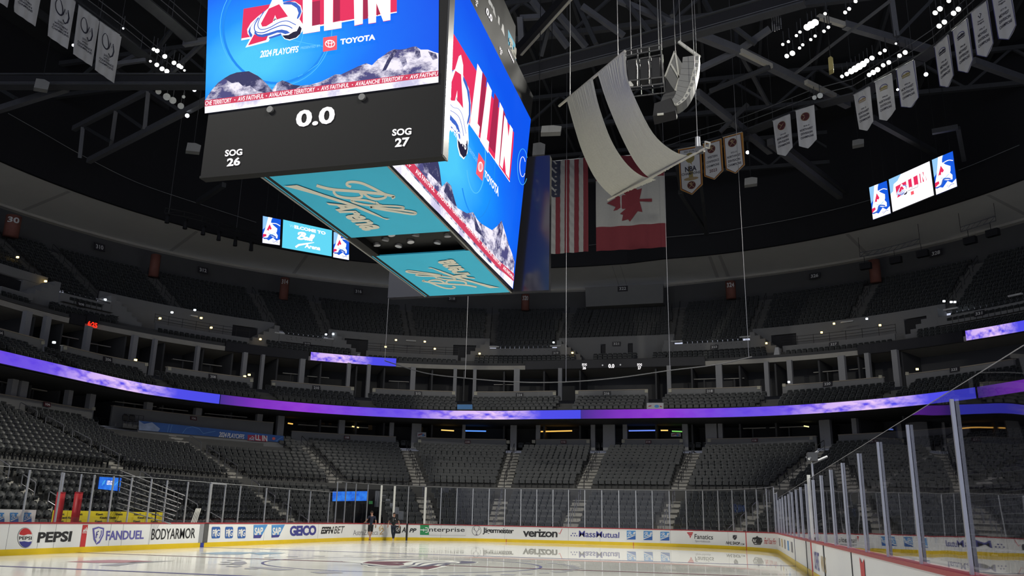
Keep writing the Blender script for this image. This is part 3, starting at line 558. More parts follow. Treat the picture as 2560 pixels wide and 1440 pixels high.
def avs(c, f, k, R, B, W_, DK, w=1.):
    """the burgundy letter with the sweeping snow swoosh; f maps the 0..1 square"""
    M_ = lambda pts: [f((x-390)/1390, (1075-y-.17*(x-390))/1260) for x, y in pts]
    c.poly(M_([(480, 1075), (600, 850), (530, 760), (520, 660), (600, 520), (760, 370), (1000, 180), (1100, -40), (1180, -110), (1300, -60), (1330, 40), (1600, 30), (1730, 120), (1765, 250), (1700, 430), (1775, 540), (1770, 700), (1650, 850), (1480, 915), (1360, 880), (1290, 780), (1030, 880), (1000, 940)]), W_, k)
    c.poly(M_([(540, 1025), (680, 770), (800, 820), (1000, 775), (950, 905)]), R, k+1)
    c.poly(M_([(830, 530), (1010, 190), (1060, 170), (1240, 90), (1440, 370), (1280, 410), (1190, 440), (1150, 340), (1095, 500), (950, 590), (860, 600)]), R, k+1)
    c.poly(M_([(1330, 50), (1480, 30), (1620, 55), (1720, 150), (1745, 260), (1710, 360), (1660, 430), (1640, 410), (1680, 290), (1640, 180), (1520, 100), (1340, 95)]), B, k+1)
    c.poly(M_([(1000, 185), (880, 270), (700, 470), (580, 620), (545, 710), (575, 810), (610, 850), (640, 790), (590, 710), (600, 610), (720, 440), (850, 310)]), B, k+1)
    c.poly(M_([(690, 700), (760, 770), (850, 780), (1000, 745), (1200, 680), (1300, 665), (1420, 690), (1490, 740), (1380, 770), (1300, 740), (1200, 735), (1050, 790), (880, 840), (760, 820), (680, 760)]), B, k+2)
    c.poly(M_([(1310, 800), (1450, 790), (1560, 720), (1640, 700), (1700, 580), (1750, 640), (1720, 760), (1620, 850), (1480, 890), (1380, 870)]), DK, k+2)
    c.line(M_(smoothline([(900, 260), (800, 420), (760, 560), (800, 650), (900, 660), (1050, 610), (1250, 500), (1420, 470), (1560, 530), (1620, 560)], 4)), .013*w, B, k+3)
    c.line(M_(smoothline([(780, 400), (690, 560), (690, 680), (760, 730), (900, 730), (1100, 640), (1300, 570), (1450, 590), (1540, 640)], 4)), .016*w, B, k+3)
    c.line(M_([(1015, 860), (1290, 770)]), .03*w, B, k+2)
    c.line(M_([(1120, 470), (1150, 420), (1175, 445)]), .016*w, DK, k+2)
avs(ci, lambda x, y: ((x-.5)*6.6, (y-.5)*5.2+.75), 1, ICERED, ICEDARK, mat('ice_white', (.62, .62, .57), .3, noise=.05), ICEDARK, 6); ci.mb.build('center_crest', mk)
ci = Canvas(lambda u, v, l: V(u, v, .004+l), lift=.002); rr = random.Random(3)
for a in list(range(200, 345, 8))+list(range(20, 160, 12)):
    q = math.radians(a); r_ = 5.6; ci.line([(r_*math.cos(q-.03), r_*math.sin(q-.03)), ((r_+.15)*math.cos(q), (r_+.15)*math.sin(q)), (r_*math.cos(q+.03), r_*math.sin(q+.03))], rr.uniform(.18, .5), ICEGREY, 1)
ci.mb.build('circle_lettering', mk)
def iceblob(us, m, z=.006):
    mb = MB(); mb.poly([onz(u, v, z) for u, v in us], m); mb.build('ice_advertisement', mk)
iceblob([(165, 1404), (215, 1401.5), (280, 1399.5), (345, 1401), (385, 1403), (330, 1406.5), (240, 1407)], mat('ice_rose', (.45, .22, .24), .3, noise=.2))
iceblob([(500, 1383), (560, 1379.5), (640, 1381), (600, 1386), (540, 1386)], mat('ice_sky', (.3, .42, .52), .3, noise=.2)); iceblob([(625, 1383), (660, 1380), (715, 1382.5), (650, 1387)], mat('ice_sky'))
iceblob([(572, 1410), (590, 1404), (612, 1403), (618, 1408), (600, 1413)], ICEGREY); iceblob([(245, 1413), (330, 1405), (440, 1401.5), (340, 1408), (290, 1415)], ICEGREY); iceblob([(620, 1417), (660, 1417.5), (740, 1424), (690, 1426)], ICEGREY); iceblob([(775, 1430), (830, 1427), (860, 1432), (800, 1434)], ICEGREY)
# ------------------------------------------------------------------ glass around the rink
gl = thing('rink_glass', (0, 0, 0), 'clear safety glass panes in grey posts standing on the rink boards', 'glass')
def post(t, z1, m=POST, w=.07, nm='post', th=.09):
    mb = MB(); c = P(t, .02, 1.08); mb.frame(c-TG(t)*w/2, TG(t)*w, N(t)*th, V(0, 0, z1-1.08), m); mb.build(nm, gl)
PX = [461, 408, 368, 318, 271, 222, 139, 56, -30]; WHITEP = mat('white_post', (.6, .6, .56), .5, noise=.05)
left = [seen(u, 1309, 0)[0] for u in PX][::-1]+[seen(u, 1306, 0)[0] for u in (520, 557, 595, 661, 719, 773, 821)]
endp = [18.34, 17.15, 16.02, 14.84, 13.65, 12.57, 11.5, 10.24, 9.13, 8.02, 6.91, 5.78, 4.66, 3.52, 2.4, 1.26, .18, -.94, -2.1, -3.25, -4.39, -5.48, -6.63, -7.79, -9., -10.16, -11.34, -12.52, -13.77, -15.12, -16.73]
right = [-T2-(HX-RR-x) for x in (20.6, 18.2, 15.8, 13.35, 10.9, 8.5, 6.05, 3.6, 1.15, -1.5, -3.96, -6.39, -8.78, -11.3, -13.58, -16.01, -18.39, -20.8, -23.2)]
ST2E = mat('pane_rim', (.12, .12, .14), .4, noise=.1)
def pane(a, b, z1, m=GLASS):
    ts = tr(a, b, .6); mb = MB(); mb.sheet([[P(t, .06, z) for t in ts] for z in (1.085, z1)], m); mb.build('pane', gl)
    mb = MB(); mb.tube([P(t, .06, z1) for t in ts], .005 if z1 == 2.88 else .012, ST2E if z1 == 2.88 else POST, 4); mb.build('pane_edge', gl)
for L, z1 in ((left, 2.9), (endp, 3.58), (right, 2.88)):
    for i, t in enumerate(L):
        big = L is endp and i in (4, 5, 7); u = None
        post(t, z1-.05 if L is not right else z1-.1, WHITEP if big else POST, .14 if big else (.16 if L is left and abs(t-31.7) < .3 else .04 if L is right else .05), th=.035 if L is right else .05)
    for a, b in zip(L[:-1], L[1:]): pane(a, b, z1, GLASSR if L is right else GLASS)
pane(left[-1], endp[0], 2.9); pane(endp[-1], right[0], 3.2)
post(-T2-(HX-RR-0), 3.0, WHITEP, .2)
mb = MB(); mb.frame(P(31.7, .03, 2.84), TG(30)*-1.25, N(31)*.06, V(0, 0, .08), POST); mb.build('door_header', gl)
# ------------------------------------------------------------------ LED ribbons
def ramp(nt, stops):
    r = nt.nodes.new('ShaderNodeValToRGB'); e = r.color_ramp.elements
    while len(e) < len(stops): e.new(.5)
    for q, (p, c) in zip(e, stops): q.position = p; q.color = (*c, 1)
    return r
def ribbon_mat():
    m = bpy.data.materials.new('led_ribbon'); m.use_nodes = True; nt = m.node_tree; b = nt.nodes['Principled BSDF']; L = nt.links.new
    b.inputs['Base Color'].default_value = (.01, .01, .01, 1); b.inputs['Specular IOR Level'].default_value = 0
    uv = nt.nodes.new('ShaderNodeUVMap'); sx = nt.nodes.new('ShaderNodeSeparateXYZ'); L(uv.outputs[0], sx.inputs[0])
    r = ramp(nt, [(0, srgb(70, 45, 140)), (.1, srgb(120, 45, 185)), (.22, srgb(140, 52, 205)), (.42, srgb(96, 66, 222)), (.6, srgb(104, 78, 232)), (.8, srgb(84, 78, 232)), (1, srgb(74, 76, 232))]); L(sx.outputs[0], r.inputs[0])
    k = ramp(nt, [(0, (0, 0, 0)), (.52, (.05,)*3), (.64, (.7,)*3), (.76, (1,)*3), (.84, (.5,)*3), (.89, (0,)*3)]); L(sx.outputs[0], k.inputs[0])
    mp = nt.nodes.new('ShaderNodeMapping'); mp.inputs['Scale'].default_value = (26, 1.3, 1); mp.inputs['Rotation'].default_value = (0, 0, .5); n = nt.nodes.new('ShaderNodeTexNoise'); n.inputs['Scale'].default_value = 1.; n.inputs['Detail'].default_value = 4
    L(uv.outputs[0], mp.inputs[0]); L(mp.outputs[0], n.inputs['Vector']); nr = ramp(nt, [(.36, (0, 0, 0)), (.56, (1, 1, 1))]); L(n.outputs['Fac'], nr.inputs[0])
    mu = nt.nodes.new('ShaderNodeMath'); mu.operation = 'MULTIPLY'; L(k.outputs[0], mu.inputs[0]); L(nr.outputs[0], mu.inputs[1])
    mx = nt.nodes.new('ShaderNodeMixRGB'); L(mu.outputs[0], mx.inputs[0]); L(r.outputs[0], mx.inputs[1]); mx.inputs[2].default_value = (*srgb(240, 205, 252), 1); L(mx.outputs[0], b.inputs['Emission Color']); b.inputs['Emission Strength'].default_value = 1.
    return m
RIB = ribbon_mat()
def strip(t0, t1, d0, k, z0, z1, u0, u1, m):
    """LED board following the tier front from t0 (left end as seen from the ice) to t1"""
    ts = tr(t0, t1, .2); s = np.r_[0, np.cumsum([np.linalg.norm(Q(b, d0, k, 0)-Q(a, d0, k, 0)) for a, b in zip(ts[:-1], ts[1:])])]; s /= s[-1]
    mb = MB(); mb.sheet([[Q(t, d0, k, z0) for t in ts], [Q(t, d0, k, z1) for t in ts]], m); return mb, s, len(ts), u0, u1
def ledthing(name, label, t0, t1, d0, k, z0, z1, u0, u1, m, group=None):
    root = thing(name, tuple(Q((t0+t1)/2, d0, k, z0)), label, 'LED board', group)
    mb, s, n, u0, u1 = strip(t0, t1, d0, k, z0, z1, u0, u1, m); o = mb.build('screen', root); uv = o.data.uv_layers.new(name='UVMap')
    for p in o.data.polygons:
        for li in p.loop_indices: vi = o.data.loops[li].vertex_index; uv.data[li].uv = (u0+(u1-u0)*s[vi % n], vi//n)
    h = MB(); a, b = sorted((t0, t1)); ringbox(h, d0+.05, d0+.25, k, z0-.04, z1+.04, a, b, BLACK, .2); h.build('housing', root)
    return root
LT = seen(550, 990, 13.7, 1)[0]; MT = seen(1452, 1030, 13.7, 1)[0]
ledthing('ribbon_board', 'blue and white LED ribbon along the left stand above the lower suites', 40, LT, 13.7, 1, 9.97, 10.72, 0, 1, RIB)
ledthing('ribbon_board', 'purple LED ribbon around the left corner to the middle of the far end', LT-.02, MT, 13.7, 1, 9.97, 10.72, 0, 1, RIB)
ledthing('ribbon_board', 'purple LED ribbon from the middle of the far end towards the right stand', MT-.02, -13.4, 13.7, 1, 9.97, 10.72, 0, 1, RIB)
ledthing('ribbon_board', 'blue LED ribbon seen past the right glass, beyond the far corner', -13.45, -26, 13.7, 1, 9.97, 10.72, 0, 1, RIB)
SC_BLK = mat('dark_led', (.02, .02, .024), .5, spec=.3, noise=.1); LW = glow('white', 255, 250, 252, 1.25); LR = glow('red', 255, 50, 30, 1.3)
def deckled(label, ua, ub, v, m, u0=.6, u1=1.): return ledthing('deck_board', label, seen(ua, v, 25.55, .8)[0], seen(ub, v, 25.55, .8)[0], 25.55, .8, 16.47, 17.3, u0, u1, m)
deckled('short violet LED board on the upper deck front, left of the middle', 775, 990, 910, RIB); deckled('short violet LED board on the upper deck front at the right', 2412, 2600, 820, RIB)
deckled('dark switched-off board on the upper deck front between section 311 and the violet board', 562, 772, 890, SC_BLK); deckled('dark switched-off board on the upper deck front at the right, beside the violet board', 2142, 2408, 860, SC_BLK)
deckled('small dark board beside the red clock', 176, 214, 800, SC_BLK)
db = deckled('long dark score board with white digits on the upper deck front', 1313, 1763, 918, SC_BLK)
c = Canvas(lambda u, v, l: on(u, v, 25.55, .8, l+.02)); c.text('0.0', (1521, 910, 1536, 920), LW, 1, .05); 
for x, t in ((1455, '26'), (1593, '27')): c.text('SOG', (x, 908.5, x+12, 914.5), LW, 1, .04); c.text(t, (x+1.5, 916, x+10, 923.5), LW, 1, .05)
c.mb.build('score_digits', db)
c = Canvas(lambda u, v, l: on(u, v, 25.55, .8, l+.02)); c.ell(1506.5, 913, 2, 2, POST, 1, 12); c.ell(1551, 912, 2, 2, POST, 1, 12); c.mb.build('horn', db)
ck = ledthing('clock', 'dark clock reading 6:25 in red digits on the upper deck front', seen(216, 806, 25.5, .8)[0], seen(245, 812, 25.5, .8)[0], 25.5, .8, 16.75, 17.5, 0, 1, SC_BLK)
c = Canvas(lambda u, v, l: on(u, v, 25.5, .8, l+.02)); c.text('6:25', [(219.5, 801), (243.5, 808), (242.5, 821), (218.5, 815)], LR, 1, .06); c.mb.build('digits', ck)
# ------------------------------------------------------------------ central scoreboard
sb = thing('scoreboard', (0, .2, 10.9), 'huge four-sided black scoreboard with bright blue playoff screens over centre ice', 'scoreboard')
def sky_emit(name, cx, cz, sx, sz, axis=1):
    m = bpy.data.materials.new(name); m.use_nodes = True; nt = m.node_tree; b = nt.nodes['Principled BSDF']; L = nt.links.new; b.inputs['Base Color'].default_value = (.01, .01, .01, 1); b.inputs['Specular IOR Level'].default_value = 0
    tc = nt.nodes.new('ShaderNodeTexCoord'); g = nt.nodes.new('ShaderNodeTexGradient'); g.gradient_type = 'SPHERICAL'; mp = nt.nodes.new('ShaderNodeMapping'); mp.vector_type = 'TEXTURE'
    l = [.5, .5, cz]; l[axis] = cx; mp.inputs['Location'].default_value = l; s = [9, 9, sz]; s[axis] = sx; mp.inputs['Scale'].default_value = s
    r = ramp(nt, [(0, srgb(6, 86, 240)), (.35, srgb(8, 112, 252)), (.62, srgb(20, 150, 255)), (.9, srgb(78, 205, 252))]); n = nt.nodes.new('ShaderNodeTexNoise'); n.inputs['Scale'].default_value = 5; n.inputs['Detail'].default_value = 6
    a = nt.nodes.new('ShaderNodeMath'); a.operation = 'MULTIPLY_ADD'; a.inputs[1].default_value = .16; L(tc.outputs['Generated'], mp.inputs[0]); L(mp.outputs[0], g.inputs[0]); L(tc.outputs['Generated'], n.inputs['Vector']); L(n.outputs['Fac'], a.inputs[0]); L(g.outputs['Fac'], a.inputs[2])
    s2 = nt.nodes.new('ShaderNodeMath'); s2.operation = 'SUBTRACT'; s2.inputs[1].default_value = .08; L(a.outputs[0], s2.inputs[0]); L(s2.outputs[0], r.inputs[0]); L(r.outputs[0], b.inputs['Emission Color']); b.inputs['Emission Strength'].default_value = 1.
    return m
MOUNT = noise_emit('lit_mountain', srgb(78, 76, 128), srgb(246, 240, 255), 1.1, .43, .56, 1.05, (1, 1, 1.6)); MOUNTD = noise_emit('lit_mountain_dark', srgb(58, 58, 100), srgb(215, 210, 240), 1.3, .5, .66, 1., (1, 1, 1.4)); SNOW = noise_emit('lit_snow', srgb(200, 196, 228), srgb(255, 250, 255), .9, .38, .5, 1.1)
LCRIM = glow('crimson', 236, 48, 96, 1.); LCRIMD = glow('crimson_dark', 170, 38, 78, 1.); LBLUE = glow('royal', 60, 104, 205, 1.); LDK = glow('ink', 36, 32, 66, .8); LSTRIP = glow('strip_red', 214, 66, 96, 1.); LTOY = glow('coral', 252, 92, 106, 1.05); LRING = glow('pale_ring', 84, 196, 252, 1.); LRING2 = glow('deep_ring', 22, 140, 246, 1.); LGLOW = glow('halo', 120, 205, 255, 1.)
FBLK = mat('scoreboard_black', (.0095, .0095, .0098), .6, spec=.1, noise=.08); FEDGE = mat('scoreboard_edge', (.06, .06, .06), .35, .7, noise=.1)
FXP = -8.0
b_ = MB(); b_.box(-7.1, 6.95, -1.62, 2.3, 11.5, 24.5, FBLK); b_.build('core', sb)
b_ = MB(); b_.box(FXP, -7.55, -3.56, 3.82, 10.97, 18.6, FBLK); b_.box(FXP+.01, -7.56, -3.62, -3.56, 10.95, 18.6, FEDGE); b_.box(FXP-.02, FXP+.3, -3.62, 3.84, 10.9, 10.97, FBLK); EP = b_.build('end_panel', sb)
fr = lambda u, v, l: onx(u, v, FXP-.015-l)
c = Canvas(fr, lift=.008); c.poly([(512, 283.5), (1096, 205.5), (1098, -160), (524, -160)], sky_emit('lit_sky_front', .72, .26, .75, .62, 1), 0); c.mb.build('end_screen', EP)['label'] = 'bright blue playoff screen facing the near end'
c = Canvas(fr, lift=.008)
c.ring(690, 70, 132, 138, 6, LRING2, 1, -20, 260); c.ring(690, 70, 140, 146, 1.6, LRING, 1, -20, 260); c.ring(692, 75, 66, 72, 1.6, LRING, 1, -10, 190)
c.line([(730, 100), (765, 108), (808, 116)], 1.6, LRING, 1); c.line([(812, 130), (795, 160), (765, 182), (745, 192)], 2., LRING, 1)
ml = [(512, 258), (513, 250), (527, 228), (545, 207), (560, 196), (575, 187), (592, 181), (605, 180), (622, 178), (634, 184), (645, 190), (655, 198), (668, 211), (680, 225), (693, 207), (706, 201), (718, 205), (733, 212), (752, 214), (775, 212), (800, 205), (820, 196), (838, 186), (853, 186), (870, 178), (895, 166), (915, 158), (930, 163), (945, 148), (960, 138), (970, 130), (985, 123), (1000, 124), (1015, 122), (1030, 117), (1040, 116), (1052, 124), (1070, 124), (1085, 130), (1096, 133), (1096, 206), (512, 283.5)]
c.poly(ml, MOUNT, 2); c.poly([(560, 196), (575, 187), (592, 181), (622, 178), (645, 190), (668, 211), (683, 229), (660, 232), (640, 226), (625, 214), (610, 218), (596, 205), (580, 208)], MOUNTD, 3); c.poly([(693, 207), (706, 201), (718, 205), (733, 212), (752, 214), (740, 222), (715, 226), (690, 229)], MOUNTD, 3)
for pts in ([(985, 124), (993, 128), (978, 150), (965, 175), (955, 178), (968, 150)], [(1040, 117), (1050, 128), (1052, 142), (1044, 148), (1038, 135)], [(1000, 150), (1014, 143), (1018, 158), (1008, 168)], [(1070, 128), (1090, 134), (1094, 146), (1082, 150)]): c.poly(pts, MOUNTD, 3)
c.poly([(512, 262.5), (1096, 189.5), (1096, 206), (512, 283.5)], SNOW, 3); c.mb.build('screen_landscape', EP)
c = Canvas(fr, lift=.008); c.poly([(512, 251), (1096, 176.5), (1096, 190.5), (512, 266.5)], LSTRIP, 4)
st = lambda ua, ub, t: c.text(t, [(ua, 253-(ua-512)*.1276), (ub, 253-(ub-512)*.1276), (ub-1, 264.4-(ub-513)*.1301), (ua-1, 264.4-(ua-513)*.1301)], LW, 5, .02, .12)
st(513.5, 579.5, 'CHE TERRITORY'); st(595, 660, 'AVS FAITHFUL'); st(673, 788, 'AVALANCHE TERRITORY'); st(803, 873, 'AVS FAITHFUL'); st(889, 1009, 'AVALANCHE TERRITORY'); st(1025, 1095.5, 'AVS FAITHFU')
for u in (587, 666, 795.5, 881, 1017): v = 259.5-(u-512)*.129; c.ell(u, v, 1.5, 1.5, LW, 5, 8)
c.mb.build('screen_ticker', EP)
c = Canvas(fr, lift=.008); c.poly([(609, 22), (992, -44), (992, 30), (603, 98)], LCRIM, 5); c.poly([(604, 96), (992, 29), (992, 31.5), (603, 101)], LW, 5.5)
for p in ([(779, 5), (800, 1), (800, 64), (779, 68)], [(834, -5), (850, -8), (850, 50), (834, 56)], [(906, -18), (920, -20), (920, 46), (906, 49)], [(942, -30), (952, -32), (952, 32), (942, 40)]): c.poly(p, LCRIMD, 6)
c.poly([(757, -110), (781, -114), (780, 65), (800, 61), (800, 78), (757, 85)], LW, 7); c.poly([(810, -120), (834, -124), (832, 56), (854, 52), (854, 70), (810, 77)], LW, 7)
c.poly([(882, -130), (908, -134), (907, 59), (886, 64)], LW, 7); c.poly([(916, -136), (938, -140), (960, -40), (960, -144), (977, -146), (976, 50), (958, 53), (941, 8), (940, 56), (921, 59)], LW, 7)
for x0, y0, x1, y1 in ((757, 85, 800, 78), (810, 77, 854, 70), (886, 64.5, 907, 60), (921, 59.5, 940, 56.5), (958, 53.5, 976, 50.5)): c.line([(x0, y0), (x1, y1)], 1.2, LCRIM, 6.5)
avs(c, lambda x, y: (603.5+154*x, 119-26*x-139*y), 8, LCRIM, LBLUE, LW, LDK, 154)
c.text('2024 PLAYOFFS', [(651.5, 127), (747, 114.5), (745.5, 130.5), (649.5, 144.5)], LW, 9, .03, .1, .9); c.text('PRESENTED BY', [(752, 117), (801, 111), (800, 117), (751, 123.5)], LGLOW, 9, .03)
c.poly([(808, 94), (842.5, 89), (842, 124), (807.5, 129.5)], LTOY, 9); c.text('TOYOTA', [(851, 97.5), (938.5, 85), (938, 99.5), (850.5, 112)], LW, 9, .06)
c.ring(825, 109.3, 11.6, 8.6, 2., LW, 10); c.ring(825, 109.3, 4, 8.4, 1.7, LW, 10); c.ring(825, 105, 8.6, 3.6, 1.7, LW, 10); c.mb.build('screen_graphic', EP)
c = Canvas(fr, lift=.008); z0 = [(741, 277), (838, 264), (836, 308), (739, 319)]; c.text('0.0', z0, LW, 1, .05)
c.text('SOG', [(563, 375), (606, 371.5), (605.5, 387.5), (562, 391.5)], LW, 1, .045); c.text('26', [(568, 396), (601, 392.5), (600, 413), (566.5, 416.5)], LW, 1, .05)
c.text('SOG', [(981, 323), (1029, 319), (1028, 336.5), (980, 340)], LW, 1, .045); c.text('27', [(988, 346), (1024, 342.5), (1022.5, 365), (987, 368.5)], LW, 1, .05); c.mb.build('score_digits', EP)
b_ = MB()
for u, v in ((677, 275.5), (906.5, 244.5)): p = onx(u, v, FXP); b_.cyl(p, p+V(-.07, 0, 0), .1, mat('horn_grey', (.09, .09, .09), .5, noise=.1), 20)
b_.build('horn', EP)
# the long side facing right, tilted outwards at the top
SO = V(0, -1.72, 11.27); SU = unit(V(0, -.70, 8.23)); SN = unit(V(0, -SU[2], SU[1])); sd = lambda x, s, l=0.: V(x, *(SO+SU*s+SN*l)[1:])
side = lambda u, v, l: onp(u, v, SO, SN, l+.02)
b_ = MB(); b_.add([sd(x, s, l) for l in (-.25, 0) for x, s in ((-7.3, -.08), (7.02, -.08), (7.02, 9.45), (-7.3, 9.45))], [(0, 1, 2, 3), (4, 5, 6, 7), (0, 1, 5, 4), (1, 2, 6, 5), (2, 3, 7, 6), (3, 0, 4, 7)], FBLK); SP = b_.build('side_panel', sb)
b_ = MB(); b_.add([V(p[0], .56-p[1], p[2]) for p in [sd(x, s, l) for l in (-.25, 0) for x, s in ((-7.3, -.08), (7.02, -.08), (7.02, 9.45), (-7.3, 9.45))]], [(0, 1, 2, 3), (4, 5, 6, 7), (0, 1, 5, 4), (1, 2, 6, 5), (2, 3, 7, 6), (3, 0, 4, 7)], FBLK); b_.build('side_panel', sb)
b_ = MB(); b_.poly([sd(-7.25, .05, .02), sd(6.98, .05, .02), sd(6.98, 8.25, .02), sd(-7.25, 8.25, .02)], sky_emit('lit_sky_side', .3, .25, .8, .7, 0)); b_.build('side_screen', SP)['label'] = 'bright blue playoff screen facing the right stand'
K2 = lambda pts: [(500+x/1.8943, y/1.8943) for x, y in pts]
c = Canvas(side, lift=.008)
c.poly(K2([(898, 777), (960, 766), (1040, 754), (1120, 752), (1130, 800), (1141, 885), (1165, 860), (1185, 880), (1200, 940), (1215, 985), (1260, 1010), (1290, 1005), (1310, 1040), (1330, 1060), (1355, 1075), (1380, 1090), (1405, 1070), (1425, 1045), (1445, 1110), (1460, 1160), (1475, 1200), (1486, 1240), (1477, 1366)]), MOUNT, 1)
c.poly(K2([(1040, 754), (1120, 752), (1130, 800), (1141, 885), (1120, 860), (1090, 830), (1060, 800)]), MOUNTD, 2); c.poly(K2([(1165, 860), (1185, 880), (1200, 940), (1212, 980), (1180, 950), (1150, 905)]), MOUNTD, 2)
c.poly(K2([(1425, 1045), (1432, 1080), (1420, 1150), (1405, 1190), (1400, 1140), (1410, 1090)]), MOUNTD, 2); c.poly(K2([(1290, 1005), (1310, 1060), (1345, 1130), (1300, 1090)]), MOUNTD, 2)
c.poly(K2([(898, 777), (946, 770), (1100, 945), (1300, 1190), (1481, 1330), (1477, 1366)]), SNOW, 2)
c.poly(K2([(955, 772), (1000, 766), (1100, 885), (1250, 1060), (1400, 1225), (1483, 1296), (1481, 1332), (1395, 1258), (1240, 1090), (1090, 920)]), LSTRIP, 3)
K3 = lambda pts: [(960+x/3.7886, 380+y/3.7886) for x, y in pts]
for t, q in (('RY', [(205, 92), (245, 130), (236, 152), (192, 112)]), ('AVS FAITHFUL', [(290, 152), (472, 342), (463, 385), (283, 198)]), ('AVALANCHE TERRITORY', [(495, 362), (752, 640), (742, 680), (486, 404)]), ('AVS FAITHFUL', [(770, 670), (900, 822), (892, 858), (763, 711)]), ('AVALANCHE TERRITORY', [(920, 845), (1104, 1055), (1095, 1088), (913, 884)]), ('AVS FAITHFUL', [(1122, 1075), (1220, 1180), (1217, 1206), (1115, 1108)])): c.text(t, K3(q), LW, 4, .025)
c.mb.build('screen_landscape', SP)
c = Canvas(side, lift=.008)
c.ring(1188, 395, 24, 88, 2.2, LRING, 1, -110, 160); c.ring(1192, 395, 44, 150, 2.5, LRING2, 1, -150, 150)
c.poly(K2([(1120, 35), (1483, 628), (1479, 700), (1463, 858), (1290, 612), (1120, 380)]), LCRIM, 2); c.line(K2([(1158, 432), (1290, 614), (1463, 861)]), 1.5, LW, 2.5)
for q in ([(1333, 340), (1352, 372), (1330, 640), (1312, 615)], [(1390, 440), (1410, 475), (1392, 728), (1362, 690)], [(1432, 520), (1442, 545), (1425, 780), (1410, 770)]): c.poly(K2(q), LCRIMD, 3)
for q in ([(1308, 302), (1331, 342), (1308, 585), (1319, 600), (1314, 645), (1271, 591)], [(1355, 388), (1376, 430), (1352, 660), (1363, 672), (1358, 726), (1320, 665)], [(1414, 484), (1431, 517), (1410, 785), (1390, 760)], [(1436, 545), (1449, 570), (1455, 650), (1462, 590), (1476, 612), (1458, 845), (1443, 822), (1436, 735), (1427, 800), (1414, 782)]): c.poly(K2(q), LW, 4); c.line(K2(q+[q[0]]), .7, LCRIM, 3.8)
avs(c, lambda x, y: K2([(1107+148*x+45*y, 526+257*x-495*y)])[0], 5, LCRIM, LBLUE, LW, LDK, 80)
c.text('2024 PLAYOFFS', K2([(1120, 500), (1250, 672), (1246, 714), (1116, 545)]), LW, 11, .03, 0, .9); c.text('PRESENTED BY', K2([(1253, 682), (1301, 752), (1300, 774), (1252, 702)]), LGLOW, 11, .02)
c.poly(K3([(880, 5), (938, 92), (915, 275), (855, 205)]), LTOY, 6); c.text('TOYOTA', K3([(941, 168), (1077, 342), (1068, 425), (932, 228)]), LW, 6, .06); c.ring(1196.3, 417, 5.4, 12, 1.5, LW, 7); c.ring(1196.3, 417, 2, 11, 1.2, LW, 7)
c.ring(1303, 417, 13, 45, 1.2, LRING, 6, 40, 330); c.ring(1303, 417, 7.2, 25, 1.2, LW, 6, 40, 330); c.mb.build('screen_graphic', SP)
K5 = lambda pts: [(1080+x/4.8, y/4.8) for x, y in pts]
c = Canvas(side, lift=.008); c.text('0.0', K5([(648, 80), (718, 200), (712, 276), (640, 155)]), LW, 1, .05)
for q in ([(512, -40), (545, 18), (540, 100), (506, 45)], [(806, 556), (838, 612), (832, 686), (800, 630)]): c.text('SOG\n26' if q[0][0] < 600 else 'SOG\n27', K5(q), LW, 1, .04)
for i in range(6): x, y = 908+12*i, 585+26*i; c.poly(K5([(x, y), (x+9, y+18), (x+8, y+46), (x, y+30)]), LW, 1)
c.mb.build('score_digits', SP)
LETW = mat('white_letter', (.5, .5, .48), .6, noise=.05); TEAL = mat('teal_cloth', (.03, .44, .66), .7, noise=.05, nscale=1); CREAM = mat('cream_print', (.62, .6, .5), .7, noise=.04)
c = Canvas(lambda u, v, l: onp(u, v, SO, SN, l-.3), lift=.05); c.text('ARENA', K5([(600, -335), (965, 375), (961, 650), (600, -95)]), LETW, 1, .05); c.mb.build('roof_letter', sb)
c = Canvas(lambda u, v, l: onp(u, v, SO, SN, l-.25), lift=.03); q = K5([(980, 350), (1066, 528), (1082, 895), (985, 695)]); c.poly(q, TEAL, 0); f = c.quad(*q); script_ball(c, lambda x, y: f(.1+.8*x, .38+.42*y), 3.2, CREAM, 1); c.line([f(.05, .3), f(.5, .42), f(.95, .36)], 2.2, CREAM, 1); c.mb.build('fin_banner', sb)
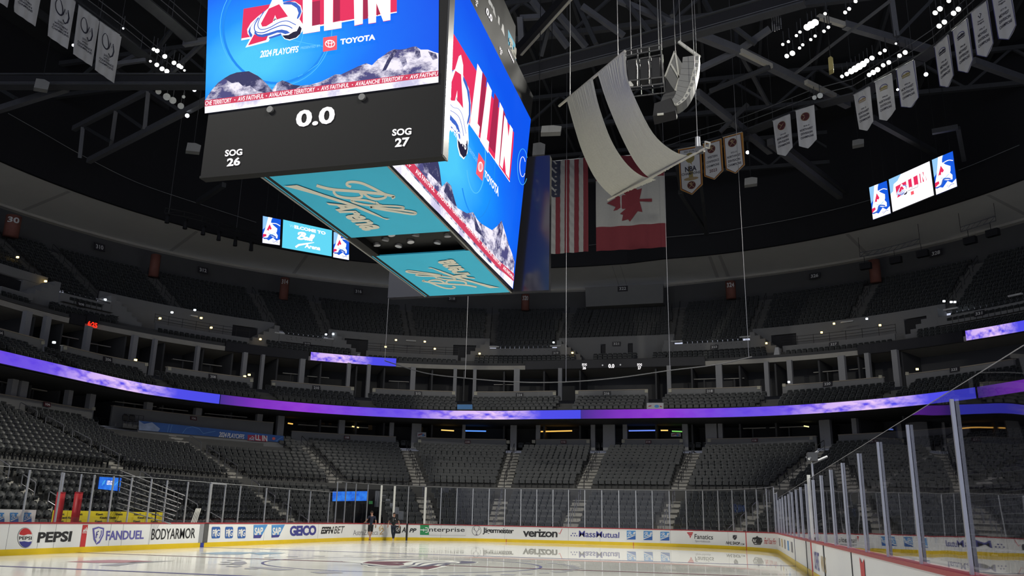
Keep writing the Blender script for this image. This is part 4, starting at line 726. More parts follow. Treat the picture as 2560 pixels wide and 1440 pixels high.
# underside: two cloth panels with script, an open lighting bay between them
UZ = 11.2
b_ = MB()
for x0, x1 in ((-7.3, -1.32), (.92, 7.02)): b_.box(x0, x1, -1.63, 2.33, UZ, UZ+.05, TEAL)
UPN = b_.build('underside_panel', sb)
b_ = MB()
for y in (-1.69, 2.34): b_.box(-7.35, 7.05, y, y+.07, UZ-.03, UZ+.12, mat('edge_rail', (.22, .215, .2), .5, .5, noise=.1))
b_.build('underside_frame', sb)
K4 = lambda pts: [(640+x/6.544, 400+y/6.544) for x, y in pts]
def script(flip):
    def pj(u, v, l):
        p = onz(u, v, UZ-l); return V(-.26-p[0], .68-p[1], p[2]) if flip else p
    c = Canvas(pj, lift=.01); k = 1/6.544
    for si, (st, w_) in enumerate((([(1555, 440), (1490, 410), (1500, 372), (1580, 358), (1720, 378), (1850, 430), (1990, 500), (2110, 560), (2230, 590), (2260, 605), (2220, 625)], 42), ([(990, 418), (1130, 458), (1300, 488), (1600, 510), (1900, 540), (2110, 560)], 46), ([(1290, 488), (1275, 530), (1340, 590), (1500, 622), (1650, 622), (1735, 592), (1690, 515)], 40), ([(1745, 530), (1840, 605), (1950, 640), (2070, 630), (2125, 598), (2100, 560)], 40),
                   ([(1950, 700), (1800, 662), (1610, 650), (1560, 668), (1650, 708), (1850, 742), (2000, 736), (1960, 690)], 34), ([(1990, 730), (2060, 745)], 30), ([(1860, 770), (2050, 810), (2300, 850), (2560, 890), (2620, 870), (2540, 842), (2300, 812), (2000, 776), (1870, 768)], 30), ([(1900, 780), (2100, 790), (2350, 808), (2420, 780), (2300, 758), (2050, 750), (1900, 760)], 28))):
        c.line(K4(smoothline(st, 5)), w_*k, CREAM, 1+.2*si)
    c.poly(K4([(455, 428), (670, 410), (1100, 562), (1500, 690), (1640, 740), (1850, 830), (2010, 905), (2090, 950), (2195, 965), (2135, 980), (1900, 892), (1600, 770), (1420, 710), (1000, 575), (700, 490)]), CREAM, 3)
    c.text('Arena', K4([(1560, 690), (2190, 1110), (1770, 1165), (1140, 700)]), CREAM, 3.4, .06, .1); c.mb.build('underside_script', UPN)
script(False); script(True)
b_ = MB(); b_.box(FXP+.42+8, FXP+.6+8, 0, .01, 0, .01, FBLK) if False else None
b_.box(7.75, 8.15, -3.2, 4.52, 11.42, 17.95, mat('panel_back', (.02, .02, .024), .16, spec=.7, noise=.05)); b_.build('end_panel', sb)
b_ = MB()
for x in (-7.4, 7.4):
    b_.box(min(x, x/7.4*7.9), max(x, x/7.4*7.9), -1.3, 1.9, 13.4, 17, STEEL)
for x in (-6, 6):
    for y in (-1.2, 1.8): b_.tube([V(x, y, 24.4), V(x, y, 43)], .035, DRAIL, 5)
b_.build('hanger', sb)
for i, (x, y, a) in enumerate(((-1.0, 1.7, .4), (-.7, .9, -.3), (-.2, 1.3, .2), (.2, .5, -.4), (-.5, .0, .5), (.3, 1.9, .1), (.5, -.5, -.2), (-.9, -.6, .3), (.6, 1.1, -.5), (-.2, -1.1, .2))):
    r_ = thing('stage_light', (x, y, 11.95), 'black stage light hanging in the open bay under the scoreboard', 'stage light', 'stage lights under the scoreboard')
    h = MB(); p = V(x, y, 11.62); d = V(math.sin(a)*.3, .2*math.cos(3*i), -1); d = unit(d); h.cyl(p-d*.22, p+d*.2, .13, mat('lamp_shell', (.05, .05, .055), .35, .4, noise=.2), 12, .15); h.build('lamp_body', r_, True)
    h = MB(); h.cyl(p+d*.2, p+d*.215, .13, mat('lamp_lens', (.3, .3, .32), .15, noise=.1), 12); h.build('lens', r_)
    h = MB(); h.tube([p+V(.18, 0, 0), p+V(.18, 0, .3), p+V(-.18, 0, .3), p+V(-.18, 0, 0)], .025, DRAIL, 5); h.tube([p+V(0, 0, .3), p+V(0, 0, .9)], .03, DRAIL, 5); h.build('yoke', r_)
b_ = MB()
for y in (-1.2, .3, 1.8): b_.tube([V(-1.3, y, 12.45), V(.9, y, 12.45)], .04, RAIL, 6)
for x in (-1.1, .7): b_.tube([V(x, -1.6, 12.3), V(x, 2.3, 12.3)], .03, RAIL, 6)
b_.build('lighting_bar', sb)
# ------------------------------------------------------------------ two groups of hanging screens in front of the soffit
def hang(q, lab, grp, kind):
    TL, TR, BR, BL = q; o = on(*TL, 25); x = on(*TR, 25); y = on(*BL, 25); n = unit(np.cross(y-o, x-o)); n = n if np.dot(n, EYE-o) > 0 else -n
    pj = lambda u, v, l: onp(u, v, o, n, l); c = Canvas(pj, lift=.012); C4 = [pj(*p, 0) for p in q]
    r_ = thing('hanging_screen', tuple(C4[3]), lab, 'screen', grp)
    h = MB(); m_ = sum(C4)/4; E4 = [p+(p-m_)*.05 for p in C4]; h.prism([p-n*.02 for p in E4], -n*.35, BLACK); h.build('screen_case', r_)
    h = MB(); [h.tube([(C4[i]*.8+C4[1-i]*.2)-n*.2, (C4[i]*.8+C4[1-i]*.2)-n*.2+V(0, 0, 42.8-C4[i][2])], .03, DRAIL, 5) for i in (0, 1)]; h.build('cable', r_)
    f = c.quad(*q); g = lambda pts: [f(*p) for p in pts]
    if kind == 'logo':
        c.poly(q, glow('blue_screen', 24, 92, 226, 1.), 1); c.poly(g([(0, 1), (.55, 1), (.4, .82), (.25, .7), (.1, .55), (0, .5)]), glow('pale_screen', 150, 205, 250, 1.), 2); c.poly(g([(0, .17), (.1, .2), (.35, .12), (.6, .25), (.8, .15), (1, .22), (1, 0), (0, 0)]), LW, 2)
        c.poly(g([(.3, 1), (.5, 1), (.45, .82), (.6, .72), (.82, .62), (.8, .5), (.76, .45), (.86, .36), (.84, .24), (.6, .27), (.4, .33), (.25, .2), (.05, .2), (.02, .32), (.12, .5), (.2, .7)]), LW, 3)
        c.poly(g([(.2, .47), (.38, .74), (.5, .58), (.44, .53), (.36, .56), (.34, .48), (.26, .5)]), LCRIM, 4); c.poly(g([(0, .2), (.02, .33), (.2, .34), (.22, .27)]), LCRIM, 4)
        c.line(g(smoothline([(.05, .17), (.3, .2), (.42, .33), (.6, .32), (.76, .27)], 4)), 3.5, LBLUE, 4); c.line(g(smoothline([(.3, .4), (.5, .36), (.7, .42)], 4)), 1.2, LGLOW, 4); c.line(g(smoothline([(.45, .78), (.75, .8), (.97, .74)], 4)), 2, LW, 4)
        c.line(g([(.55, .1), (.62, .14), (.6, .06), (.75, .12), (.9, .1)]), 1.2, LBLUE, 4)
    elif kind == 'welcome':
        c.poly(q, glow('aqua_screen', 100, 218, 248, 1.), 1); c.text('W', (lambda x, y: f(.13+.1*x, .78+.11*y-.0*x)), glow('pale_aqua', 170, 235, 250, 1.), 2, .01); c.text('ELCOME TO', (lambda x, y: f(.23+.64*x, .77+.12*y)), LW, 2, .07)
        script_ball(c, lambda x, y: f(.3+.32*x+.02*y, .41+.26*y), 4.2, LW, 2); c.line(g([(.27, .1), (.33, .2), (.5, .31), (.64, .4)]), [5, 5, 3.5, 1.5], LW, 2); c.text('Arena', lambda x, y: f(.45+.32*x, .14+.16*y), LW, 2, .06, .1)
    else:
        c.poly(q, glow('white_screen', 252, 250, 255, 1.15), 1); c.poly(g([(0, 1), (.3, 1), (.2, .85), (.1, .8), (.07, .6), (0, .55)]), glow('pale_screen', 150, 205, 250, 1.), 2); c.poly(g([(.14, .7), (.86, .78), (.88, .5), (.14, .46)]), LCRIM, 3)
        for a, b in ((.4, .52), (.53, .66)): c.poly(g([(a, .88), (a+.05, .88), (a+.05, .5), (b, .5), (b, .42), (a, .42)]), LW, 4); c.line(g([(a, .42), (b, .42), (b, .5)]), .8, GREYI, 4.5)
        c.poly(g([(.68, .88), (.73, .88), (.73, .44), (.68, .44)]), LW, 4); c.poly(g([(.75, .88), (.79, .88), (.83, .62), (.83, .88), (.87, .88), (.87, .44), (.83, .44), (.79, .68), (.79, .44), (.75, .44)]), LW, 4)
        avs(c, lambda x, y: f(.12+.29*x, .34+.44*y), 5, LCRIM, LBLUE, LW, LDK, 60); c.poly(g([(.48, .36), (.55, .36), (.55, .26), (.48, .26)]), LTOY, 4)
    c.mb.build('screen', r_)
hang([(657, 540), (702, 549), (699, 613), (656, 607)], 'small bright crest screen left of the aqua welcome screen', 'left hanging screens', 'logo'); hang([(708, 549), (830, 576), (829, 641), (705, 619)], 'aqua hanging screen reading WELCOME TO Ball Arena', 'left hanging screens', 'welcome'); hang([(834, 580), (873, 588), (872, 650), (833, 643)], 'small crest screen half hidden behind the scoreboard corner', 'left hanging screens', 'logo')
hang([(2173, 469), (2217, 452), (2227, 533), (2183, 549)], 'small crest screen at the lower left of the white ALL IN screen', 'right hanging screens', 'logo'); hang([(2222, 449), (2324, 403), (2335, 488), (2232, 530)], 'white hanging screen reading ALL IN', 'right hanging screens', 'allin'); hang([(2330, 400), (2382, 378), (2393, 466), (2341, 487)], 'small crest screen at the upper right of the white ALL IN screen', 'right hanging screens', 'logo')
# ------------------------------------------------------------------ championship banners
ORANGE = mat('banner_gold', (.4, .19, .04), .85, noise=.1); NAVYB = mat('banner_navy', (.05, .05, .16), .85, noise=.1); BINK = mat('banner_ink', (.025, .025, .04), .85, noise=.1); BGOLD = mat('banner_crest', (.25, .2, .07), .85, noise=.2); BRED = mat('banner_maroon', (.08, .02, .025), .85, noise=.15); BTAN = mat('banner_tan', (.3, .22, .12), .85, noise=.1)
BCL = mat('banner_cloth', (.5, .5, .5), .9, noise=.08, nscale=2)
def banner(pts, zt, lab, draw, grp, border=None, inner=None):
    TL, TR = onz(*pts[0], zt), onz(*pts[1], zt); d = unit(TR-TL); n = unit(np.cross(d, V(0, 0, 1))); n = n if np.dot(n, EYE-TL) > 0 else -n
    pj = lambda u, v, l: onp(u, v, TL, n, l); base = [pj(*p, 0) for p in pts]; zb = min(p[2] for p in base); m_ = (TL+TR)/2
    r_ = thing('banner', (m_[0], m_[1], zb), lab, 'banner', grp); wd = np.linalg.norm(TR-TL)
    co = lambda p: (np.dot(p-TL, d), p[2]); q2 = [co(p) for p in base]; h = MB(); W3 = lambda x, z, l=0.: TL+d*x+V(0, 0, z-TL[2])+n*l
    # gently rippled cloth
    def low(x):
        L_ = q2[1:]+[q2[0]]; zs = []
        for (xa, za), (xb, zb_) in zip(L_[:-1], L_[1:]):
            if min(xa, xb)-1e-6 <= x <= max(xa, xb)+1e-6 and abs(xa-xb) > 1e-6: zs.append(za+(zb_-za)*(x-xa)/(xb-xa))
        return min(zs) if zs else q2[-1][1]
    xs = np.linspace(min(p[0] for p in q2)+1e-4, max(p[0] for p in q2)-1e-4, 25); rip = lambda x, z: .018*math.sin(x*9+.6*z+zb)*(1 if border is None else .3)
    rows = []
    for f in np.linspace(0, 1, 9): rows.append([W3(x, zt+(low(x)-zt)*f, rip(x, zt+(low(x)-zt)*f)) for x in xs])
    h.sheet(rows, border or BCL); h.sheet([[p-n*.03 for p in r] for r in rows], BCL); h.build('cloth', r_, True)
    h = MB(); h.tube([TL-d*.05+V(0, 0, .03), TR+d*.05+V(0, 0, .03)], .035, POST, 6); h.tube([TL+d*.2, TL+d*.2+V(0, 0, 1.6)], .012, DRAIL, 4); h.tube([TR-d*.2, TR-d*.2+V(0, 0, 1.6)], .012, DRAIL, 4); h.build('hanging_bar', r_)
    c = Canvas(lambda x, z, l: W3(x, z, l+rip(x, z)+.004), lift=.006); X0, X1 = min(p[0] for p in q2), max(p[0] for p in q2)
    if border:
        cx, cz = sum(p[0] for p in q2)/5, sum(p[1] for p in q2)/5; sc = lambda f, g: [(cx+(x-cx)*f, cz+(z-cz)*g) for x, z in q2]; c.poly(sc(.9, .955), BRED, 1); c.poly(sc(.84, .93), BCL, 2)
    elif inner: c.line([q2[1], q2[2], q2[3], q2[4], q2[0]], .05, NAVYB, 1)
    H_ = zt-zb; draw(c, lambda x, y: (wd*x+(q2[-1][0])*(1-y), zt-H_*(1-y)), wd, H_); c.mb.build('print', r_); return r_
def lines(c, f, rows, y0, dy, h, m=None, w0=.14, w1=.86, bold=.03):
    for i, t in enumerate(rows):
        y = y0-dy*i; L_ = min(1, len(t)/9.); a = .5-(w1-w0)/2*L_; b = .5+(w1-w0)/2*L_; c.text(t, [f(a, y), f(b, y), f(b, y-h), f(a, y-h)], m or BINK, 3, bold)
def crest(c, f, x, y, r, wd, H_, m=None):
    q = [f(x+r*math.cos(a), y+r*wd/H_*math.sin(a)) for a in np.linspace(0, 6.28, 24)]; c.poly(q, m or BRED, 3); c.line([f(x-r*.6, y-r*wd/H_*.6), f(x+r*.6, y+r*wd/H_*.6)], .05, BTAN, 4); c.line([f(x-r*.6, y+r*wd/H_*.6), f(x+r*.6, y-r*wd/H_*.6)], .05, BTAN, 4); c.poly([f(x+r*.3*math.cos(a), y+r*.45*wd/H_+r*.3*wd/H_*math.sin(a)) for a in np.linspace(0, 6.28, 12)], BTAN, 4); c.line(q+[q[0]], .03, BTAN, 4.5)
def arch(c, f, y, m):
    c.line([f(.5+.24*math.cos(a), y+.08*math.sin(a)) for a in np.linspace(0, math.pi, 14)], .05, NAVYB, 3); c.poly([f(.27, y), f(.36, y+.03), f(.45, y+.025), f(.55, y+.045), f(.65, y+.03), f(.73, y+.02), f(.73, y-.045), f(.27, y-.045)], m, 3); c.line([f(.27, y-.02), f(.73, y-.02)], .03, BCL, 4)
def d_std(year, l2, cr, m=None):
    def dr(c, f, wd, H_):
        if cr == 'round': crest(c, f, .5, .79, .24, wd, H_)
        elif cr == 'arch': arch(c, f, .77, m or BGOLD)
        else: c.line([f(.42, .84), f(.5, .78), f(.58, .85), f(.5, .87)], .06, BINK, 3); c.text('Denver\nNuggets', [f(.32, .75), f(.68, .75), f(.68, .66), f(.32, .66)], BINK, 3, .02)
        c.text(year, [f(.36, .58), f(.68, .58), f(.68, .545), f(.36, .545)], BINK, 3, .02); lines(c, f, [l2, 'DIVISION', 'CHAMPIONS'], .505, .095, .055)
    return dr
def d_nba(c, f, wd, H_):
    c.text('2023 WORLD', [f(.25, .94), f(.8, .94), f(.8, .9), f(.25, .9)], BINK, 3, .02); c.poly([f(.5+.2*math.cos(a), .78+.11*math.sin(a)) for a in np.linspace(0, 6.28, 20)], BGOLD, 3); c.poly([f(.44, .7), f(.56, .7), f(.6, .3), (f(.4, .3))], BGOLD, 2.5)
    c.text('NBA', [f(.26, .6), f(.76, .6), f(.76, .49), f(.26, .49)], BINK, 4, .05); c.text('CHAMPIONS', [f(.1, .475), f(.9, .475), f(.9, .42), f(.1, .42)], BINK, 4, .03); c.poly([f(.5+.32*math.cos(a), .335+.035*math.sin(a)) for a in np.linspace(0, 6.28, 20)], BTAN, 3); crest(c, f, .5, .2, .18, wd, H_)
def d_west(c, f, wd, H_):
    crest(c, f, .46, .8, .22, wd, H_); lines(c, f, ['WESTERN', 'CONFERENCE', 'CHAMPIONS'], .63, .115, .06); c.text('2023', [f(.3, .28), f(.72, .28), f(.72, .2), f(.3, .2)], BRED, 3, .03)
def d_nw23(c, f, wd, H_):
    crest(c, f, .48, .8, .23, wd, H_); c.text('2022-23', [f(.35, .57), f(.68, .57), f(.68, .53), f(.35, .53)], BINK, 3, .02); lines(c, f, ['NORTHWEST', 'DIVISION', 'CHAMPIONS'], .48, .105, .06)
def d_mam(year, a, b):
    def dr(c, f, wd, H_):
        c.line([f(*p) for p in smoothline([(.42, .82), (.3, .84), (.2, .74), (.24, .62), (.4, .55), (.52, .6), (.5, .7), (.42, .8), (.36, .84)], 5)], list(np.linspace(.03, .11, 25))+list(np.linspace(.11, .03, 16)), BINK, 3)
        c.line([f(*p) for p in [(.56, .6), (.62, .73), (.68, .64), (.74, .74), (.8, .6), (.76, .5), (.66, .45), (.56, .5)]], .1, BINK, 3); c.line([f(*p) for p in [(.58, .6), (.63, .71), (.68, .63), (.74, .72)]], .035, BCL, 4)
        c.text(year, [f(.34, .44), f(.62, .44), f(.62, .4), f(.34, .4)], BINK, 3, .01); lines(c, f, [a, b, 'CHAMPIONS'], .38, .06, .042, bold=.025)
    return dr
G1 = 'basketball banners on the right catwalk'; G2 = 'lacrosse banners on the left catwalk'
banner([(1695, 374), (1752, 364), (1757, 461), (1730, 487), (1701, 475)], 32, 'gold-bordered banner reading NBA CHAMPIONS, partly behind the white drape', d_nba, G1, ORANGE)
banner([(1758, 360), (1802, 347.5), (1808, 427), (1786, 449), (1761, 441)], 32, 'gold-bordered banner reading WESTERN CONFERENCE CHAMPIONS 2023', d_west, G1, ORANGE); banner([(1807.5, 344), (1854, 331), (1862, 412), (1839, 434), (1814, 424)], 32, 'gold-bordered banner reading NORTHWEST DIVISION CHAMPIONS', d_nw23, G1, ORANGE)
BN = ['2019-20', '2018-19', '2009-10', '2008-09', '2005-06', '1987-88', '1984-85', '1976-77', '1977-78']
for p, y, l2, cr, m_, inn in (([(1932, 303), (1973, 286), (1981, 368), (1963, 390), (1942, 385)], '2019-20', 'NORTHWEST', 'round', None, 0), ([(1989, 278), (2034, 264), (2042, 348), (2020, 371), (1997, 365)], '2018-19', 'NORTHWEST', 'round', None, 0), ([(2134, 238), (2171, 218), (2183, 303), (2167, 327), (2147, 323)], '2009-10', 'NORTHWEST', 'arch', BTAN, 0), ([(2187, 206), (2227, 186), (2239, 273), (2217, 302), (2197, 298)], '2008-09', 'NORTHWEST', 'arch', BGOLD, 0), ([(2241, 175), (2283, 152), (2297, 243), (2278, 269), (2253, 267)], '2005-06', 'NORTHWEST', 'arch', BGOLD, 1),
    ([(2336, 118), (2369, 89), (2384, 188), (2370, 218), (2350, 215)], '1987-88', 'MIDWEST', 'arch', BINK, 1), ([(2381, 78), (2417, 48), (2433, 148), (2419, 182), (2396, 177)], '1984-85', 'MIDWEST', 'arch', BINK, 1), ([(2427, 33), (2467, 3), (2484, 107), (2467, 143), (2443, 138)], '1976-77', 'MIDWEST', 'man', None, 1), ([(2477, -18), (2520, -50), (2541, 62), (2522, 99), (2497, 97)], '1977-78', 'MIDWEST', 'man', None, 1)):
    banner(p, 32, f'white pointed banner reading {y} {l2} DIVISION CHAMPIONS, {ordn(BN.index(y)+1)} of the white row from the left', d_std(y, l2, cr, m_), G1, None, inn)
for p, y, a, b in (([(250, 54), (298, 88), (285.5, 208), (237, 174)], '2023', 'WEST', 'CONFERENCE'), ([(197, 14), (245, 50), (230, 166), (182, 134)], '2022', 'WEST', 'CONFERENCE'), ([(131, -34), (187, 4), (169, 123), (119, 89)], '2007', 'WESTERN', 'DIVISION'), ([(48, -92), (97, -55), (89, 66), (34, 28)], '2006', 'WESTERN', 'DIVISION'), ([(-26, -140), (28, -100), (19, 19), (-40, -22)], '2005', 'WESTERN', 'DIVISION')):
    n_ = {'2023': 'white banner reading 2023 WEST CONFERENCE CHAMPIONS, rightmost of the left row', '2022': 'white banner reading 2022 WEST CONFERENCE CHAMPIONS, second from the right of the left row', '2007': 'white banner reading 2007 WESTERN DIVISION CHAMPIONS', '2006': 'white banner cut by the top edge, left of the 2007 banner', '2005': 'white banner corner at the top left edge, end of the row'}[y]
    banner(p, 34, n_, d_mam(y, a, b), G2)
# ------------------------------------------------------------------ flags
def flag(x, pts, lab, draw):
    r_ = thing('flag', tuple(onx(*pts[2], x)), lab, 'flag'); P4 = [onx(*p, x) for p in pts]
    y0, y1 = P4[0][1], P4[1][1]; z1 = (P4[0][2]+P4[1][2])/2; z0 = (P4[2][2]+P4[3][2])/2; rip = lambda s, q: .09*math.sin(s*22)+.05*math.sin(s*9+q*5)
    pj = lambda s, q, l: V(x-l-rip(s, q)*.8, y0+(y1-y0)*s, z0+(z1-z0)*q); return r_, pj
def stripe(mb, pj, s0, s1, q0, q1, m, ns=6, nq=14, l=0., fold=0.):
    mb.sheet([[pj(s, q, l+fold*math.sin(q*60+s*40)*.05) for s in np.linspace(s0, s1, ns)] for q in np.linspace(q0, q1, nq)], m)
FR = mat('flag_red', (.11, .014, .02), .9, noise=.12); FW = mat('flag_white', (.22, .22, .21), .9, noise=.06); FB = mat('flag_blue', (.015, .018, .035), .9, noise=.15)
r_, pj = flag(34, [(1322, 403), (1470, 400), (1320, 636), (1470, 631)], 'large flag with red and white stripes and white stars hanging vertically', None); mb = MB()
for i in range(13): stripe(mb, pj, i/13, (i+1)/13, 0 if i > -1 else 0, 1, FR if i % 2 == 0 else FW, fold=0 if i % 2 == 0 else 1, nq=60)
mb.build('stripes', r_, True); mb = MB(); stripe(mb, pj, -.001, 7/13, .6, 1.001, FB, 14, 8, .03); cv = Canvas(lambda s, q, l: pj(s, q, l+.06))
for i in range(6):
    for j in range(8):
        cx, cy = .04+.085*i, .63+.048*j; cv.poly([(cx+(.028 if k % 2 == 0 else .011)*math.sin(k*math.pi/5)*1., cy+(.0115 if k % 2 == 0 else .0046)*math.cos(k*math.pi/5)) for k in range(10)], FW, 1)
mb.build('canton', r_); cv.mb.build('stars', r_)
mb = MB(); mb.tube([pj(-.02, 1.003, 0), pj(1.02, 1.003, 0)], .04, POST, 6); [mb.tube([pj(s, 1, 0), pj(s, 1, 0)+V(0, 0, 12)], .015, DRAIL, 4) for s in (.1, .9)]; mb.build('hanging_bar', r_)
r_, pj = flag(34, [(1489, 391), (1660, 386), (1495, 633), (1667, 613)], 'large red and white flag with a red maple leaf hanging vertically', None); mb = MB()
stripe(mb, pj, 0, 1, .75, 1, FR, 20, 12); stripe(mb, pj, 0, 1, .25, .75, FW, 20, 20); stripe(mb, pj, 0, 1, 0, .25, FR, 20, 12); mb.build('cloth', r_, True)
leaf = [(0, -.5), (.04, -.5), (.03, -.22), (.3, -.28), (.27, -.17), (.5, .02), (.44, .06), (.48, .2), (.33, .17), (.3, .24), (.17, .1), (.2, .4), (.11, .34), (0, .55)]; leaf = leaf+[(-x, y) for x, y in leaf[::-1][1:-1]]
cv = Canvas(lambda s, q, l: pj(s, q, l+.06)); cv.poly([(.5+.62*y, .5+.42*x) for x, y in [(-b, -a) if False else (a, -b) for a, b in leaf]], FR, 1); cv.mb.build('leaf', r_)
mb = MB(); mb.tube([pj(-.02, 1.003, 0), pj(1.02, 1.003, 0)], .04, POST, 6); [mb.tube([pj(s, 1, 0), pj(s, 1, 0)+V(0, 0, 12)], .015, DRAIL, 4) for s in (.1, .9)]; mb.build('hanging_bar', r_)
# ------------------------------------------------------------------ roof steel
def beam(parent, name, a, b, w, h, m=STEEL): mb = MB(); mb.bar(a, b, w, h, m); return mb.build(name, parent)
def zz(q, z): return onz(q[0], q[1], z)
def truss(name, lab, members, cat='roof truss'):
    """members: (part name, pixel a, height a, pixel b, height b, size, material)"""
    M_ = [(n, zz(a, za), zz(b, zb), s, m) for n, a, za, b, zb, s, m in members]; r_ = thing(name, tuple(M_[0][1]), lab, cat)
    for n, a, b, s, m in M_: beam(r_, n, a, b, s, s*1.15, m)
    return r_
ST2 = mat('light_steel', (.13, .132, .14), .6, .2, noise=.2, nscale=2); CREAMS = mat('cream_steel', (.42, .4, .34), .6, noise=.1)
truss('roof_truss', 'dark steel truss with upright posts left of the scoreboard', [('chord', (222, 402), 32, (520, 250), 32, .42, ST2), ('chord', (185, 322), 35, (372, 226), 35, .4, ST2), ('upright', (200, 395), 32.2, (208, 318), 34.8, .32, ST2), ('upright', (277, 370), 32.2, (290, 276), 34.8, .32, ST2), ('upright', (362, 322), 32.2, (371, 228), 34.8, .32, ST2), ('diagonal', (213, 318), 34.8, (278, 355), 32.2, .25, STEEL), ('diagonal', (295, 276), 34.8, (358, 320), 32.2, .25, STEEL), ('diagonal', (376, 228), 34.8, (455, 280), 32.2, .25, STEEL)])
truss('roof_truss', 'steel tie running down to the left edge under the roof', [('chord', (-20, 279), 31, (168, 220), 31, .42, ST2), ('brace', (0, 222), 33, (40, 246), 31.5, .25, STEEL)])
truss('roof_truss', 'steel braces behind the left floodlights', [('chord', (288, 166), 35, (350, 135), 35, .3, ST2), ('chord', (290, 160), 34, (365, 150), 34.5, .25, ST2), ('chord', (460, 110), 36, (530, 98), 36, .35, ST2), ('brace', (430, 180), 34, (520, 95), 36.5, .25, STEEL), ('brace', (395, 120), 36, (440, 60), 39, .25, STEEL), ('brace', (495, 505), 31, (560, 462), 31, .4, STEEL)])
def girder(lab, pts, z, h, w, ledge=True):
    P_ = [zz(p, z) for p in pts]; r_ = thing('roof_girder', tuple(P_[0]), lab, 'girder')
    for a, b in zip(P_[:-1], P_[1:]):
        beam(r_, 'web_plate', a, b, w, h, BLACK)
        if ledge: beam(r_, 'flange', a-V(0, 0, h/2), b-V(0, 0, h/2), w*1.7, .1, STEEL); beam(r_, 'flange', a+V(0, 0, h/2), b+V(0, 0, h/2), w*1.7, .1, STEEL); beam(r_, 'ledge', a-V(0, 0, h*.28), b-V(0, 0, h*.28), w*1.3, .05, ST2)
    return r_
girder('long black girder running from the scoreboard up to the top right', [(1262, 197), (1560, 121), (2010, -8)], 30, .95, .4); girder('long black girder running level from the left edge to the scoreboard', [(-30, 204), (500, 204), (560, 204)], 31, .8, .5)
truss('roof_truss', 'black strut with a bright cream lower edge right of the scoreboard', [('strut', (1296, 128), 33, (1428, -18), 33, .55, BLACK), ('edge_strip', (1303, 136), 32.7, (1434, -10), 32.7, .16, CREAMS)])
truss('roof_truss', 'web of grey roof struts above the scoreboard end', [('strut', (1330, 0), 38, (1420, 118), 35, .35, ST2), ('strut', (1395, 35), 37, (1465, 118), 35, .35, ST2), ('strut', (1455, 15), 37, (1560, 90), 35, .32, ST2), ('strut', (1300, 45), 36, (1385, 40), 36, .3, ST2), ('strut', (1352, 140), 35, (1388, 5), 38, .28, STEEL), ('strut', (1300, 42), 36, (1305, 130), 34, .4, ST2), ('strut', (1490, 110), 34, (1440, 0), 38, .28, STEEL)])
truss('roof_truss', 'grey roof struts over the loudspeakers', [('chord', (1545, 0), 36, (1730, 80), 34, .34, ST2), ('strut', (1610, 0), 36, (1660, 55), 34, .25, STEEL), ('strut', (1560, 0), 36, (1640, 100), 33, .25, STEEL), ('strut', (1700, -5), 36, (1680, 40), 34, .25, STEEL), ('strut', (1760, 0), 37, (1790, 60), 34, .25, STEEL)])
truss('roof_truss', 'long diagonal truss crossing behind the right floodlights', [('chord', (1722, 78), 34, (1846, 127), 34, .5, ST2), ('chord', (1846, 127), 34, (2120, 262), 34, .5, ST2), ('edge_strip', (1852, 128), 33.8, (1928, 166), 33.8, .3, CREAMS), ('edge_strip', (2015, 205), 33.8, (2088, 240), 33.8, .3, CREAMS), ('chord', (2180, 296), 34, (2336, 382), 34, .45, STEEL), ('strut', (1846, 127), 34, (1925, 72), 35, .35, ST2), ('strut', (1750, 172), 33, (1846, 127), 34, .35, ST2), ('strut', (1842, 130), 34, (1840, 60), 37, .25, STEEL), ('strut', (1855, 140), 34, (1920, 260), 33, .25, STEEL), ('strut', (1775, 228), 33, (1925, 168), 33.4, .25, STEEL)])
truss('roof_truss', 'thick diagonal truss falling behind the division banners', [('chord', (1742, 232), 33, (1925, 378), 33, .5, ST2), ('chord', (1925, 355), 33, (2100, 490), 33, .55, ST2), ('chord', (1945, 350), 33.4, (2118, 482), 33.4, .3, STEEL), ('strut', (1800, 40), 36, (1890, 110), 34, .25, STEEL), ('strut', (1800, 330), 32, (1870, 260), 34, .25, STEEL)])
truss('roof_truss', 'grey truss across the top right behind the banners', [('edge_strip', (2046, 42), 35, (2110, 62), 35, .3, CREAMS), ('chord', (2110, 62), 35, (2336, 128), 35, .45, ST2), ('chord', (2432, 153), 35, (2575, 204), 35, .45, ST2), ('strut', (1988, 184), 33, (2228, 0), 33, .14, ST2), ('strut', (2228, -5), 38, (2241, 92), 35, .35, ST2), ('strut', (2241, 92), 35, (2330, 0), 38, .2, STEEL), ('strut', (2395, 320), 33, (2410, 400), 31.5, .35, STEEL), ('strut', (2330, 330), 33, (2395, 318), 33, .35, STEEL)])
truss('roof_truss', 'dark twin struts right of the maple leaf flag', [('strut', (1700, 480), 31, (1768, 585), 30.5, .35, STEEL), ('strut', (1757, 500), 31, (1766, 585), 30.5, .3, STEEL), ('strut', (1690, 395), 32, (1705, 485), 31, .35, STEEL), ('strut', (1745, 400), 32, (1757, 500), 31, .3, STEEL)])
for i, x in enumerate((14, 30, 46, 60)):           # plain trusses spanning the hall higher up
    r_ = thing('roof_truss', (x, 0, 38.4), f'faint dark truss spanning the hall high under the roof, {ordn(i+1)} from the near end', 'roof truss')
    beam(r_, 'chord', V(x, -52, 38.5), V(x, 52, 38.5), .4, .4, STEEL); beam(r_, 'chord', V(x, -52, 41.9), V(x, 52, 41.9), .4, .4, STEEL)
    mb = MB(); mb2 = MB()
    for k in range(26):
        a, b = V(x, -52+4*k, 38.5 if k % 2 else 41.9), V(x, -48+4*k, 41.9 if k % 2 else 38.5); mb.bar(a, b, .22, .22, STEEL)
    mb.build('web', r_)
